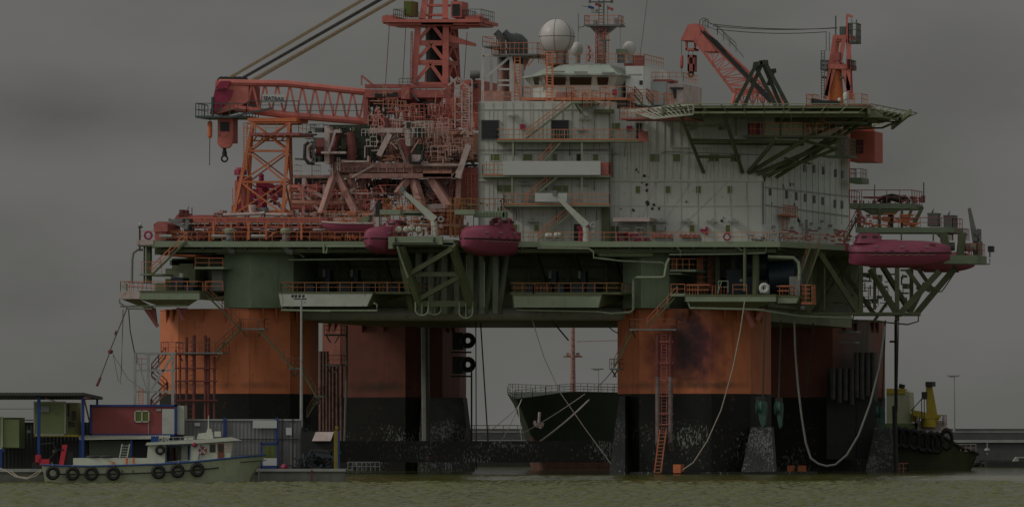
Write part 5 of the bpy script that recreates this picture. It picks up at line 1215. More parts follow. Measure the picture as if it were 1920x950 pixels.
ld = thing('deck_skid', 'long red orange beam skid with pipes along the left end of the main deck', 'skid', P(450, 450, 6))
q = MB(); q.pbox(328, 407, 614, 417, 5, 2); q.pbox(357, 424, 600, 428, 4, 1); q.pbox(300, 445, 600, 450, 8, 2); q.pbox(330, 403, 400, 407, 5.2, 2)
for k in range(22): q.pbox(345 + k * 12.5, 417, 346.5 + k * 12.5, 424, 4.6, .2)
build('beam', q, RED, ld)
q = MB(); q.pbox(288, 420, 314, 434, 3, 4); q.extr([P(288, 420, 3), P(296, 415, 3), P(308, 415, 3), P(314, 420, 3)], (1.2, 4, 0)); q.pbox(290, 434, 311, 450, 3.2, 3.5); build('housing', q, RED, ld)
clutter(350, 428, 600, 447, 6.5, 150, CRANE, ld, 'pipework', 7, .55); clutter(350, 428, 600, 447, 7, 60, DARK, ld, 'valve', 6, .3); clutter(400, 394, 610, 406, 9, 60, BRWN, ld, 'pipework', 9, .7); clutter(315, 430, 355, 448, 5, 30, BRWN, ld, 'pipework', 6, .6)
clutter(600, 420, 712, 449, 9, 70, ORNG, ld, 'pipework', 8, .6); clutter(345, 404, 700, 449, 10, 60, BRWN, ld, 'pipework', 10, .5)
q = MB(); q.pbox(345, 432, 706, 451, 13, 3); q.pbox(330, 420, 600, 424, 7, 2); build('back_bulwark', q, REDPIPE, ld)
q = MB()
for k in range(12): q.xbrace(P(312 + k * 3, 430, 4), P(312 + k * 3, 448, 4), P(315 + k * 3, 430, 4), P(315 + k * 3, 448, 4), .035)
for k in range(6): q.bar(P(400 + k * 33, 417, 4), P(400 + k * 33, 449, 4), .14)
q.prail(345, 600, 424, 3.9, None, 1.0, 1.2, .04); build('lattice', q, ORNG, ld)
tangle(350, 420, 700, 446, 4, 40, ORNG, ld)
for x0, x1 in ((397, 424), (471, 497), (298, 322)):
    q = MB(); q.smooth = True; q.path([P(x0, 443, 2.5), P(x1, 443, 2.5)], .22, 10); build('bottle_rack', q, LGREY, ld, True)
for x0, x1, lab in ((421, 440, 'the left of the two green mushroom vents on the left deck edge'), (526, 545, 'the right of the two green mushroom vents on the left deck edge')):
    t = thing('mushroom_vent', lab, 'vent', P((x0 + x1) / 2, 450, 1.5)); q = MB(); q.smooth = True; c = P((x0 + x1) / 2, 433, 1.6); q.lathe(c - V((0, 0, .2)), [(.55, -.1), (.62, 0), (.62, .4), (.5, .5)], 14); build('cowl', q, LGREEN, t, True)
    q = MB(); q.smooth = True; q.bar(P((x0 + x1) / 2, 434, 1.6), P((x0 + x1) / 2, 452, 1.6), .4, 12); build('duct', q, GREY, t, True)
t = thing('deck_crane', 'folded grey knuckle crane at the left end of the deck beam', 'crane', P(352, 432, 3))
q = MB(); q.bar(P(316, 411, 3), P(349, 428, 3), .2); q.bar(P(320, 414, 3), P(352, 412, 3), .22); q.bar(P(352, 412, 3), P(348, 430, 3), .25); build('arm', q, GREY, t); q = MB(); q.pbox(342, 410, 356, 416, 2.8, 1); q.pbox(345, 420, 355, 432, 2.8, 1); build('winch', q, DARK, t)
q = MB(); q.pbox(334, 400, 352, 405, 5, 1.5); q.pbox(336, 393, 344, 400, 5, 1); q.pbox(346, 394, 350, 400, 5, .8); q.bar(P(350, 400, 5.5), P(354, 387, 5.5), .05); q.bar(P(360, 406, 5.5), P(360, 389, 5.5), .06); q.smooth = False
solo('windlass', q, REDPIPE, 'small dark red windlass with aerials on top of the left deck beam', 'windlass')
t = thing('lamp_post', 'short dark lamp post with pale lamp at the far left corner of the main deck', 'lamp post', P(262, 455, .5))
q = MB(); q.bar(P(262, 468, .5), P(262, 424, .5), .1, 8); q.pbox(259, 424, 265, 427, .3, .4); build('post', q, DARK, t); q = MB(); q.smooth = True; q.lathe(P(263, 424, .5), [(.14, 0), (.18, .15), (.16, .3), (.08, .4)], 10); build('lamp', q, PALE, t, True)
q = MB(); q.torus(P(278, 441, -.1), .42, .12, 'y', 18, 6); solo('lifebuoy', q, MAG, 'dark red lifebuoy ring on the far left deck railing', 'lifebuoy')
t = thing('lifebuoy', 'red and white lifebuoy ring on the deck rail below the white block', 'lifebuoy', P(1363, 450, -.1))
q = MB(); q.torus(P(1363, 444, -.12), .38, .1, 'y', 20, 6); build('ring', q, MAG, t); q = MB(); c = P(1363, 444, -.16)
for k in range(3):
    a = R(90 + 120 * k); q.bar(c, c + V((math.cos(a) * .36, 0, math.sin(a) * .36)), .05)
build('rope', q, CLEAN, t)
# magenta wellhead machinery below the rest tower
t = thing('wellhead', 'dark magenta valve tree machinery seen through the orange boom rest tower', 'machinery', P(495, 400, 30))
q = MB(); q.smooth = True; q.pbox(444, 330, 462, 400, 32, 2); q.lathe(P(451, 328, 33), [(.8, 0), (.8, .6), (.4, .9)], 12); build('cylinder', q, MAG, t, True)
q = MB(); q.pbox(480, 343, 502, 352, 31, 2); q.bar(P(490, 345, 32), P(490, 326, 32), .22, 8)
for y in (330, 336): q.ball(P(490, y, 32), .35, 10)
q.bar(P(482, 345, 31), P(525, 352, 31), .25); q.bar(P(488, 352, 31), P(465, 378, 31), .3); q.bar(P(492, 352, 31), P(492, 398, 31), .6, 8); q.bar(P(500, 355, 31), P(520, 375, 31), .3); q.pbox(518, 346, 525, 366, 31, 1); q.pbox(466, 374, 478, 396, 31, 1)
build('valve_tree', q, MAG, t); clutter(468, 350, 528, 392, 31, 36, MAG, t, 'valve', 6, .5)
t = thing('winch_frame', 'orange red winch frame standing left of the boom rest tower foot', 'machinery', P(442, 400, 24))
q = MB(); q.pbox(440, 338, 444, 401, 23, .5); q.pbox(434, 385, 441, 401, 23, 1); q.bar(P(443, 312, 23), P(447, 330, 23), .05); q.bar(P(436, 352, 23), P(437, 386, 23), .06); q.pbox(452, 345, 458, 400, 23, .6); q.bar(P(444, 340, 23), P(458, 398, 23), .12); build('frame', q, CRANE, t)
t = thing('white_drum', 'squat white drum on the deck beam at the foot of the orange rest tower', 'drum', P(473, 402, 8)); q = MB(); q.smooth = True; q.lathe(P(473, 401, 8), [(.32, 0), (.42, .5), (.46, 1.0), (.36, 1.05)], 14); build('drum_body', q, WPINK, t, True); q = MB(); q.smooth = True; q.torus(P(473, 386, 8), .42, .05, 'z', 18, 6); build('rim', q, PALE, t, True)
q = MB(); q.pbox(482, 389, 498, 401, 8, 1); q.pbox(484, 391, 496, 399, 7.95, .1); solo('grey_crate', q, GREY, 'small grey crate beside the squat white drum', 'crate')
q = MB(); q.smooth = True; q.path([P(418, 403, 5), P(480, 401, 5), P(496, 399, 5)], .18, 8); solo('hose_bundle', q, WPINK, 'pale wrapped hose lying along the top of the left deck beam', 'hose', None, True)
q = MB(); q.smooth = True; q.path([P(498, 402, 5), P(538, 403, 5)], .2, 8); solo('hose_bundle', q, WPINK, 'short pale wrapped hose right of the grey crate on the deck beam', 'hose', None, True)

# ================================================================== lifeboat station (part of the platform)
st = MB(); st.pbox(733, 443, 829, 458, -5.5, .4); st.pbox(728, 444, 736, 466, -5.4, 1); st.pbox(735, 455, 852, 459, -5, 6); st.pbox(829, 449, 850, 460, -5, 5)
o = build('boat_station', st, LGREEN, rig)
st = MB(); st.bar(P(742, 445, -5.6), P(742, 452, -5.6), .09); st.bar(P(814, 445, -5.6), P(814, 452, -5.6), .09); st.bar(P(740, 452, -5.6), P(744, 452, -5.6), .07); st.bar(P(812, 452, -5.6), P(816, 452, -5.6), .07); st.bar(P(736, 455.5, -5.55), P(820, 455.5, -5.55), .06); build('marking', st, DARK, o)
q = MB()
for a, b, r_ in (((752, 462, -5), (788, 573, -1), .42), ((848, 460, -5), (884, 575, -1), .45), ((771, 512, -3.4), (848, 466, -5), .3), ((774, 514, -3), (861, 514, -3), .3), ((783, 562, -1.4), (861, 519, -3), .3), ((781, 569, -1), (884, 569, -1), .38), ((752, 470, 0), (774, 580, 2), .4)): q.bar(P(*a), P(*b), r_)
build('station_truss', q, OLIVE, rig)
q = MB(); q.smooth = True
for x0, x1, y0, y1, d in ((779, 803, 566, 591, -1.5), (803, 827, 566, 590, .5), (861, 886, 566, 596, -1.5)):
    pts = [P(x0, y0, d)] + [P(x0 + (x1 - x0) * (1 - math.cos(a)) / 2, y1 - 10 + 10 * math.sin(a), d) for a in [i * math.pi / 10 for i in range(11)]] + [P(x1, y0, d)]
    q.path(pts, .09); q.bar(P((x0 + x1) / 2, y1, d), P((x0 + x1) / 2, y0, d), .05)
q.path([P(745, 462, -5.5), P(751, 482, -5), P(765, 520, -4.5)], .12); q.path([P(804, 480, -1), P(804, 590, -1)], .06); q.path([P(908, 490, -1), P(908, 575, -1)], .07); q.path([P(875, 480, -.6), P(875, 524, -.6)], .07); q.path([P(789, 557, -1.7), P(842, 528, -2.5)], .08)
build('station_pipe', q, LGREEN, rig, True)
q = MB(); q.prail(735, 840, 443, -5.3, 4, 1.2, .6); q.prail(850, 862, 445, -4, 4, 1.2, .6); q.prail(713, 775, 393, 2, 4, 1.3, .7, .045); q.prail(849, 940, 393, 2, 4, 1.3, .7, .045)
for x in (712, 731, 760, 845, 853, 862): q.bar(P(x, 370 if x > 800 else 393, 1), P(x, 445, 1), .1)
q.prail(715, 850, 425, 1, None, 1.4, .7, .045); q.bar(P(712, 396, 1), P(740, 420, 1), .08); q.prail(836, 862, 410, 0, 2, 1.6, .5, .05)
build('station_railing', q, RB, rig); q = MB(); q.pbox(775, 393, 850, 397, 3, 3); q.pbox(713, 420, 860, 424, 2, 3); build('station_floor', q, BRWN, rig)
clutter(745, 400, 850, 440, 5, 90, ORNG, rig, 'station_gear', 7, .5); clutter(715, 380, 770, 395, 4, 30, ORNG, rig, 'station_gear', 6, .6); clutter(852, 375, 940, 393, 5, 30, OLIVE, rig, 'station_gear', 7, .4); clutter(752, 395, 848, 418, 4, 24, DARK, rig, 'station_gear', 6, .4)
for x0, x1 in ((712, 750), (852, 890)):
    q = MB(); q.pbox(x0, 393, x1, 402, -4, 1.2); q.pbox(x0 + 10, 396, x1 + 40, 403, -2, 1); build('davit_arm', q, LGREEN, rig)
q = MB(); q.pbox(888, 396, 946, 407, -3.5, 1.2); q.pbox(940, 398, 948, 412, -3.5, .6); q.pbox(750, 400, 790, 404, -2, 1)
for k in range(9): q.pbox(892 + k * 6, 398, 894 + k * 6, 407, -3.6, .1)
build('davit_arm', q, GREEN, rig)
q = MB(); q.bar(P(888, 405, -4), P(888, 440, -4), .05); q.bar(P(940, 408, -4), P(940, 420, -4), .05); q.bar(P(712, 402, -4), P(712, 425, -4), .05); build('fall_wire', q, WIRE, rig)
q = MB(); q.pbox(704, 380, 712, 402, -1, 1); build('davit_winch', q, DARK, rig)

# two white knuckle boom provision cranes
def prov(x0, y0, xb, yb, d, lab):
    t = thing('provision_crane', lab, 'crane', P(xb, yb + 30, d)); q = MB()
    a, b = P(x0, y0, d), P(xb, yb, d); ax = (b - a).normalized(); n = V((ax.z, 0, -ax.x))
    q.extr([a + n * .18, a - n * .18, b - n * .45, b + n * .45], (0, .5, 0)); build('boom', q, PALE, t)
    q = MB(); q.smooth = True; q.bar(b + V((-.1, .25, -.2)), b + V((0, .25, -1.2)), .38, 12); q.bar(b + V((0, .25, -1.2)), b + V((0, .25, -2.2)), .45, 12); build('post', q, PALE, t, True)
    q = MB(); q.torus(b + V((.75, -.1, .05)), .28, .1, 'y', 16, 6); q.lathe(b + V((.75, 0, -.75)), [(.2, 0), (.25, .1), (.2, .4)], 12, 'y'); q.smooth = True; build('winch', q, LGREY, t, True)
    q = MB(); q.pbox(x0 - 4, y0 - 7, x0 + 4, y0 + 4, d - .1, .5); build('head', q, GREY, t); return t
prov(753, 356, 815, 412, -3, 'white knuckle crane with slanting arm above the lifeboat station'); prov(1040, 364, 1100, 423, 1, 'white knuckle crane with slanting arm in front of the white block')

def canister(x, y, d, r_, lab, ax='y'):
    t = thing('liferaft_canister', lab, 'life raft', P(x, y + r_, d), 'white life raft canisters'); rad = r_ / 16; q = MB(); q.smooth = True
    h = 1.3 if ax == 'y' else .9
    q.lathe(P(x, y, d) - (V((0, h / 2, 0)) if ax == 'y' else V((h / 2, 0, 0))), [(rad * .6, 0), (rad * .92, .12), (rad, .3), (rad, h - .3), (rad * .92, h - .12), (rad * .6, h)], 16, ax); build('shell', q, PALE, t, True)
    q = MB(); c = P(x, y, d); q.torus(c, rad * 1.02, .03, ax, 18, 5); build('strap', q, GREY, t)
for (x, y, r_, w) in ((748, 431, 6.5, 'leftmost of the white life raft canisters at the boat station'), (762, 431, 6.5, 'second from the left of the white life raft canisters at the boat station'), (772, 428, 6.5, 'third from the left and highest of the white life raft canisters at the boat station'), (785, 431, 6.5, 'rightmost of the white life raft canisters at the boat station')): canister(x, y, -3.5, r_, w)
canister(1029, 442, 1, 5.5, 'left of two white life raft canisters below the slanting stair', 'x'); canister(1045, 441, 1, 6, 'right of two white life raft canisters below the slanting stair', 'x')
# ================================================================== lifeboats
def loft(mb, secs):
    n = len(secs[0]); base = len(mb.v)
    vs = [p for s_ in secs for p in s_]
    fs = [(i * n + k, i * n + (k + 1) % n, (i + 1) * n + (k + 1) % n, (i + 1) * n + k) for i in range(len(secs) - 1) for k in range(n)]
    fs += [tuple(range(n)), tuple((len(secs) - 1) * n + k for k in range(n))[::-1]]
    return mb.add(vs, fs)
def lifeboat(c, Ln, B, H, ang, label, cock=-.55, fl=1):
    """c = centre of the strake line; bow towards +axis"""
    t = thing('lifeboat', label, 'lifeboat', c - V((0, 0, H * .42)), 'enclosed red lifeboats')
    ax = V((math.cos(ang), math.sin(ang), 0)); sd_ = V((-math.sin(ang), math.cos(ang), 0))
    q = MB(); q.smooth = True; secs = []; wid = []
    for i in range(25):
        u = -1 + 2 * i / 24; au = abs(u)
        k = (1 - au ** 3.2) ** .62 if au < 1 else 0
        k = max(k, .06); bot = -.42 * H * (1 - .55 * max(0, u) ** 3 - .25 * max(0, -u) ** 4) ; top = .40 * H * (1 - .45 * au ** 3.5) * (1.06 if u < 0 else 1)
        w_ = B / 2 * k; wid.append((u, w_)); pr = []
        for a, (fx, fz) in enumerate(((0, -1), (.45, -.98), (.74, -.74), (.97, -.12), (1.0, 0), (.98, .12), (.86, .52), (.62, .85), (.3, .99), (0, 1))):
            z = -bot * fz if fz < 0 else top * fz
            pr.append((fx * w_, z))
        ring = [c + ax * (u * Ln / 2) + sd_ * x + V((0, 0, z)) for x, z in pr] + [c + ax * (u * Ln / 2) - sd_ * x + V((0, 0, z)) for x, z in pr[-2:0:-1]]
        secs.append(ring)
    loft(q, secs); h = build('hull', q, BOATR, t, True)
    q = MB(); q.smooth = True
    for s_ in (1, -1): q.path([c + ax * (u * Ln / 2) + sd_ * s_ * (w_ + .02) + V((0, 0, .02 + .06 * u * u)) for u, w_ in wid], .075, 6)
    build('rubber_strake', q, RUBBER, t, True)
    q = MB(); q.smooth = True; cc = c + ax * (cock * Ln / 2) + V((0, 0, .33 * H)); a, b = Ln * .11, B * .26; lo, hi = [], []
    ring = lambda k, z: [cc + ax * (a * k * math.copysign(abs(math.cos(v_)) ** .6, math.cos(v_))) + sd_ * (b * k * math.copysign(abs(math.sin(v_)) ** .6, math.sin(v_))) + V((0, 0, z)) for v_ in [j * math.pi / 8 for j in range(16)]]
    loft(q, [ring(1.35, -.1), ring(1.2, .15 * H * .6), ring(1.0, .26 * H), ring(.7, .29 * H)]); ck = build('cockpit', q, BOATR, t, True)
    q = MB()
    for s_ in (-1, 1):
        for e in (-.5, .5): p = cc + ax * (a * e) + sd_ * s_ * (b * 1.06) + V((0, 0, .17 * H)); q.bar(p - ax * .3, p + ax * .3, .14)
    for s_ in (-1, 1): p = cc + ax * a * 1.08 * s_ + V((0, 0, .17 * H)); q.bar(p - sd_ * .4, p + sd_ * .4, .14)
    build('cockpit_window', q, GLASSD, ck)
    q = MB()
    for u in (-.78, .82): p = c + ax * (u * Ln / 2) + V((0, 0, H * .34)); q.bar(p, p + V((0, 0, .5)), .1)
    for u in (-.5, -.2, .1, .4): 
        for s_ in (-1, 1): p = c + ax * (u * Ln / 2) + sd_ * s_ * B * .5 + V((0, 0, .28)); q.bar(p - ax * .25, p + ax * .25, .04)
    p = c + ax * (.62 * Ln / 2) - sd_ * B * .28 + V((0, 0, H * .22)); q.bar(p - ax * .35, p + ax * .35, .3)
    build('hatch', q, REDPIPE, t)
    q = MB()
    for s_ in (-1, 1):
        for i in range(4, 20, 2):
            (u0, w0), (u1, w1) = wid[i], wid[i + 2]
            a_ = c + ax * (u0 * Ln / 2) + sd_ * s_ * (w0 * .985 + .05) - V((0, 0, .12)); b_ = c + ax * (u1 * Ln / 2) + sd_ * s_ * (w1 * .985 + .05) - V((0, 0, .12)); q.path(sag(a_, b_, .16, 6), .022, 4)
    build('grab_line', q, ROPE, t)
    q = MB()
    for s_ in (-1, 1):
        for i in (6, 12, 18):
            u, w_ = wid[i]; p = c + ax * (u * Ln / 2) + sd_ * s_ * (w_ * .93) + V((0, 0, .19 * H)); q.bar(p - ax * .22, p + ax * .22, .06)
    build('reflective_patch', q, LGREY, t)
    q = MB(); q.smooth = True
    k0 = c - V((0, 0, .42 * H)); q.bar(k0 - ax * Ln * .3, k0 + ax * Ln * .25, .09); build('keel', q, REDPIPE, t)
    return t
lifeboat(P(724, 450, -2.0), 8.6, 3.7, 3.9, R(-116), 'enclosed red lifeboat half hidden behind the left end of the overhanging boat station', -.55)
lifeboat(P(918, 450, -2.2), 9.4, 4.0, 4.3, R(-131), 'enclosed red lifeboat with raised cockpit hanging right of the boat station', -.45)
lifeboat(P(1687, 475, 4), 12.0, 3.8, 3.85, R(4), 'large red enclosed lifeboat seen side on below the right hand deck', -.62)
lifeboat(P(1768, 490, 28), 8, 3.2, 3.0, R(10), 'end of a red lifeboat mostly hidden behind the large side on lifeboat', -.5)
# open rescue boat
t = thing('rescue_boat', 'open dark red rescue boat with pale rim and green engine on the deck', 'boat', P(650, 440, 2))
q = MB(); secs = []; c = P(652, 426, 2); A_ = []
for i in range(15):
    u = -1 + 2 * i / 14; k = (1 - max(0, -u) ** 2.2 * .98); w_ = max(.05, 1.1 * k); z1 = .42 + .22 * max(0, -u) ** 1.5; zb_ = -.8 + .95 * max(0, -u) ** 2.5
    x = u * 3.05; A_.append((x, w_, z1))
    secs.append([c + V((x, s_ * f_ * w_, z1 + (zb_ - z1) * g)) for s_, f_, g in ((-1, 1, 0), (-1, .92, .45), (-1, .55, .85), (1, .01, 1), (1, .55, .85), (1, .92, .45), (1, 1, 0))])
q.smooth = True; loft(q, secs); build('hull', q, BOATR, t, True)
q = MB(); q.smooth = True
for s_ in (-1, 1): q.path([c + V((x, s_ * w_, z1)) for x, w_, z1 in A_], .1, 6)
build('rim', q, WPINK, t, True)
q = MB(); q.pbox(672, 411, 690, 419, 1.5, 1); q.pbox(678, 405, 692, 416, 1.6, 1.2); build('engine', q, DGREEN, t); q = MB(); q.path([P(668, 418, 1.6), P(670, 407, 1.6), P(676, 403, 1.6)], .06); q.bar(P(695, 420, 1.4), P(704, 395, 1.4), .05); build('frame', q, GREY, t)

# ================================================================== right hand deck (part of the platform)
q = MB(); q.pbox(1604, 426, 1788, 436, 12, 5); q.pbox(1592, 381, 1710, 391, 20, 5.5); q.pbox(1770, 478, 1832, 494, 10, 5); q.pbox(1592, 333, 1616, 343, 30, 3.5); build('side_deck', q, GREEN, rig)
q = MB(); q.prail(1604, 1786, 426, 12.1, 5, 1.15, 1.3, .045); q.prail(1592, 1710, 381, 20.1, 5, 1.6, 1.4, .045); q.prail(1594, 1614, 333, 30, 3, 1.1, .8); q.prail(1810, 1832, 478, 10.1, 4, 1.4, .8); q.prail(1776, 1806, 450, 13, 3, 1.4, .6); build('side_railing', q, RED, rig)
q = MB()
for a, b, r_ in (((1610, 391, 20), (1610, 426, 20), .25), ((1649, 391, 20), (1649, 426, 20), .2), ((1670, 391, 24), (1670, 426, 24), .35), ((1691, 391, 20), (1691, 426, 20), .18), ((1710, 391, 20), (1696, 424, 20), .2), ((1728, 391, 20), (1708, 426, 20), .2), ((1730, 388, 24), (1712, 426, 24), .2), ((1768, 436, 12), (1778, 478, 12), .5), ((1805, 436, 12), (1800, 478, 12), .5), ((1756, 436, 12), (1766, 446, 12), .2), ((1690, 436, 12), (1690, 452, 12), .1), ((1750, 436, 12), (1750, 452, 12), .1)): q.bar(P(*a), P(*b), r_)
q.extr([P(1618, 392, 20), P(1690, 392, 20), P(1678, 402, 20), P(1636, 402, 20)], (0, 2, 0))
build('side_support', q, OLIVE, rig)
clutter(1598, 366, 1728, 380, 21, 46, RED, rig, 'side_gear', 8, .6); clutter(1614, 400, 1720, 426, 18, 40, ORNG, rig, 'side_gear', 9, .6); clutter(1600, 392, 1630, 426, 14, 16, RED, rig, 'side_gear', 6, .5); clutter(1470, 430, 1592, 452, 12, 50, RED, rig, 'side_gear', 5, .6); clutter(1440, 432, 1480, 452, 2, 22, LGREY, rig, 'side_gear', 5, .5); clutter(1150, 434, 1215, 452, 3.6, 34, MAG, rig, 'side_gear', 6, .4); clutter(1160, 425, 1210, 440, 4, 16, PALE, rig, 'side_gear', 6, .4); clutter(1398, 436, 1440, 452, 3, 22, GREY, rig, 'side_gear', 5, .5)
q = MB(); q.pbox(1219, 440, 1260, 444, 2, .6); q.pbox(1274, 440, 1311, 444, 2, .6)
for x in range(1222, 1260, 9): q.bar(P(x, 438, 1.9), P(x + 4, 444, 1.9), .12)
for x in range(1276, 1311, 9): q.bar(P(x, 438, 1.9), P(x + 4, 444, 1.9), .12)
build('hose_rack', q, RED, rig); q = MB(); q.pbox(1222, 444, 1259, 452, 2.4, .8); q.pbox(1275, 444, 1312, 452, 2.4, .8); q.pbox(1231, 424, 1246, 433, 5.4, .5); build('locker', q, LGREY, rig)
q = MB(); q.pbox(951, 436, 971, 452, 1, 1.2); q.pbox(1565, 456, 1588, 470, 12, 1.2); q.pbox(1085, 428, 1093, 452, 2.6, .5); build('locker', q, MAG, rig)
q = MB(); q.smooth = True; q.path([P(1648, 379, 22), P(1652, 371, 22), P(1672, 366, 22), P(1700, 372, 22), P(1706, 379, 22)], .22, 8); q.path([P(1655, 379, 21), P(1670, 372, 21), P(1690, 376, 21)], .3, 8); build('hose_coil', q, DARK, rig, True)
for x0, x1, y0, y1, lab in ((1739, 1757, 399, 424, 'left of two olive grey tank boxes on the right hand deck'), (1769, 1788, 403, 428, 'right of two olive grey tank boxes on the right hand deck')):
    t = thing('tank_box', lab, 'tank', P((x0 + x1) / 2, y1, 11), 'tank boxes on the right deck'); q = MB(); q.pbox(x0, y0, x1, y1, 13, 1.8); q.pbox(x0 - 1, y0, x1 + 1, y0 + 2, 12.9, 2); build('shell', q, GREY, t); q = MB(); q.bar(P((x0 + x1) / 2, y0, 13), P((x0 + x1) / 2 + 3, y0 - 8, 13), .04); q.bar(P((x0 + x1) / 2, y0, 13.2), P((x0 + x1) / 2 + 1, y0 - 4, 13.2), .09); build('vent', q, DARK, t)
t = thing('deck_crane', 'slim dark knuckle crane standing at the far right deck end', 'crane', P(1832, 478, 14))
q = MB(); q.extr([P(1815, 391, 14), P(1820, 389, 14), P(1836, 452, 14), P(1824, 452, 14)], (0, .5, 0)); q.bar(P(1829, 440, 14), P(1836, 430, 14), .25); build('jib', q, GREY, t); q = MB(); q.pbox(1833, 429, 1838, 478, 14, .6); q.pbox(1824, 452, 1838, 478, 14.3, 1.2); build('post', q, GREY, t); q = MB(); q.pbox(1826, 455, 1830, 470, 13.9, .3); build('panel', q, YELLOW, t)
q = MB(); q.pbox(1852, 461, 1861, 472, 10, 1); q.bar(P(1856, 472, 10.5), P(1856, 482, 10.5), .08); solo('flood_light', q, DARK, 'black box flood light on the far right corner of the deck', 'flood light')
q = MB(); q.smooth = True; q.path([P(1802, 464, 13), P(1828, 464, 13)], .45, 12); q.path([P(1768, 462, 14), P(1790, 462, 14)], .5, 12); build('tank', q, GREY, rig, True)
q = MB(); q.bar(P(1640, 346, 22), P(1640, 380, 22), .05); q.bar(P(1732, 342, 20), P(1732, 380, 20), .07); build('whip_aerial', q, WIRE, rig)
# truss below the right deck
q = MB()
for a, b, r_ in (((1534, 470, 9), (1608, 585, 10), .34), ((1500, 470, 9), (1500, 585, 9), .16), ((1521, 470, 9.4), (1521, 585, 9.4), .1), ((1546, 470, 9.4), (1546, 582, 9.4), .1), ((1632, 505, 12), (1682, 588, 10), .34), ((1614, 500, 10), (1614, 588, 10), .3), ((1640, 500, 12), (1640, 580, 12), .2), ((1682, 500, 12), (1682, 600, 10), .3), ((1709, 500, 16), (1709, 575, 16), .25), ((1685, 590, 10), (1762, 508, 10), .4), ((1718, 588, 14), (1792, 500, 14), .4), ((1705, 590, 12), (1735, 530, 12), .3), ((1655, 500, 18), (1705, 582, 20), .3), ((1560, 480, 30), (1640, 590, 30), .3), ((1600, 480, 30), (1520, 590, 30), .2), ((1700, 505, 12), (1730, 545, 12), .28), ((1720, 535, 12), (1745, 545, 12), .26), ((1755, 540, 12), (1718, 540, 12), .2), ((1560, 500, 24), (1530, 585, 24), .2), ((1722, 504, 15), (1750, 545, 15), .25), ((1668, 560, 16), (1640, 600, 16), .2)): q.bar(P(*a), P(*b), r_)
q.pbox(1600, 588, 1722, 592, 20, 1); q.pbox(1590, 484, 1800, 492, 12, 1)
build('side_truss', q, OLIVE, rig)
q = MB(); q.smooth = True; q.path([P(1792, 508, 14), P(1772, 538, 14), P(1766, 546, 14), P(1752, 548, 14)], .07); q.path([P(1722, 580, 12), P(1722, 602, 12), P(1702, 608, 12), P(1640, 602, 12), P(1600, 604, 12), P(1600, 590, 12)], .09); q.path([P(1856, 485, 10), P(1856, 495, 10), P(1815, 495, 10)], .07); build('side_pipe', q, OLIVE, rig, True)
q = MB(); q.pbox(1555, 573, 1605, 585, 24, 1); q.prail(1555, 1665, 573, 23, None, 2.2, 1.2, .05); build('side_gallery', q, GREY, rig)
q = MB(); q.pbox(1500, 465, 1610, 590, 40, 2); build('hull_box', q, DGREEN, rig); clutter(1560, 505, 1700, 575, 26, 60, OLIVE, rig, 'side_gear', 10, .7)
q = MB(); q.prail(1502, 1520, 566, .5, 2, 2.0, .5, .05, 3); q.pbox(1502, 566, 1522, 570, .5, 2); build('gallery_cage', q, RAIL, rig)
q = MB(); q.bar(P(1455, 566, 1), P(1505, 572, 3), .25); q.bar(P(1510, 574, 3), P(1480, 585, 6), .1); q.ball(P(1505, 576, 1), .35, 10); build('hose_reel', q, GREY, rig)

# ring fenders on the rear left column
for y, lab in ((638, 'upper of two black ring fenders on the rear column edge'), (683, 'lower of two black ring fenders on the rear column edge')):
    t = thing('ring_fender', lab, 'fender', P(875, y + 16, 58)); q = MB(); q.smooth = True; q.torus(P(877, y, 58), .68, .34, 'y', 24, 10); build('ring', q, RUBBER, t, True); q = MB(); q.pbox(848, y - 15, 868, y + 17, 58.2, 1.2); q.bar(P(845, y + 22, 58), P(884, y + 22, 58), .12); build('bracket', q, DARK, t)

# ================================================================== ropes, hoses, wires
cable([P(1489, 600, 3), P(1491, 660, 3), P(1496, 720, 3), P(1503, 780, 3), P(1511, 830, 3), P(1520, 858, 3), P(1535, 869, 3), P(1550, 873, 3), P(1567, 870, 3), P(1588, 852, 3), P(1610, 815, 3), P(1632, 755, 3), P(1648, 690, 4), P(1660, 610, 6)], .125, GREY, 'loading_hose', 'thick grey hose hanging in a deep loop between the right hand columns', 'hose', None, 8)
cable([P(1396, 565, -1), P(1388, 620, -1), P(1374, 690, -1), P(1352, 768, -1), P(1326, 826, -1), P(1300, 866, -1), P(1280, 880, -1)], .075, ROPE, 'mooring_rope', 'pale rope curving down across the sooty front column', 'rope')
cable([P(998, 600, 2), P(1020, 670, 2), P(1050, 735, 2), P(1095, 800, 2), P(1145, 868, 2)], .05, ROPE, 'mooring_rope', 'thin pale rope sloping down to the foot of the sooty front column', 'rope')
for pts, lab, r_ in ((((892, 600, 20), (893, 880, 20)), 'straight dark wire hanging right of the ring fenders', .07), (((901, 605, 20), (915, 828, 20)), 'slanting dark wire hanging beyond the straight one by the ring fenders', .09), (((884, 690, 40), (884, 826, 40)), 'brown pole wire rising behind the low pontoon near the ring fenders', .12), (((1034, 600, 6), (1066, 638, 6)), 'short dark chain slanting beneath the hull left of the ship mast', .1), (((1127, 600, 4), (1150, 620, 4), (1160, 625, 4)), 'short dark wire hanging beside the sooty column top', .07), (((241, 580, 2), (244, 620, 2), (250, 650, 2), (256, 680, 2)), 'dark hose hanging under the left platform corner', .07)):
    cable([P(*p) for p in pts], r_, WIRE, 'hanging_wire', lab, 'wire')
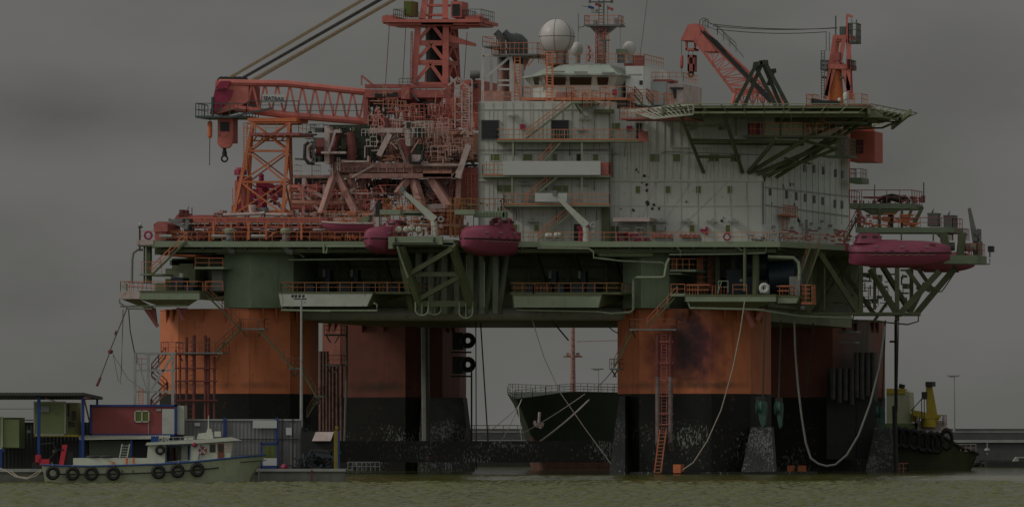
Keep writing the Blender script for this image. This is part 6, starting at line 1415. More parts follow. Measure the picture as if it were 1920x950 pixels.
for pts, lab in ((((1434, 590, -.5), (1430, 745, -.5)), 'dark anchor chain hanging to the nearest teal fairlead'), (((1464, 600, 4), (1460, 748, 4)), 'dark anchor chain hanging to the smaller teal fairlead'), (((1660, 600, 46), (1654, 757, 46)), 'dark anchor chain hanging to the right hand teal fairlead'), (((1525, 605, 20), (1510, 745, 20)), 'dark wire hanging in front of the rear right column')):
    cable([P(*p) for p in pts], .11, WIRE, 'anchor_chain', lab, 'chain')
t = thing('rigging_line', 'long wires with a small red weight hanging from the left platform down to the shore', 'rigging', P(185, 720, -20))
q = MB(); q.bar(P(238, 578, -1), P(207, 655, -8), .05); q.bar(P(232, 578, -1), P(226, 720, -3), .025); q.bar(P(206, 660, -8), P(184, 718, -18), .05); q.path([P(212, 664, -8), P(222, 715, -8), P(228, 700, -6), P(230, 580, -1)], .025); q.path([P(212, 664, -8), P(240, 710, -8), P(275, 735, -8)], .025); build('wire', q, WIRE, t)
q = MB(); q.lathe(P(207, 663, -8), [(.1, 0), (.3, .1), (.3, .4), (.1, .5)], 8); q.bar(P(218, 620, -6), P(216, 628, -6), .12); q.bar(P(188, 708, -16), P(182, 722, -18), .13); build('weight', q, REDPIPE, t)
# ================================================================== water
wm = bpy.data.materials.new('harbour water'); wm.use_nodes = True
t_ = wm.node_tree; n_ = t_.nodes; l_ = t_.links.new; b_ = n_['Principled BSDF']
b_.inputs['Base Color'].default_value = (.10, .11, .028, 1); b_.inputs['Roughness'].default_value = .09; b_.inputs['IOR'].default_value = 1.33; b_.inputs['Specular IOR Level'].default_value = .5
g_ = n_.new('ShaderNodeNewGeometry')
def wn(scale, det, mul):
    mp_ = n_.new('ShaderNodeMapping'); mp_.inputs['Scale'].default_value = scale; l_(g_.outputs['Position'], mp_.inputs['Vector'])
    z_ = n_.new('ShaderNodeTexNoise'); z_.inputs['Scale'].default_value = 1; z_.inputs['Detail'].default_value = det; z_.inputs['Roughness'].default_value = .6; l_(mp_.outputs[0], z_.inputs['Vector'])
    k_ = n_.new('ShaderNodeMath'); k_.operation = 'MULTIPLY'; k_.inputs[1].default_value = mul; l_(z_.outputs['Fac'], k_.inputs[0]); return k_.outputs[0]
s1 = wn((.55, .10, 1), 4, 1.0); s2 = wn((1.6, .9, 1), 3, .25)
ad = n_.new('ShaderNodeMath'); ad.operation = 'ADD'; l_(s1, ad.inputs[0]); l_(s2, ad.inputs[1])
bp_ = n_.new('ShaderNodeBump'); bp_.inputs['Strength'].default_value = .8; bp_.inputs['Distance'].default_value = .25; l_(ad.outputs[0], bp_.inputs['Height']); l_(bp_.outputs[0], b_.inputs['Normal'])
import numpy as np
def wave_mesh(x0, x1, y0, y1, sx, sy):
    nx, ny = int((x1 - x0) / sx) + 1, int((y1 - y0) / sy) + 1
    X, Y = np.meshgrid(np.linspace(x0, x1, nx), np.linspace(y0, y1, ny)); rg = np.random.default_rng(4); H = np.zeros_like(X)
    for k in range(46):            # many short crossing wavelets, gathered in patches
        lam = rg.uniform(.9, 3.0); a = rg.uniform(-1.25, 1.25) + (math.pi / 2); kx, ky = math.cos(a) * 2 * math.pi / lam, math.sin(a) * 2 * math.pi / lam
        H += WAVE * lam / 4 * np.sin(kx * X + ky * Y + rg.uniform(0, 6.28)) * (.55 + .45 * np.sin(X * rg.uniform(.03, .16) + Y * rg.uniform(.01, .08) + rg.uniform(0, 6.28)))
    edge = np.minimum(np.minimum(X - x0, x1 - X), np.minimum(Y - y0, y1 - Y)); H *= np.clip(edge / 6, 0, 1)
    calm = np.clip((566 - Y) / 70, .16, 1); H *= calm
    co = np.stack([X, Y, H + .02], -1).reshape(-1, 3)
    i = np.arange(nx * ny).reshape(ny, nx); fc = np.stack([i[:-1, :-1], i[:-1, 1:], i[1:, 1:], i[1:, :-1]], -1).reshape(-1, 4)
    me = bpy.data.meshes.new('water'); me.vertices.add(len(co)); me.vertices.foreach_set('co', co.ravel().astype(np.float32))
    me.loops.add(fc.size); me.loops.foreach_set('vertex_index', fc.ravel().astype(np.int32)); me.polygons.add(len(fc)); me.polygons.foreach_set('loop_start', np.arange(0, fc.size, 4, dtype=np.int32))
    me.update(calc_edges=True); me.validate(); me.polygons.foreach_set('use_smooth', [True] * len(fc)); return me
WAVE = .068
me = wave_mesh(-66, 66, 330, 620, .27, .42); me.materials.append(wm); o = bpy.data.objects.new('water', me); COL.objects.link(o); o['kind'] = 'structure'
q = MB()
for (xa, ya, xb, yb) in ((-9000, -200, 9000, 330), (-9000, 620, 9000, 18000), (-9000, 330, -66, 620), (66, 330, 9000, 620)): q.add([(xa, ya, 0.02), (xb, ya, 0.02), (xb, yb, 0.02), (xa, yb, 0.02)], [(0, 1, 2, 3)])
structure('open_water', q, wm)

# ================================================================== breakwater
CONC = mat('harbour concrete', (.075, .078, .076), .8, .3, .35, streak=.6, streakcol=(.08, .08, .075), rust=.1)
CONCD = mat('dark wet concrete', (.022, .024, .022), .7, .4, .8, streak=.5, streakcol=(.03, .03, .03))
q = MB(); q.pbox(-900, 803, 2900, 812, 172, 2); q.pbox(-900, 811, 2900, 876, 170, 10); structure('breakwater', q, CONC)
bw = thing('quay_wall', 'long weathered concrete sea wall with railing on the far side of the harbour', 'wall', P(1800, 876, 165))
q = MB(); q.pbox(-900, 862, 2900, 878, 160, 8); build('lower_ledge', q, CONCD, bw); q = MB(); q.pbox(-900, 824, 2900, 829, 169.6, .3); q.pbox(-900, 808, 2900, 810, 171.7, .3); build('coping', q, LGREY, bw)
q = MB(); q.prail(700, 1160, 811, 168.8, None, 1.1, 2.2, .06); build('railing', q, DRAIL, bw)
q = MB(); rk = random.Random(9)
for k in range(160):
    x = rk.uniform(1700, 1990); c = P(x, 873, 158) + V((0, rk.uniform(-2, 2), rk.uniform(-.3, .5))); q.ball(c, rk.uniform(.25, .8), 6, rk.uniform(.5, .9), 4)
o = solo('rubble', q, CONCD, 'dark rubble stones along the foot of the far sea wall', 'rubble'); o['kind'] = 'stuff'
t = thing('barge', 'small dark barge with pale cabin moored below the sea wall at the far right', 'barge', P(1900, 874, 140)); q = MB(); q.pbox(1850, 864, 1960, 877, 140, 4, 0); build('hull', q, DARK, t); q = MB(); q.extr([P(1900, 864, 141), P(1906, 856, 141), P(1950, 856, 141), P(1950, 864, 141)], (0, 2, 0)); build('cabin', q, LGREY, t); q = MB(); q.pbox(1910, 858, 1945, 863, 140.9, .1, 0); build('cabin_window', q, GLASSD, t)
q = MB(); q.bar(P(1851, 852, 168), P(1851, 830, 168), .08); q.lathe(P(1851, 846, 168), [(.2, 0), (.45, .2), (.3, .5)], 8); solo('fender_buoy', q, LGREY, 'pale fender hanging on the face of the far sea wall', 'fender')
def lamp(x, y0, y1, d, r_, lab, flood=True):
    t = thing('lamp_post', lab, 'lamp post', P(x, y1, d)); q = MB(); q.smooth = True; q.bar(P(x, y1, d), P(x, y0, d), r_ * 1.2, 8, r_ * .7); build('pole', q, LGREY, t, True)
    q = MB(); k = (640 + d) / F
    q.bar(P(x - 14, y0 + 1, d), P(x + 10, y0 + 1, d), .07)
    if flood:
        for dx in (-16, -10, -3, 4): q.hexa(*[[P(x + dx, y0 - 1 + e, d) + V((0, z, 0)) for z in (0,) for e in ()] or [P(x + dx - 2.2, y0 - 1, d), P(x + dx + 2.6, y0 - 2, d), P(x + dx + 2.6, y0 - 2, d + .4), P(x + dx - 2.2, y0 - 1, d + .4)], [P(x + dx - 3, y0 - 6, d), P(x + dx + 2, y0 - 7, d), P(x + dx + 2, y0 - 7, d + .4), P(x + dx - 3, y0 - 6, d + .4)]])
    else:
        q.bar(P(x - 9, y0 + 3, d), P(x + 9, y0 + 1, d), .12)
    build('lamp_head', q, DARK if flood else GREY, t); return t
lamp(565, 559, 800, -110, .13, 'tall pale floodlight pole standing in front of the left orange column')
lamp(1789, 703, 808, 171, .14, 'slim lamp post on the sea wall at the far right', False)
lamp(1122, 690, 812, 171, .1, 'small lamp post rising behind the moored ship bow', False)

# ================================================================== ship behind the platform
sh = thing('cargo_ship', 'dark hulled ship moored behind the platform with its bow between the columns', 'ship', P(1060, 872, 100))
BLK = mat('black green ship hull', (.022, .032, .022), .5, .3, .3, streak=.4, streakcol=(.05, .03, .02))
a0 = P(966, 870, 92); a0.z = -.35; axs = V((.60, .80, 0)); sid = V((.80, -.60, 0))
q = MB(); q.smooth = True; secs = []; edge = []
zd0 = P(957, 742, 92).z; zd1 = P(1010, 729, 95).z; kk = []
for i in range(22):
    u = (i / 21) ** 1.6; s_ = u * 58; zt_ = zd0 + (zd1 - zd0) * min(1, s_ / 5) - .5 * max(0, s_ - 8) / 50
    wt = 8.2 * (1 - math.exp(-s_ / 5.6)) + .12; wb = 8.4 * (1 - math.exp(-max(0, s_ - 1.0) / 9)) + .1; ring = []
    for f_ in (0, .12, .3, .55, .8, 1):
        z = zt_ + (-2 - zt_) * f_; ww = wt + (wb - wt) * f_ ** .7; off = 4.6 * f_ ** .8 * math.exp(-s_ / 9)
        ring.append((a0 + axs * (s_ + off * .55) + V((off * .62, 0, 0)) + V((0, 0, z)), ww))
    secs.append([p + sid * w_ for p, w_ in ring] + [p - sid * w_ for p, w_ in ring[::-1]]); kk.append((ring[0][0], wt))
loft(q, secs); build('hull', q, BLK, sh, True)
q = MB(); q.rail([p - sid * w_ for p, w_ in kk[::-1]] + [p + sid * w_ for p, w_ in kk], 1.1, 1.4, .04, 2); build('railing', q, LGREY, sh)
q = MB(); q.smooth = True; q.bar(P(1074, 735, 112), P(1074, 600, 112), .42, 10, .26); q.bar(P(1057, 668, 112), P(1092, 668, 112), .14); q.bar(P(1062, 664, 112), P(1068, 664, 112), .25); q.bar(P(1080, 664, 112), P(1087, 664, 112), .25); q.bar(P(1082, 640, 112), P(1160, 638, 112), .05)
for y in range(610, 730, 12): q.bar(P(1071, y, 111.6), P(1077, y, 111.6), .05)
build('mast', q, BRWN, sh, True)
q = MB(); q.smooth = True; cen = None; bsec = []
for sec in secs:
    n = len(sec) // 2; lowr = []
    for side in (sec[:n], sec[:n - 1:-1]):
        pass
    L_, R_ = sec[:n], sec[n:][::-1]
    m_ = L_[2].lerp(R_[2], .5)
    kk_ = min(1, len(bsec) / 7) ** .8; left = [L_[2].lerp(L_[4], .25 + .6 * kk_), L_[4], L_[5]]; right = [R_[2].lerp(R_[4], .25 + .6 * kk_), R_[4], R_[5]]
    out_ = lambda p, c: p + (p - c).normalized() * .06 + V((-.05, -.05, 0))
    bsec.append([p + sid * .14 - axs * .12 for p in left] + [p - sid * .14 - axs * .12 for p in right[::-1]])
loft(q, bsec[:12]); build('boot_topping', q, mat('red brown stem paint', (.13, .065, .055), .6, .5, 1, rust=.4), sh, True)
q = MB(); q.bar(P(1012, 772, 91), P(1010, 795, 91), .2, 8); q.bar(P(1002, 795, 90.8), P(1016, 800, 90.8), .3); q.bar(P(1002, 795, 90.8), P(1003, 788, 90.8), .2); q.bar(P(1016, 800, 90.8), P(1018, 792, 90.8), .2); build('anchor', q, WPINK, sh)
MR = mat('pale mooring line', (.42, .38, .36), .8, .2, 2)
for a, b, r_, lab in (((973, 760, 92), (890, 826, 60), .06, 'left of the pale mooring lines fanning down from the dark ship bow'), ((978, 748, 92), (940, 826, 70), .06, 'steep pale mooring line below the tip of the dark ship bow'), ((972, 760, 92), (978, 826, 84), .06, 'near vertical mooring line below the dark ship bow'), ((1112, 741, 98), (1010, 828, 60), .13, 'thick pale mooring line crossing the dark ship hull'), ((1110, 728, 98), (960, 822, 60), .06, 'thin mooring line sloping left across the dark ship hull'), ((1150, 692, 20), (1110, 730, 98), .05, 'thin line running from the column landing to the ship rail')):
    cable(sag(P(*a), P(*b), .3), r_, MR, 'mooring_line', lab, 'rope')
q = MB(); q.pbox(868, 884, 1160, 887, 40, 3); solo('floating_boom', q, MAG, 'dark red floating boom lying on the water behind the pontoon', 'floating boom')

# ================================================================== tug on the right
tg = thing('tug_boat', 'green and yellow tug with tyre fenders moored behind the right hand column', 'tug', P(1750, 876, 70))
TGR = mat('dark olive tug hull', (.045, .055, .025), .5, .3, .6, rust=.2)
q = MB(); q.smooth = True; secs = []; A0 = P(1560, 876, 78); e_ = []
xs = [P(x, 800, 70).x for x in (1560, 1620, 1680, 1730, 1770, 1800, 1818, 1830, 1836)]
for x, w_, py in zip(xs, (3.6, 3.8, 3.9, 3.8, 3.3, 2.5, 1.6, .8, .12), (806, 806, 806, 810, 818, 836, 842, 846, 849)):
    z1 = P(1700, py, 72).z; bx = x - (0 if x < xs[4] else (x - xs[4]) * .28)
    e_.append((x, w_, z1)); secs.append([V((x, 712 - w_, z1)), V((x * .5 + bx * .5, 712 - w_ * .95, z1 * .5)), V((bx, 712 - w_ * .8, -.8)), V((bx, 712 + w_ * .8, -.8)), V((x * .5 + bx * .5, 712 + w_ * .95, z1 * .5)), V((x, 712 + w_, z1))])
loft(q, secs); build('hull', q, TGR, tg, True)
q = MB(); q.smooth = True; q.path([V((x, 712 - w_ - .08, z1 - .1)) for x, w_, z1 in e_], .22, 6); build('rubbing_strake', q, DARK, tg, True)
q = MB(); q.extr([P(1662, 806, 70), P(1708, 806, 70), P(1704, 735, 70), P(1690, 728, 70), P(1662, 728, 70)], (1, 5, 0)); build('deckhouse', q, mat('cream tug paint', (.36, .38, .25), .5, .15, .8, rust=.2), tg)
q = MB(); q.pbox(1662, 728, 1697, 738, 69.8, .2); q.pbox(1708, 774, 1716, 790, 70, 1); build('yellow_band', q, YELLOW, tg)
q = MB(); q.smooth = True; q.extr([P(1739, 790, 68), P(1760, 790, 68), P(1747, 717, 68), P(1737, 717, 68)], (0, 1.2, 0)); q.extr([P(1712, 768, 67.8), P(1766, 778, 67.8), P(1762, 784, 67.8), P(1730, 784, 67.8), P(1712, 778, 67.8)], (0, 1.6, 0)); q.bar(P(1742, 800, 68.5), P(1742, 785, 68.5), 1.0, 10); build('tow_crane', q, YELLOW, tg)
q = MB(); q.smooth = False; q.pbox(1735, 715, 1748, 724, 67.6, 1.8); q.pbox(1728, 734, 1737, 748, 67.5, .8); q.bar(P(1728, 748, 67), P(1728, 790, 67), .06); q.bar(P(1733, 748, 67), P(1733, 790, 67), .06); q.path([P(1690, 728, 71), P(1692, 720, 71)], .4, 8); q.bar(P(1684, 733, 70), P(1701, 730, 70), .06); q.bar(P(1730, 745, 68), P(1708, 770, 69), .05); build('fitting', q, DARK, tg)
q = MB(); q.pbox(1660, 793, 1720, 810, 69, 3); build('bulwark', q, mat('green tug bulwark', (.10, .16, .05), .5, .2, .8, rust=.2), tg); q = MB(); q.pbox(1716, 788, 1765, 806, 69, 3); q.prail(1716, 1768, 798, 68.5, 2, 1.4, .6, .06, 2); q.pbox(1782, 838, 1815, 846, 70, 1.6); q.prail(1782, 1830, 845, 69.5, None, .9, .7, .05); build('deck_gear', q, WPINK, tg)
q = MB(); q.pbox(1784, 830, 1792, 837, 70, .7); build('deck_lamp', q, RED, tg)
ty = [(1684, 822), (1698, 824), (1714, 827), (1731, 831), (1746, 832), (1757, 833), (1775, 826)]
words = ('first', 'second', 'third', 'fourth', 'fifth', 'sixth', 'seventh')
def tyre(x, y, d, R0, r_, label, group, ax='y', squash=1):
    q = MB(); q.smooth = True; q.torus((0, 0, 0), R0, r_, ax, 22, 9)
    for k in range(22):
        a = 2 * math.pi * k / 22; p = V((math.cos(a), 0, math.sin(a))) * (R0 + r_ * .93)
        if ax == 'y': q.bar(p - V((0, r_ * .6, 0)), p + V((0, r_ * .6, 0)), r_ * .16, 4)
    o = build('tyre', q, RUBBER, None, True); o.location = P(x, y, d); ORG[o.name] = o.location.copy(); o.scale = (squash, 1, 1); return tag(o, label, 'tyre', group)
for i, (x, y) in enumerate(ty): tyre(x, y - 3, 66.6, 1.15, .36, words[i] + ' big tyre from the left along the tug side', 'tyres along the tug side', 'y', .6)

# ================================================================== left quay
D = -122
QC = mat('quay concrete', (.11, .112, .10), .8, .35, .6, streak=.6, streakcol=(.04, .045, .04))
q = MB(); q.pbox(-500, 881, 486, 910, D, 80, -.3); q.pbox(486, 880, 648, 910, D - .5, 80, -.3); structure('quay', q, QC)
qe = MB(); qe.pbox(-500, 878, 486, 884, D - .12, .3, 0); qe.pbox(486, 878, 648, 883, D - .62, .3, 0); solo('quay_coping', qe, LGREY, 'pale concrete coping along the top edge of the left quay', 'kerb')
def corr(name, col, pitch=.25):
    m = mat(name, col, .55, .18, .7, rust=.12, streak=.3, seams=[(0, pitch, pitch * .35, .35)]); return m
def hoard(x0, x1, y0, y1, d, m, parent, nm='panel'):
    q = MB(); a, b = P(x0, y1, d), P(x1, y0, d); n = int((b.x - a.x) / .18); 
    pts = []
    for i in range(n + 1): pts.append((a.x + (b.x - a.x) * i / n, a.y + (.045 if i % 2 else 0)))
    vs = [V((x, y, a.z)) for x, y in pts] + [V((x, y, b.z)) for x, y in pts] + [V((a.x, a.y + .12, a.z)), V((b.x, a.y + .12, a.z)), V((a.x, a.y + .12, b.z)), V((b.x, a.y + .12, b.z))]
    k = n + 1; q.add(vs, [(i, i + 1, k + i + 1, k + i) for i in range(n)] + [(2 * k + 1, 2 * k, 2 * k + 2, 2 * k + 3)])
    return build(nm, q, m, parent)
CG = mat('grey corrugated sheet', (.155, .16, .165), .5, .2, .6, rust=.1, streak=.3)
CD = mat('dark corrugated sheet', (.045, .05, .048), .5, .25, .6, rust=.1)
hf = thing('hoarding', 'grey corrugated metal hoarding with blue posts behind the white workboat', 'fence', P(440, 880, D + 9))
hoard(320, 565, 787, 882, D + 9, CG, hf)
q = MB()
for x in (321, 421, 519): q.pbox(x - 2.5, 782, x + 2.5, 882, D + 8.8, .2, 0)
build('post', q, BLUE, hf); q = MB(); q.pbox(320, 785, 565, 788, D + 8.9, .3, 0); build('top_rail', q, LGREY, hf)
q = MB(); q.pbox(474, 788, 519, 802, D + 8.7, .08, 0); q.pbox(536, 801, 547, 815, D + 8.7, .08, 0); q.pbox(365, 792, 375, 798, D + 8.7, .08, 0); build('notice', q, CLEAN, hf)
q = MB(); q.pbox(528, 785, 530, 880, D + 8.8, .1, 0); q.pbox(548, 785, 550, 880, D + 8.8, .1, 0); q.pbox(350, 822, 560, 823.5, D + 8.85, .08, 0); build('joint_strip', q, DARK, hf)
hd2 = thing('hoarding', 'dark corrugated hoarding at the far left behind the green cabins', 'fence', P(80, 880, D + 10)); hoard(-200, 320, 791, 882, D + 10, CD, hd2)
q = MB(); q.pbox(-100, 786, 66, 788, D + 9.8, .1, 0); q.bar(P(-100, 766, D + 9.8), P(66, 766, D + 9.8), .03); build('top_rail', q, DRAIL, hd2)
q = MB(); q.pbox(50, 806, 57, 811, D + 9.7, .1, 0); build('notice', q, LGREY, hd2)
# small blue framed kiosk window at the hoarding's foot
t = thing('quay_kiosk', 'small blue framed kiosk with a window and white base by the boat bow', 'kiosk', P(505, 880, D + 5)); q = MB(); q.pbox(490, 832, 520, 880, D + 5, 2, 0); build('wall', q, CG, t); q = MB(); q.pbox(492, 858, 520, 872, D + 4.9, .1, 0); build('base_panel', q, CLEAN, t)
q = MB(); q.pbox(497, 836, 505, 857, D + 4.9, .1, 0); q.pbox(507, 836, 515, 857, D + 4.9, .1, 0); build('window', q, GLASS, t); q = MB()
for e in ((488, 829, 491, 880), (519, 829, 521, 880), (488, 829, 521, 832), (488, 873, 521, 877)): q.pbox(*e, D + 4.85, .2, 0)
build('frame', q, BLUE, t)
# canopy on blue posts
cp = thing('canopy', 'dark corrugated canopy roof on blue posts over the green cabins', 'shelter', P(90, 880, D + 4))
q = MB(); n = 90
a, b = P(-120, 736, D + 2), P(158, 735, D + 2); vs = []; k = n + 1
for (dy, dz) in ((0, 0), (6, -.35), (0, -.28), (6, -.63)):
    for i in range(k): vs.append(V((a.x + (b.x - a.x) * i / n + dy * .22, a.y + dy, a.z + dz + (.05 if i % 2 else 0))))
fs_ = []
for i in range(n): fs_ += [(i, i + 1, k + i + 1, k + i), (2 * k + i, 3 * k + i, 3 * k + i + 1, 2 * k + i + 1), (i, 2 * k + i, 2 * k + i + 1, i + 1)]
fs_ += [(n, k + n, 3 * k + n, 2 * k + n)]
q.add(vs, fs_); build('roof', q, CD, cp)
q = MB()
for x in (72.5, 155): q.pbox(x - 3, 745, x + 3, 882, D + 2.5, .35, 0)
q.pbox(180, 748, 184, 790, D + 8, .2, 0); build('post', q, BLUE, cp)
q = MB(); q.bar(P(158, 748, D + 3), P(168, 790, D + 7), .08); q.bar(P(158, 745, D + 2.5), P(184, 743, D + 8), .1); q.bar(P(84, 746, D + 3), P(104, 752, D + 3), .06); build('brace', q, BRWN, cp)
CAB = mat('green cabin panel', (.22, .27, .12), .5, .12, .7, rust=.1)
CABP = mat('pale cabin frame', (.40, .42, .35), .5, .15, .7, rust=.15)
def cabin(x0, x1, xs, y0, y1, d, dep, lab, kids=True):
    t = thing('site_cabin', lab, 'cabin', P((x0 + x1) / 2, y1, d)); q = MB(); q.pbox(x0, y0, x1, y1, d, dep, (xs - x1) / 19.8 / dep if dep else 0); build('wall', q, CAB, t)
    q = MB()
    for e in ((x0 - 1, y0 - 2, x1 + 1, y0 + 1), (x0 - 1, y1 - 2, x1 + 1, y1 + 1), (x0 - 1, y0, x0 + 1.5, y1), (x1 - 1.5, y0, x1 + 1.2, y1)): q.pbox(*e, d - .06, .1, 0)
    build('frame', q, CABP, t); return t
t = cabin(64, 122, 146, 754, 815, D + 5, 4, 'green site cabin with air conditioner under the canopy')
q = MB(); q.pbox(76, 762, 92, 772, D + 4.4, .6, 0); build('air_conditioner', q, LGREY, t); q = MB(); q.pbox(63, 814, 146, 818, D + 5, 4, 0); build('floor_frame', q, YELLOW, t)
q = MB()
for e in ((126, 757, 130, 780), (134, 770, 142, 788), (130, 790, 140, 800)): q.pbox(*e, D + 5.6, .3, 0)
build('fitting', q, DARK, t)
t = cabin(-90, 4, 38, 782, 840, D + 4, 5, 'pale green site cabin cut by the left edge of the photo'); q = MB(); q.pbox(6, 786, 36, 838, D + 4.4, .1, 0); build('door', q, CAB, t)
for x in (5, 25, 35): pass
q = MB(); q.pbox(-90, 840, 8, 846, D + 4, .3, 0); q.pbox(-2, 846, 4, 880, D + 4, .3, 0); build('support', q, BLUE, t)
# red container office
rcn = thing('container_office', 'dark red container office with blue frame and white door on raised base', 'container', P(250, 816, D + 7))
q = MB(); q.pbox(171, 761, 329, 814, D + 7, 5, 0); build('wall', q, mat('dark red panel', (.23, .055, .055), .5, .12, .6), rcn)
q = MB(); q.pbox(329.2, 760, 345, 814, D + 7.2, 5, 0); build('end_wall', q, CABP, rcn)
q = MB()
for e in ((168, 758, 332, 761.5), (168, 813, 332, 817), (168, 758, 172, 816), (327, 758, 332, 816)): q.pbox(*e, D + 6.85, .3, 0)
build('frame', q, BLUE, rcn); q = MB(); q.pbox(304, 766, 327, 814, D + 6.92, .1, 0); build('door', q, PALE, rcn)
q = MB(); q.pbox(254, 771, 265, 789, D + 6.92, .1, 0); q.pbox(267, 771, 278, 789, D + 6.92, .1, 0); o = build('window', q, GLASS, rcn); q = MB()
for e in ((252, 769, 280, 771), (252, 789, 280, 791), (252, 769, 254, 791), (278, 769, 280, 791), (265, 769, 267, 791)): q.pbox(*e, D + 6.86, .14, 0)
build('frame', q, CABP, o); q = MB(); q.pbox(293, 766, 302, 770, D + 6.92, .1, 0); q.pbox(277.5, 791, 279, 814, D + 6.92, .05, 0); build('fitting', q, LGREY, rcn)
lo_ = thing('lean_to', 'low corrugated lean to roof with pale wall beneath the red container', 'shelter', P(240, 880, D + 5))
q = MB(); a = [P(148, 824, D + 4), P(318, 822, D + 4), P(318, 818, D + 7), P(148, 818, D + 7)]; q.extr(a, (0, 0, .12))
for k in range(40): q.bar(a[0].lerp(a[1], k / 39) + V((0, 0, .14)), a[3].lerp(a[2], k / 39) + V((0, 0, .14)), .035)
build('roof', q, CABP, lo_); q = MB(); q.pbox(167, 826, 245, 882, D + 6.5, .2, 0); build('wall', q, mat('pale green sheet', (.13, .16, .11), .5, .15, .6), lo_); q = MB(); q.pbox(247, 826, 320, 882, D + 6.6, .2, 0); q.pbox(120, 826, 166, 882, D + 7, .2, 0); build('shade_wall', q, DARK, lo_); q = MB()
for x in (150, 246, 314): q.pbox(x - 2, 824, x + 2, 882, D + 4.2, .2, 0)
build('post', q, BLUE, lo_)
# junk, marker post, concrete block at the quay end
t = thing('scrap_pile', 'dark heap of tangled scrap and beams at the quay end', 'scrap', P(590, 880, D + 4)); rr = random.Random(5); q = MB(); q2 = MB()
for k in range(70):
    x = rr.uniform(560, 622); y = 880 - rr.uniform(0, 1) ** 1.6 * (38 - abs(x - 600) * .5); p = P(x, y, D + rr.uniform(2, 5)); v_ = V((rr.uniform(-1, 1), rr.uniform(-.6, .6), rr.uniform(-.5, .6))) * rr.uniform(.4, 1.4); (q if k % 5 else q2).bar(p - v_, p + v_, rr.uniform(.04, .14))
q.pbox(588, 846, 622, 880, D + 5, 2, 0); q.pbox(560, 858, 580, 880, D + 4, 1, 0)
build('dark_scrap', q, DARK, t); build('blue_scrap', q2, BLUED, t); q = MB(); q.ball(P(533, 875, D + 4), .35, 8); build('red_bag', q, MAG, t)
t = thing('concrete_block', 'pale weathered concrete bulkhead above the scrap heap', 'wall', P(593, 880, D + 8)); q = MB(); q.pbox(565, 808, 626, 882, D + 8, 3, 0); build('block', q, CONCD, t); q = MB(); q.extr([P(585, 826, D + 7.5), P(620, 826, D + 7.5), P(626, 809, D + 8), P(592, 809, D + 8)], (0, .4, 0)); build('sloped_cap', q, WPINK, t)
t = thing('marker_post', 'blue and yellow marker post at the right end of the quay', 'post', P(632, 880, D + 1)); q = MB(); q.pbox(634, 806, 637, 880, D + 1, .2, 0); build('blue_post', q, BLUE, t); q = MB(); q.pbox(626, 806, 633.5, 880, D + 1.2, .4, 0); q.pbox(628, 798, 634, 804, D + 1.1, .3, 0); build('yellow_panel', q, mat('dull yellow', (.20, .16, .03), .6, .25, .8), t)
q = MB(); q.pbox(583, 880, 586, 905, D - .75, .1, 0); solo('quay_ladder', q, REDPIPE, 'narrow red ladder strip on the face of the quay end', 'ladder')
# white scaffold stair tower by the left column
t = thing('stair_tower', 'white framed scaffold stair tower with rusty stairs before the left orange column', 'stair tower', P(292, 800, -30)); q = MB()
for x in (253, 278): 
    q.bar(P(x, 662, -30), P(x, 800, -30), .16)
q.bar(P(324, 662, -30), P(324, 800, -30), .18)
for y in (662, 734, 694): q.bar(P(253, y, -30), P(330, y, -30), .13)
q.bar(P(255, 664, -30), P(276, 734, -30), .09); q.bar(P(284, 730, -30), P(322, 668, -30), .13); q.bar(P(270, 664, -27), P(330, 664, -27), .1)
build('frame', q, LGREY, t)
for x0, y0, x1, y1 in ((284, 699, 310, 668), (284, 705, 312, 730), (284, 762, 314, 733), (282, 765, 300, 790)):
    q = MB(); q.treads(P(x0, max(y0, y1), -29) if (y0 > y1) else P(x1, y1, -29), P(x1, y1, -29) if (y0 > y1) else P(x0, y0, -29), (0, 1, 0)); o = build('flight', q, BRWN, t); q = MB(); q.srail(P(x0, y0, -29), P(x1, y1, -29), (0, 1, 0)); build('flight_railing', q, REDPIPE, o)
q = MB(); q.pbox(254, 692, 280, 695, -30, 2); q.pbox(300, 661, 332, 664, -30, 2); q.prail(302, 330, 661, -30, 2, 1.2, .7); q.prail(254, 277, 692, -30, None, 1.2, .6); build('stage', q, RED, t)
q = MB()
for x in (260, 268): q.bar(P(x, 728, -30.3), P(x, 790, -30.3), .05)
for y in range(730, 790, 5): q.bar(P(260, y, -30.3), P(268, y, -30.3), .04)
build('ladder', q, RAIL, t)

# ================================================================== workboat at the quay
WB = D - 7
wb = thing('work_boat', 'white and pale green workboat with blue trim and black tyres moored at the quay', 'boat', P(285, 904, WB))
HUL = mat('pale boat hull', (.31, .345, .25), .4, .12, .8, rust=.1, streak=.4, streakcol=(.22, .26, .08)); CABW = mat('boat cabin white', (.45, .475, .41), .42, .1, .8, rust=.12)
y0 = 640 + WB; y1 = y0 + 4.6; yc = (y0 + y1) / 2
q = MB(); q.smooth = True; secs = []; top = []
prof = [(77, 871, 2.0, 86), (110, 873, 2.25, 112), (170, 874, 2.35, 172), (240, 872, 2.4, 240), (300, 870, 2.4, 300), (360, 866, 2.3, 355), (410, 861, 2.0, 398), (450, 857, 1.5, 430), (475, 855, .9, 449), (490, 854, .3, 458), (497, 853, .06, 461)]
for px, py, w_, bx in prof:
    tp = P(px, py, WB); xb_ = P(bx, 904, WB).x
    ring = []
    for f_, kx in ((0, 0), (.25, .35), (.6, .78), (1, 1)):
        ring.append((tp.x + (xb_ - tp.x) * kx, w_ * (1 - .18 * f_), tp.z + (-.5 - tp.z) * f_))
    top.append((tp.x, w_, tp.z))
    secs.append([V((x, yc - ww, z)) for x, ww, z in ring] + [V((x, yc + ww, z)) for x, ww, z in ring[::-1]])
loft(q, secs); build('hull', q, HUL, wb, True)
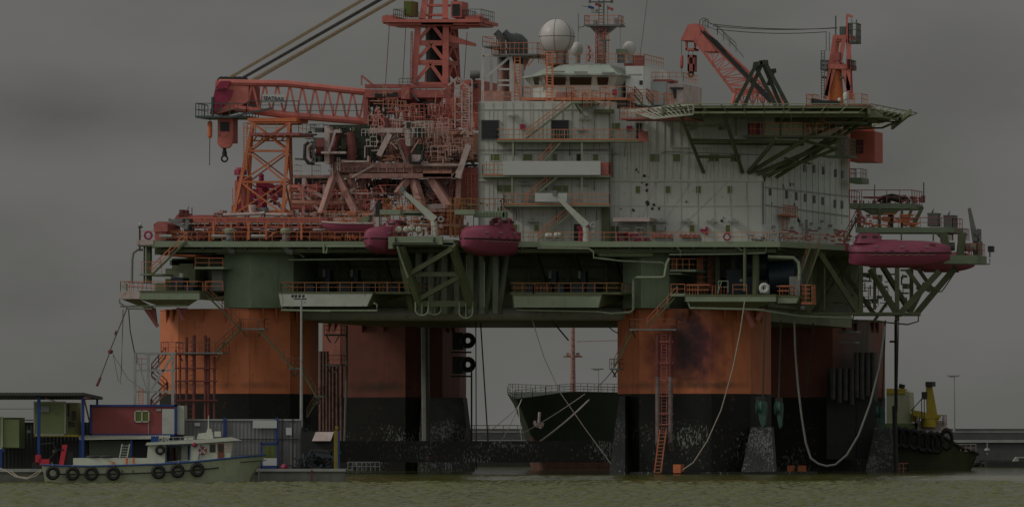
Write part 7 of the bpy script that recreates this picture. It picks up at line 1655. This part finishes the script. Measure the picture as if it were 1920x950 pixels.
q = MB(); q.smooth = True; q.path([V((x, yc - w_ - .03, z + .03)) for x, w_, z in top], .09, 6); q.path([V((x, yc + w_, z + .03)) for x, w_, z in top], .09, 6); build('blue_gunwale', q, mat('faded blue trim', (.03, .07, .20), .5, .2, 1), wb, True)
q = MB(); q.smooth = True; q.path([V((x, yc - w_ * .97 - .03, z - .75)) for x, w_, z in top[1:7]], .06, 6); q.path([V((x, yc - w_ * .985 - .02, z - .45)) for x, w_, z in top[7:]], .04, 6); build('rub_rail', q, DARK, wb, True)
q = MB()
x0_, x1_ = P(84, 900, WB).x, P(470, 900, WB).x; q.box((x0_, yc - 1.99, -.1), (x1_ - 1.2, yc + 1.9, .06)); build('boot_top', q, DARK, wb)
def bx(x0, y0_, x1, y1_, d=0, dep=3.2): return MB().pbox(x0, y0_, x1, y1_, WB + .7 + d, dep, 0)
build('hatch', bx(137, 858, 276, 873, .3, 2.6), CABW, wb)
q = MB()
for x in (176, 198): q.lathe(P(x, 858, WB + 1.6), [(.55, 0), (.8, .08), (.7, .22), (.2, .26)], 12)
build('hatch_cover', q, DARK, wb)
q = MB(); q.extr([P(274, 872, WB + .6), P(309, 869, WB + .6), P(311, 832, WB + .6), P(278, 832, WB + .6)], (0, 3.4, 0)); q.extr([P(309, 869, WB + .62), P(358, 865, WB + .62), P(358, 861, WB + .62), P(309, 865, WB + .62)], (0, 3.4, 0)); q.extr([P(356, 866, WB + .6), P(376, 863, WB + .6), P(380, 828, WB + .6), P(358, 830, WB + .6)], (0, 3.4, 0)); q.extr([P(376, 863, WB + .7), P(432, 857, WB + .7), P(437, 827, WB + .7), P(379, 828, WB + .7)], (0, 3.2, 0)); q.pbox(309, 834, 357, 868, WB + 3.9, .1, 0); q.pbox(340, 833, 352, 865, WB + 2.2, .4, 0); ch = build('cabin', q, CABW, wb)
q = MB(); q.extr([P(273, 834, WB + .3), P(380, 830, WB + .3), P(450, 825, WB + .3), P(430, 819, WB + .3), P(380, 823, WB + .3), P(275, 829, WB + .3)], (0, 4, 0)); build('roof', q, CABW, wb)
q = MB()
for e in (((309, 835), (313, 866)), ((357, 833), (354, 863)), ((309, 866), (354, 863)), ((312, 835), (357, 833)), ((377, 833), (372, 861)), ((274, 833), (380, 830)), ((380, 830), (440, 826))): q.bar(P(*e[0], WB + .55), P(*e[1], WB + .55), .04)
build('blue_trim', q, mat('blue edge trim', (.03, .07, .18), .5, .2, 1), ch)
q = MB(); q.pbox(314, 836, 334, 864, WB + 3.8, .1, 0); q.pbox(393, 832, 404, 847, WB + .64, .1, 0); build('window', q, GLASSD, ch)
q = MB(); q.pbox(408, 831, 420, 860, WB + .64, .1, 0); build('cabin_door', q, mat('brown red door', (.17, .055, .04), .5, .2, 1), ch); q = MB(); q.pbox(410, 834, 418, 846, WB + .6, .1, 0); build('door_window', q, GLASSD, ch); q = MB(); q.pbox(424, 832, 433, 846, WB + .64, .1, 0); build('window', q, WPINK, ch); q = MB(); q.pbox(321, 838, 326, 864, WB + 2.5, .3, 0); build('inner_door', q, REDPIPE, ch)
q = MB(); q.extr([P(368, 823, WB + 1.5), P(400, 822, WB + 1.5), P(398, 809, WB + 1.5), P(372, 812, WB + 1.5)], (0, 1.4, 0)); q.extr([P(386, 812, WB + 1.6), P(400, 818, WB + 1.6), P(396, 803, WB + 1.6), P(389, 803, WB + 1.6)], (0, .4, 0)); q.bar(P(391, 803, WB + 1.8), P(391, 778, WB + 1.8), .08, 6, .03); q.pbox(345, 817, 362, 826, WB + 1, .8, 0); q.pbox(402, 808, 414, 818, WB + 1.5, .8, 0); build('mast_housing', q, CABW, wb)
q = MB(); q.pbox(283, 817, 297, 831, WB + 1, 1, 0); build('blue_box', q, BLUE, wb); q = MB(); q.rail([P(298, 831, WB + 1), P(365, 829, WB + 1)], .55, .7, .03, 1)
for x0, yy0, x1, yy1 in ((300, 830, 308, 820), (306, 820, 314, 829), (314, 822, 320, 830)): q.bar(P(x0, yy0, WB + 1), P(x1, yy1, WB + 1), .07)
build('roof_gear', q, LGREY, wb)
q = MB()
for k in (0, 14): q.bar(P(224 + k, 859, WB + 1), P(229 + k, 832, WB + 2), .05)
for k in range(5): q.bar(P(225 + k, 855 - k * 5, WB + 1.2 + k * .17), P(239 + k, 855 - k * 5, WB + 1.2 + k * .17), .04)
build('boat_ladder', q, LGREY, wb)
q = MB(); q.smooth = True
for x in (237, 250): q.bar(P(x, 874, WB + .6), P(x, 857, WB + .6), .12, 8)
q.bar(P(211, 870, WB + .8), P(211, 865, WB + .8), .16, 8); build('bollard', q, ORNG, wb, True)
q = MB(); q.pbox(228, 880, 230, 888, WB - .1, .2, 0); q.pbox(248, 880, 250, 888, WB - .1, .2, 0); q.path([P(440, 857, WB + .5), P(444, 852, WB + .5), P(470, 852, WB + .9), P(497, 850, WB + 2.2)], .04, 5); q.bar(P(470, 852, WB + 1), P(470, 856, WB + 1), .04); build('bow_rail', q, DRAIL, wb)
for i, (x, y, k) in enumerate(((99, 886, 0), (136, 887, 0), (171, 887, 0), (212, 887, 0), (297, 884, 0), (333, 882, 0), (370, 880, .25))):
    tyre(x, y, WB - .33 + k, .48, .19, words[i] + ' black tyre from the stern along the white workboat hull', 'tyres along the workboat hull')
    cable([P(x, y - 12, WB - .2 + k), P(x + (2 if i % 2 else -2), y - 20, WB + k)], .025, ROPE, 'tyre_rope', 'short rope holding the ' + words[i] + ' tyre from the stern on the workboat', 'rope')
tyre(300, 843, WB + .42, .34, .12, 'small black tyre hung on the side of the workboat cabin', 'tyres along the workboat hull')
t = thing('lifebuoy', 'red and white lifebuoy on the forward cabin wall of the workboat', 'lifebuoy', P(380, 851, WB + .5)); q = MB(); q.smooth = True; q.torus(P(380, 844, WB + .55), .30, .09, 'y', 18, 6); build('ring', q, MAG, t, True); q = MB()
for a in (0, 90, 180, 270): c = P(380, 844, WB + .53) + V((math.cos(R(a + 45)) * .3, 0, math.sin(R(a + 45)) * .3)); q.ball(c, .1, 8)
build('band', q, CLEAN, t)
q = MB(); q.smooth = True; q.ball(P(365, 833, WB + .4), .24, 12); solo('buoy', q, MAG, 'dark red round buoy hanging at the workboat cabin corner', 'buoy')
t = thing('boat_hoist', 'small bright red hydraulic hoist at the stern of the workboat', 'hoist', P(115, 873, WB + 2)); q = MB(); q.extr([P(110, 872, WB + 2), P(119, 872, WB + 2), P(126, 833, WB + 2), P(117, 833, WB + 2)], (0, .6, 0)); q.pbox(66, 852, 76, 866, WB + 4, 1, 0); q.pbox(74, 860, 92, 872, WB + 4, 1, 0); build('arm', q, mat('bright red hoist', (.42, .03, .05), .45, .2, 1), t); q = MB(); q.pbox(118, 846, 136, 872, WB + 2.4, .8, 0); q.bar(P(98, 843, WB + 2), P(120, 842, WB + 2), .06); q.ball(P(102, 847, WB + 2), .2, 8); q.pbox(60, 866, 80, 878, WB + 4.2, 1, 0); q.path([P(78, 832, WB + 5), P(100, 830, WB + 5), P(106, 846, WB + 5), P(92, 860, WB + 5)], .06); build('hydraulic_unit', q, DARK, t)
for pts, lab in (([(0, 877, WB + 5), (12, 882, WB + 4), (30, 893, WB + 2), (50, 897, WB + 1), (68, 891, WB + .5), (78, 882, WB + .4)], 'pale mooring rope drooping from the quay to the boat stern'), ([(20, 882, WB + 5), (34, 893, WB + 3), (52, 895, WB + 1.5), (78, 880, WB + .5)], 'second pale mooring rope drooping beside the first at the boat stern')): cable([P(*p) for p in pts], .05, ROPE, 'mooring_rope', lab, 'rope')
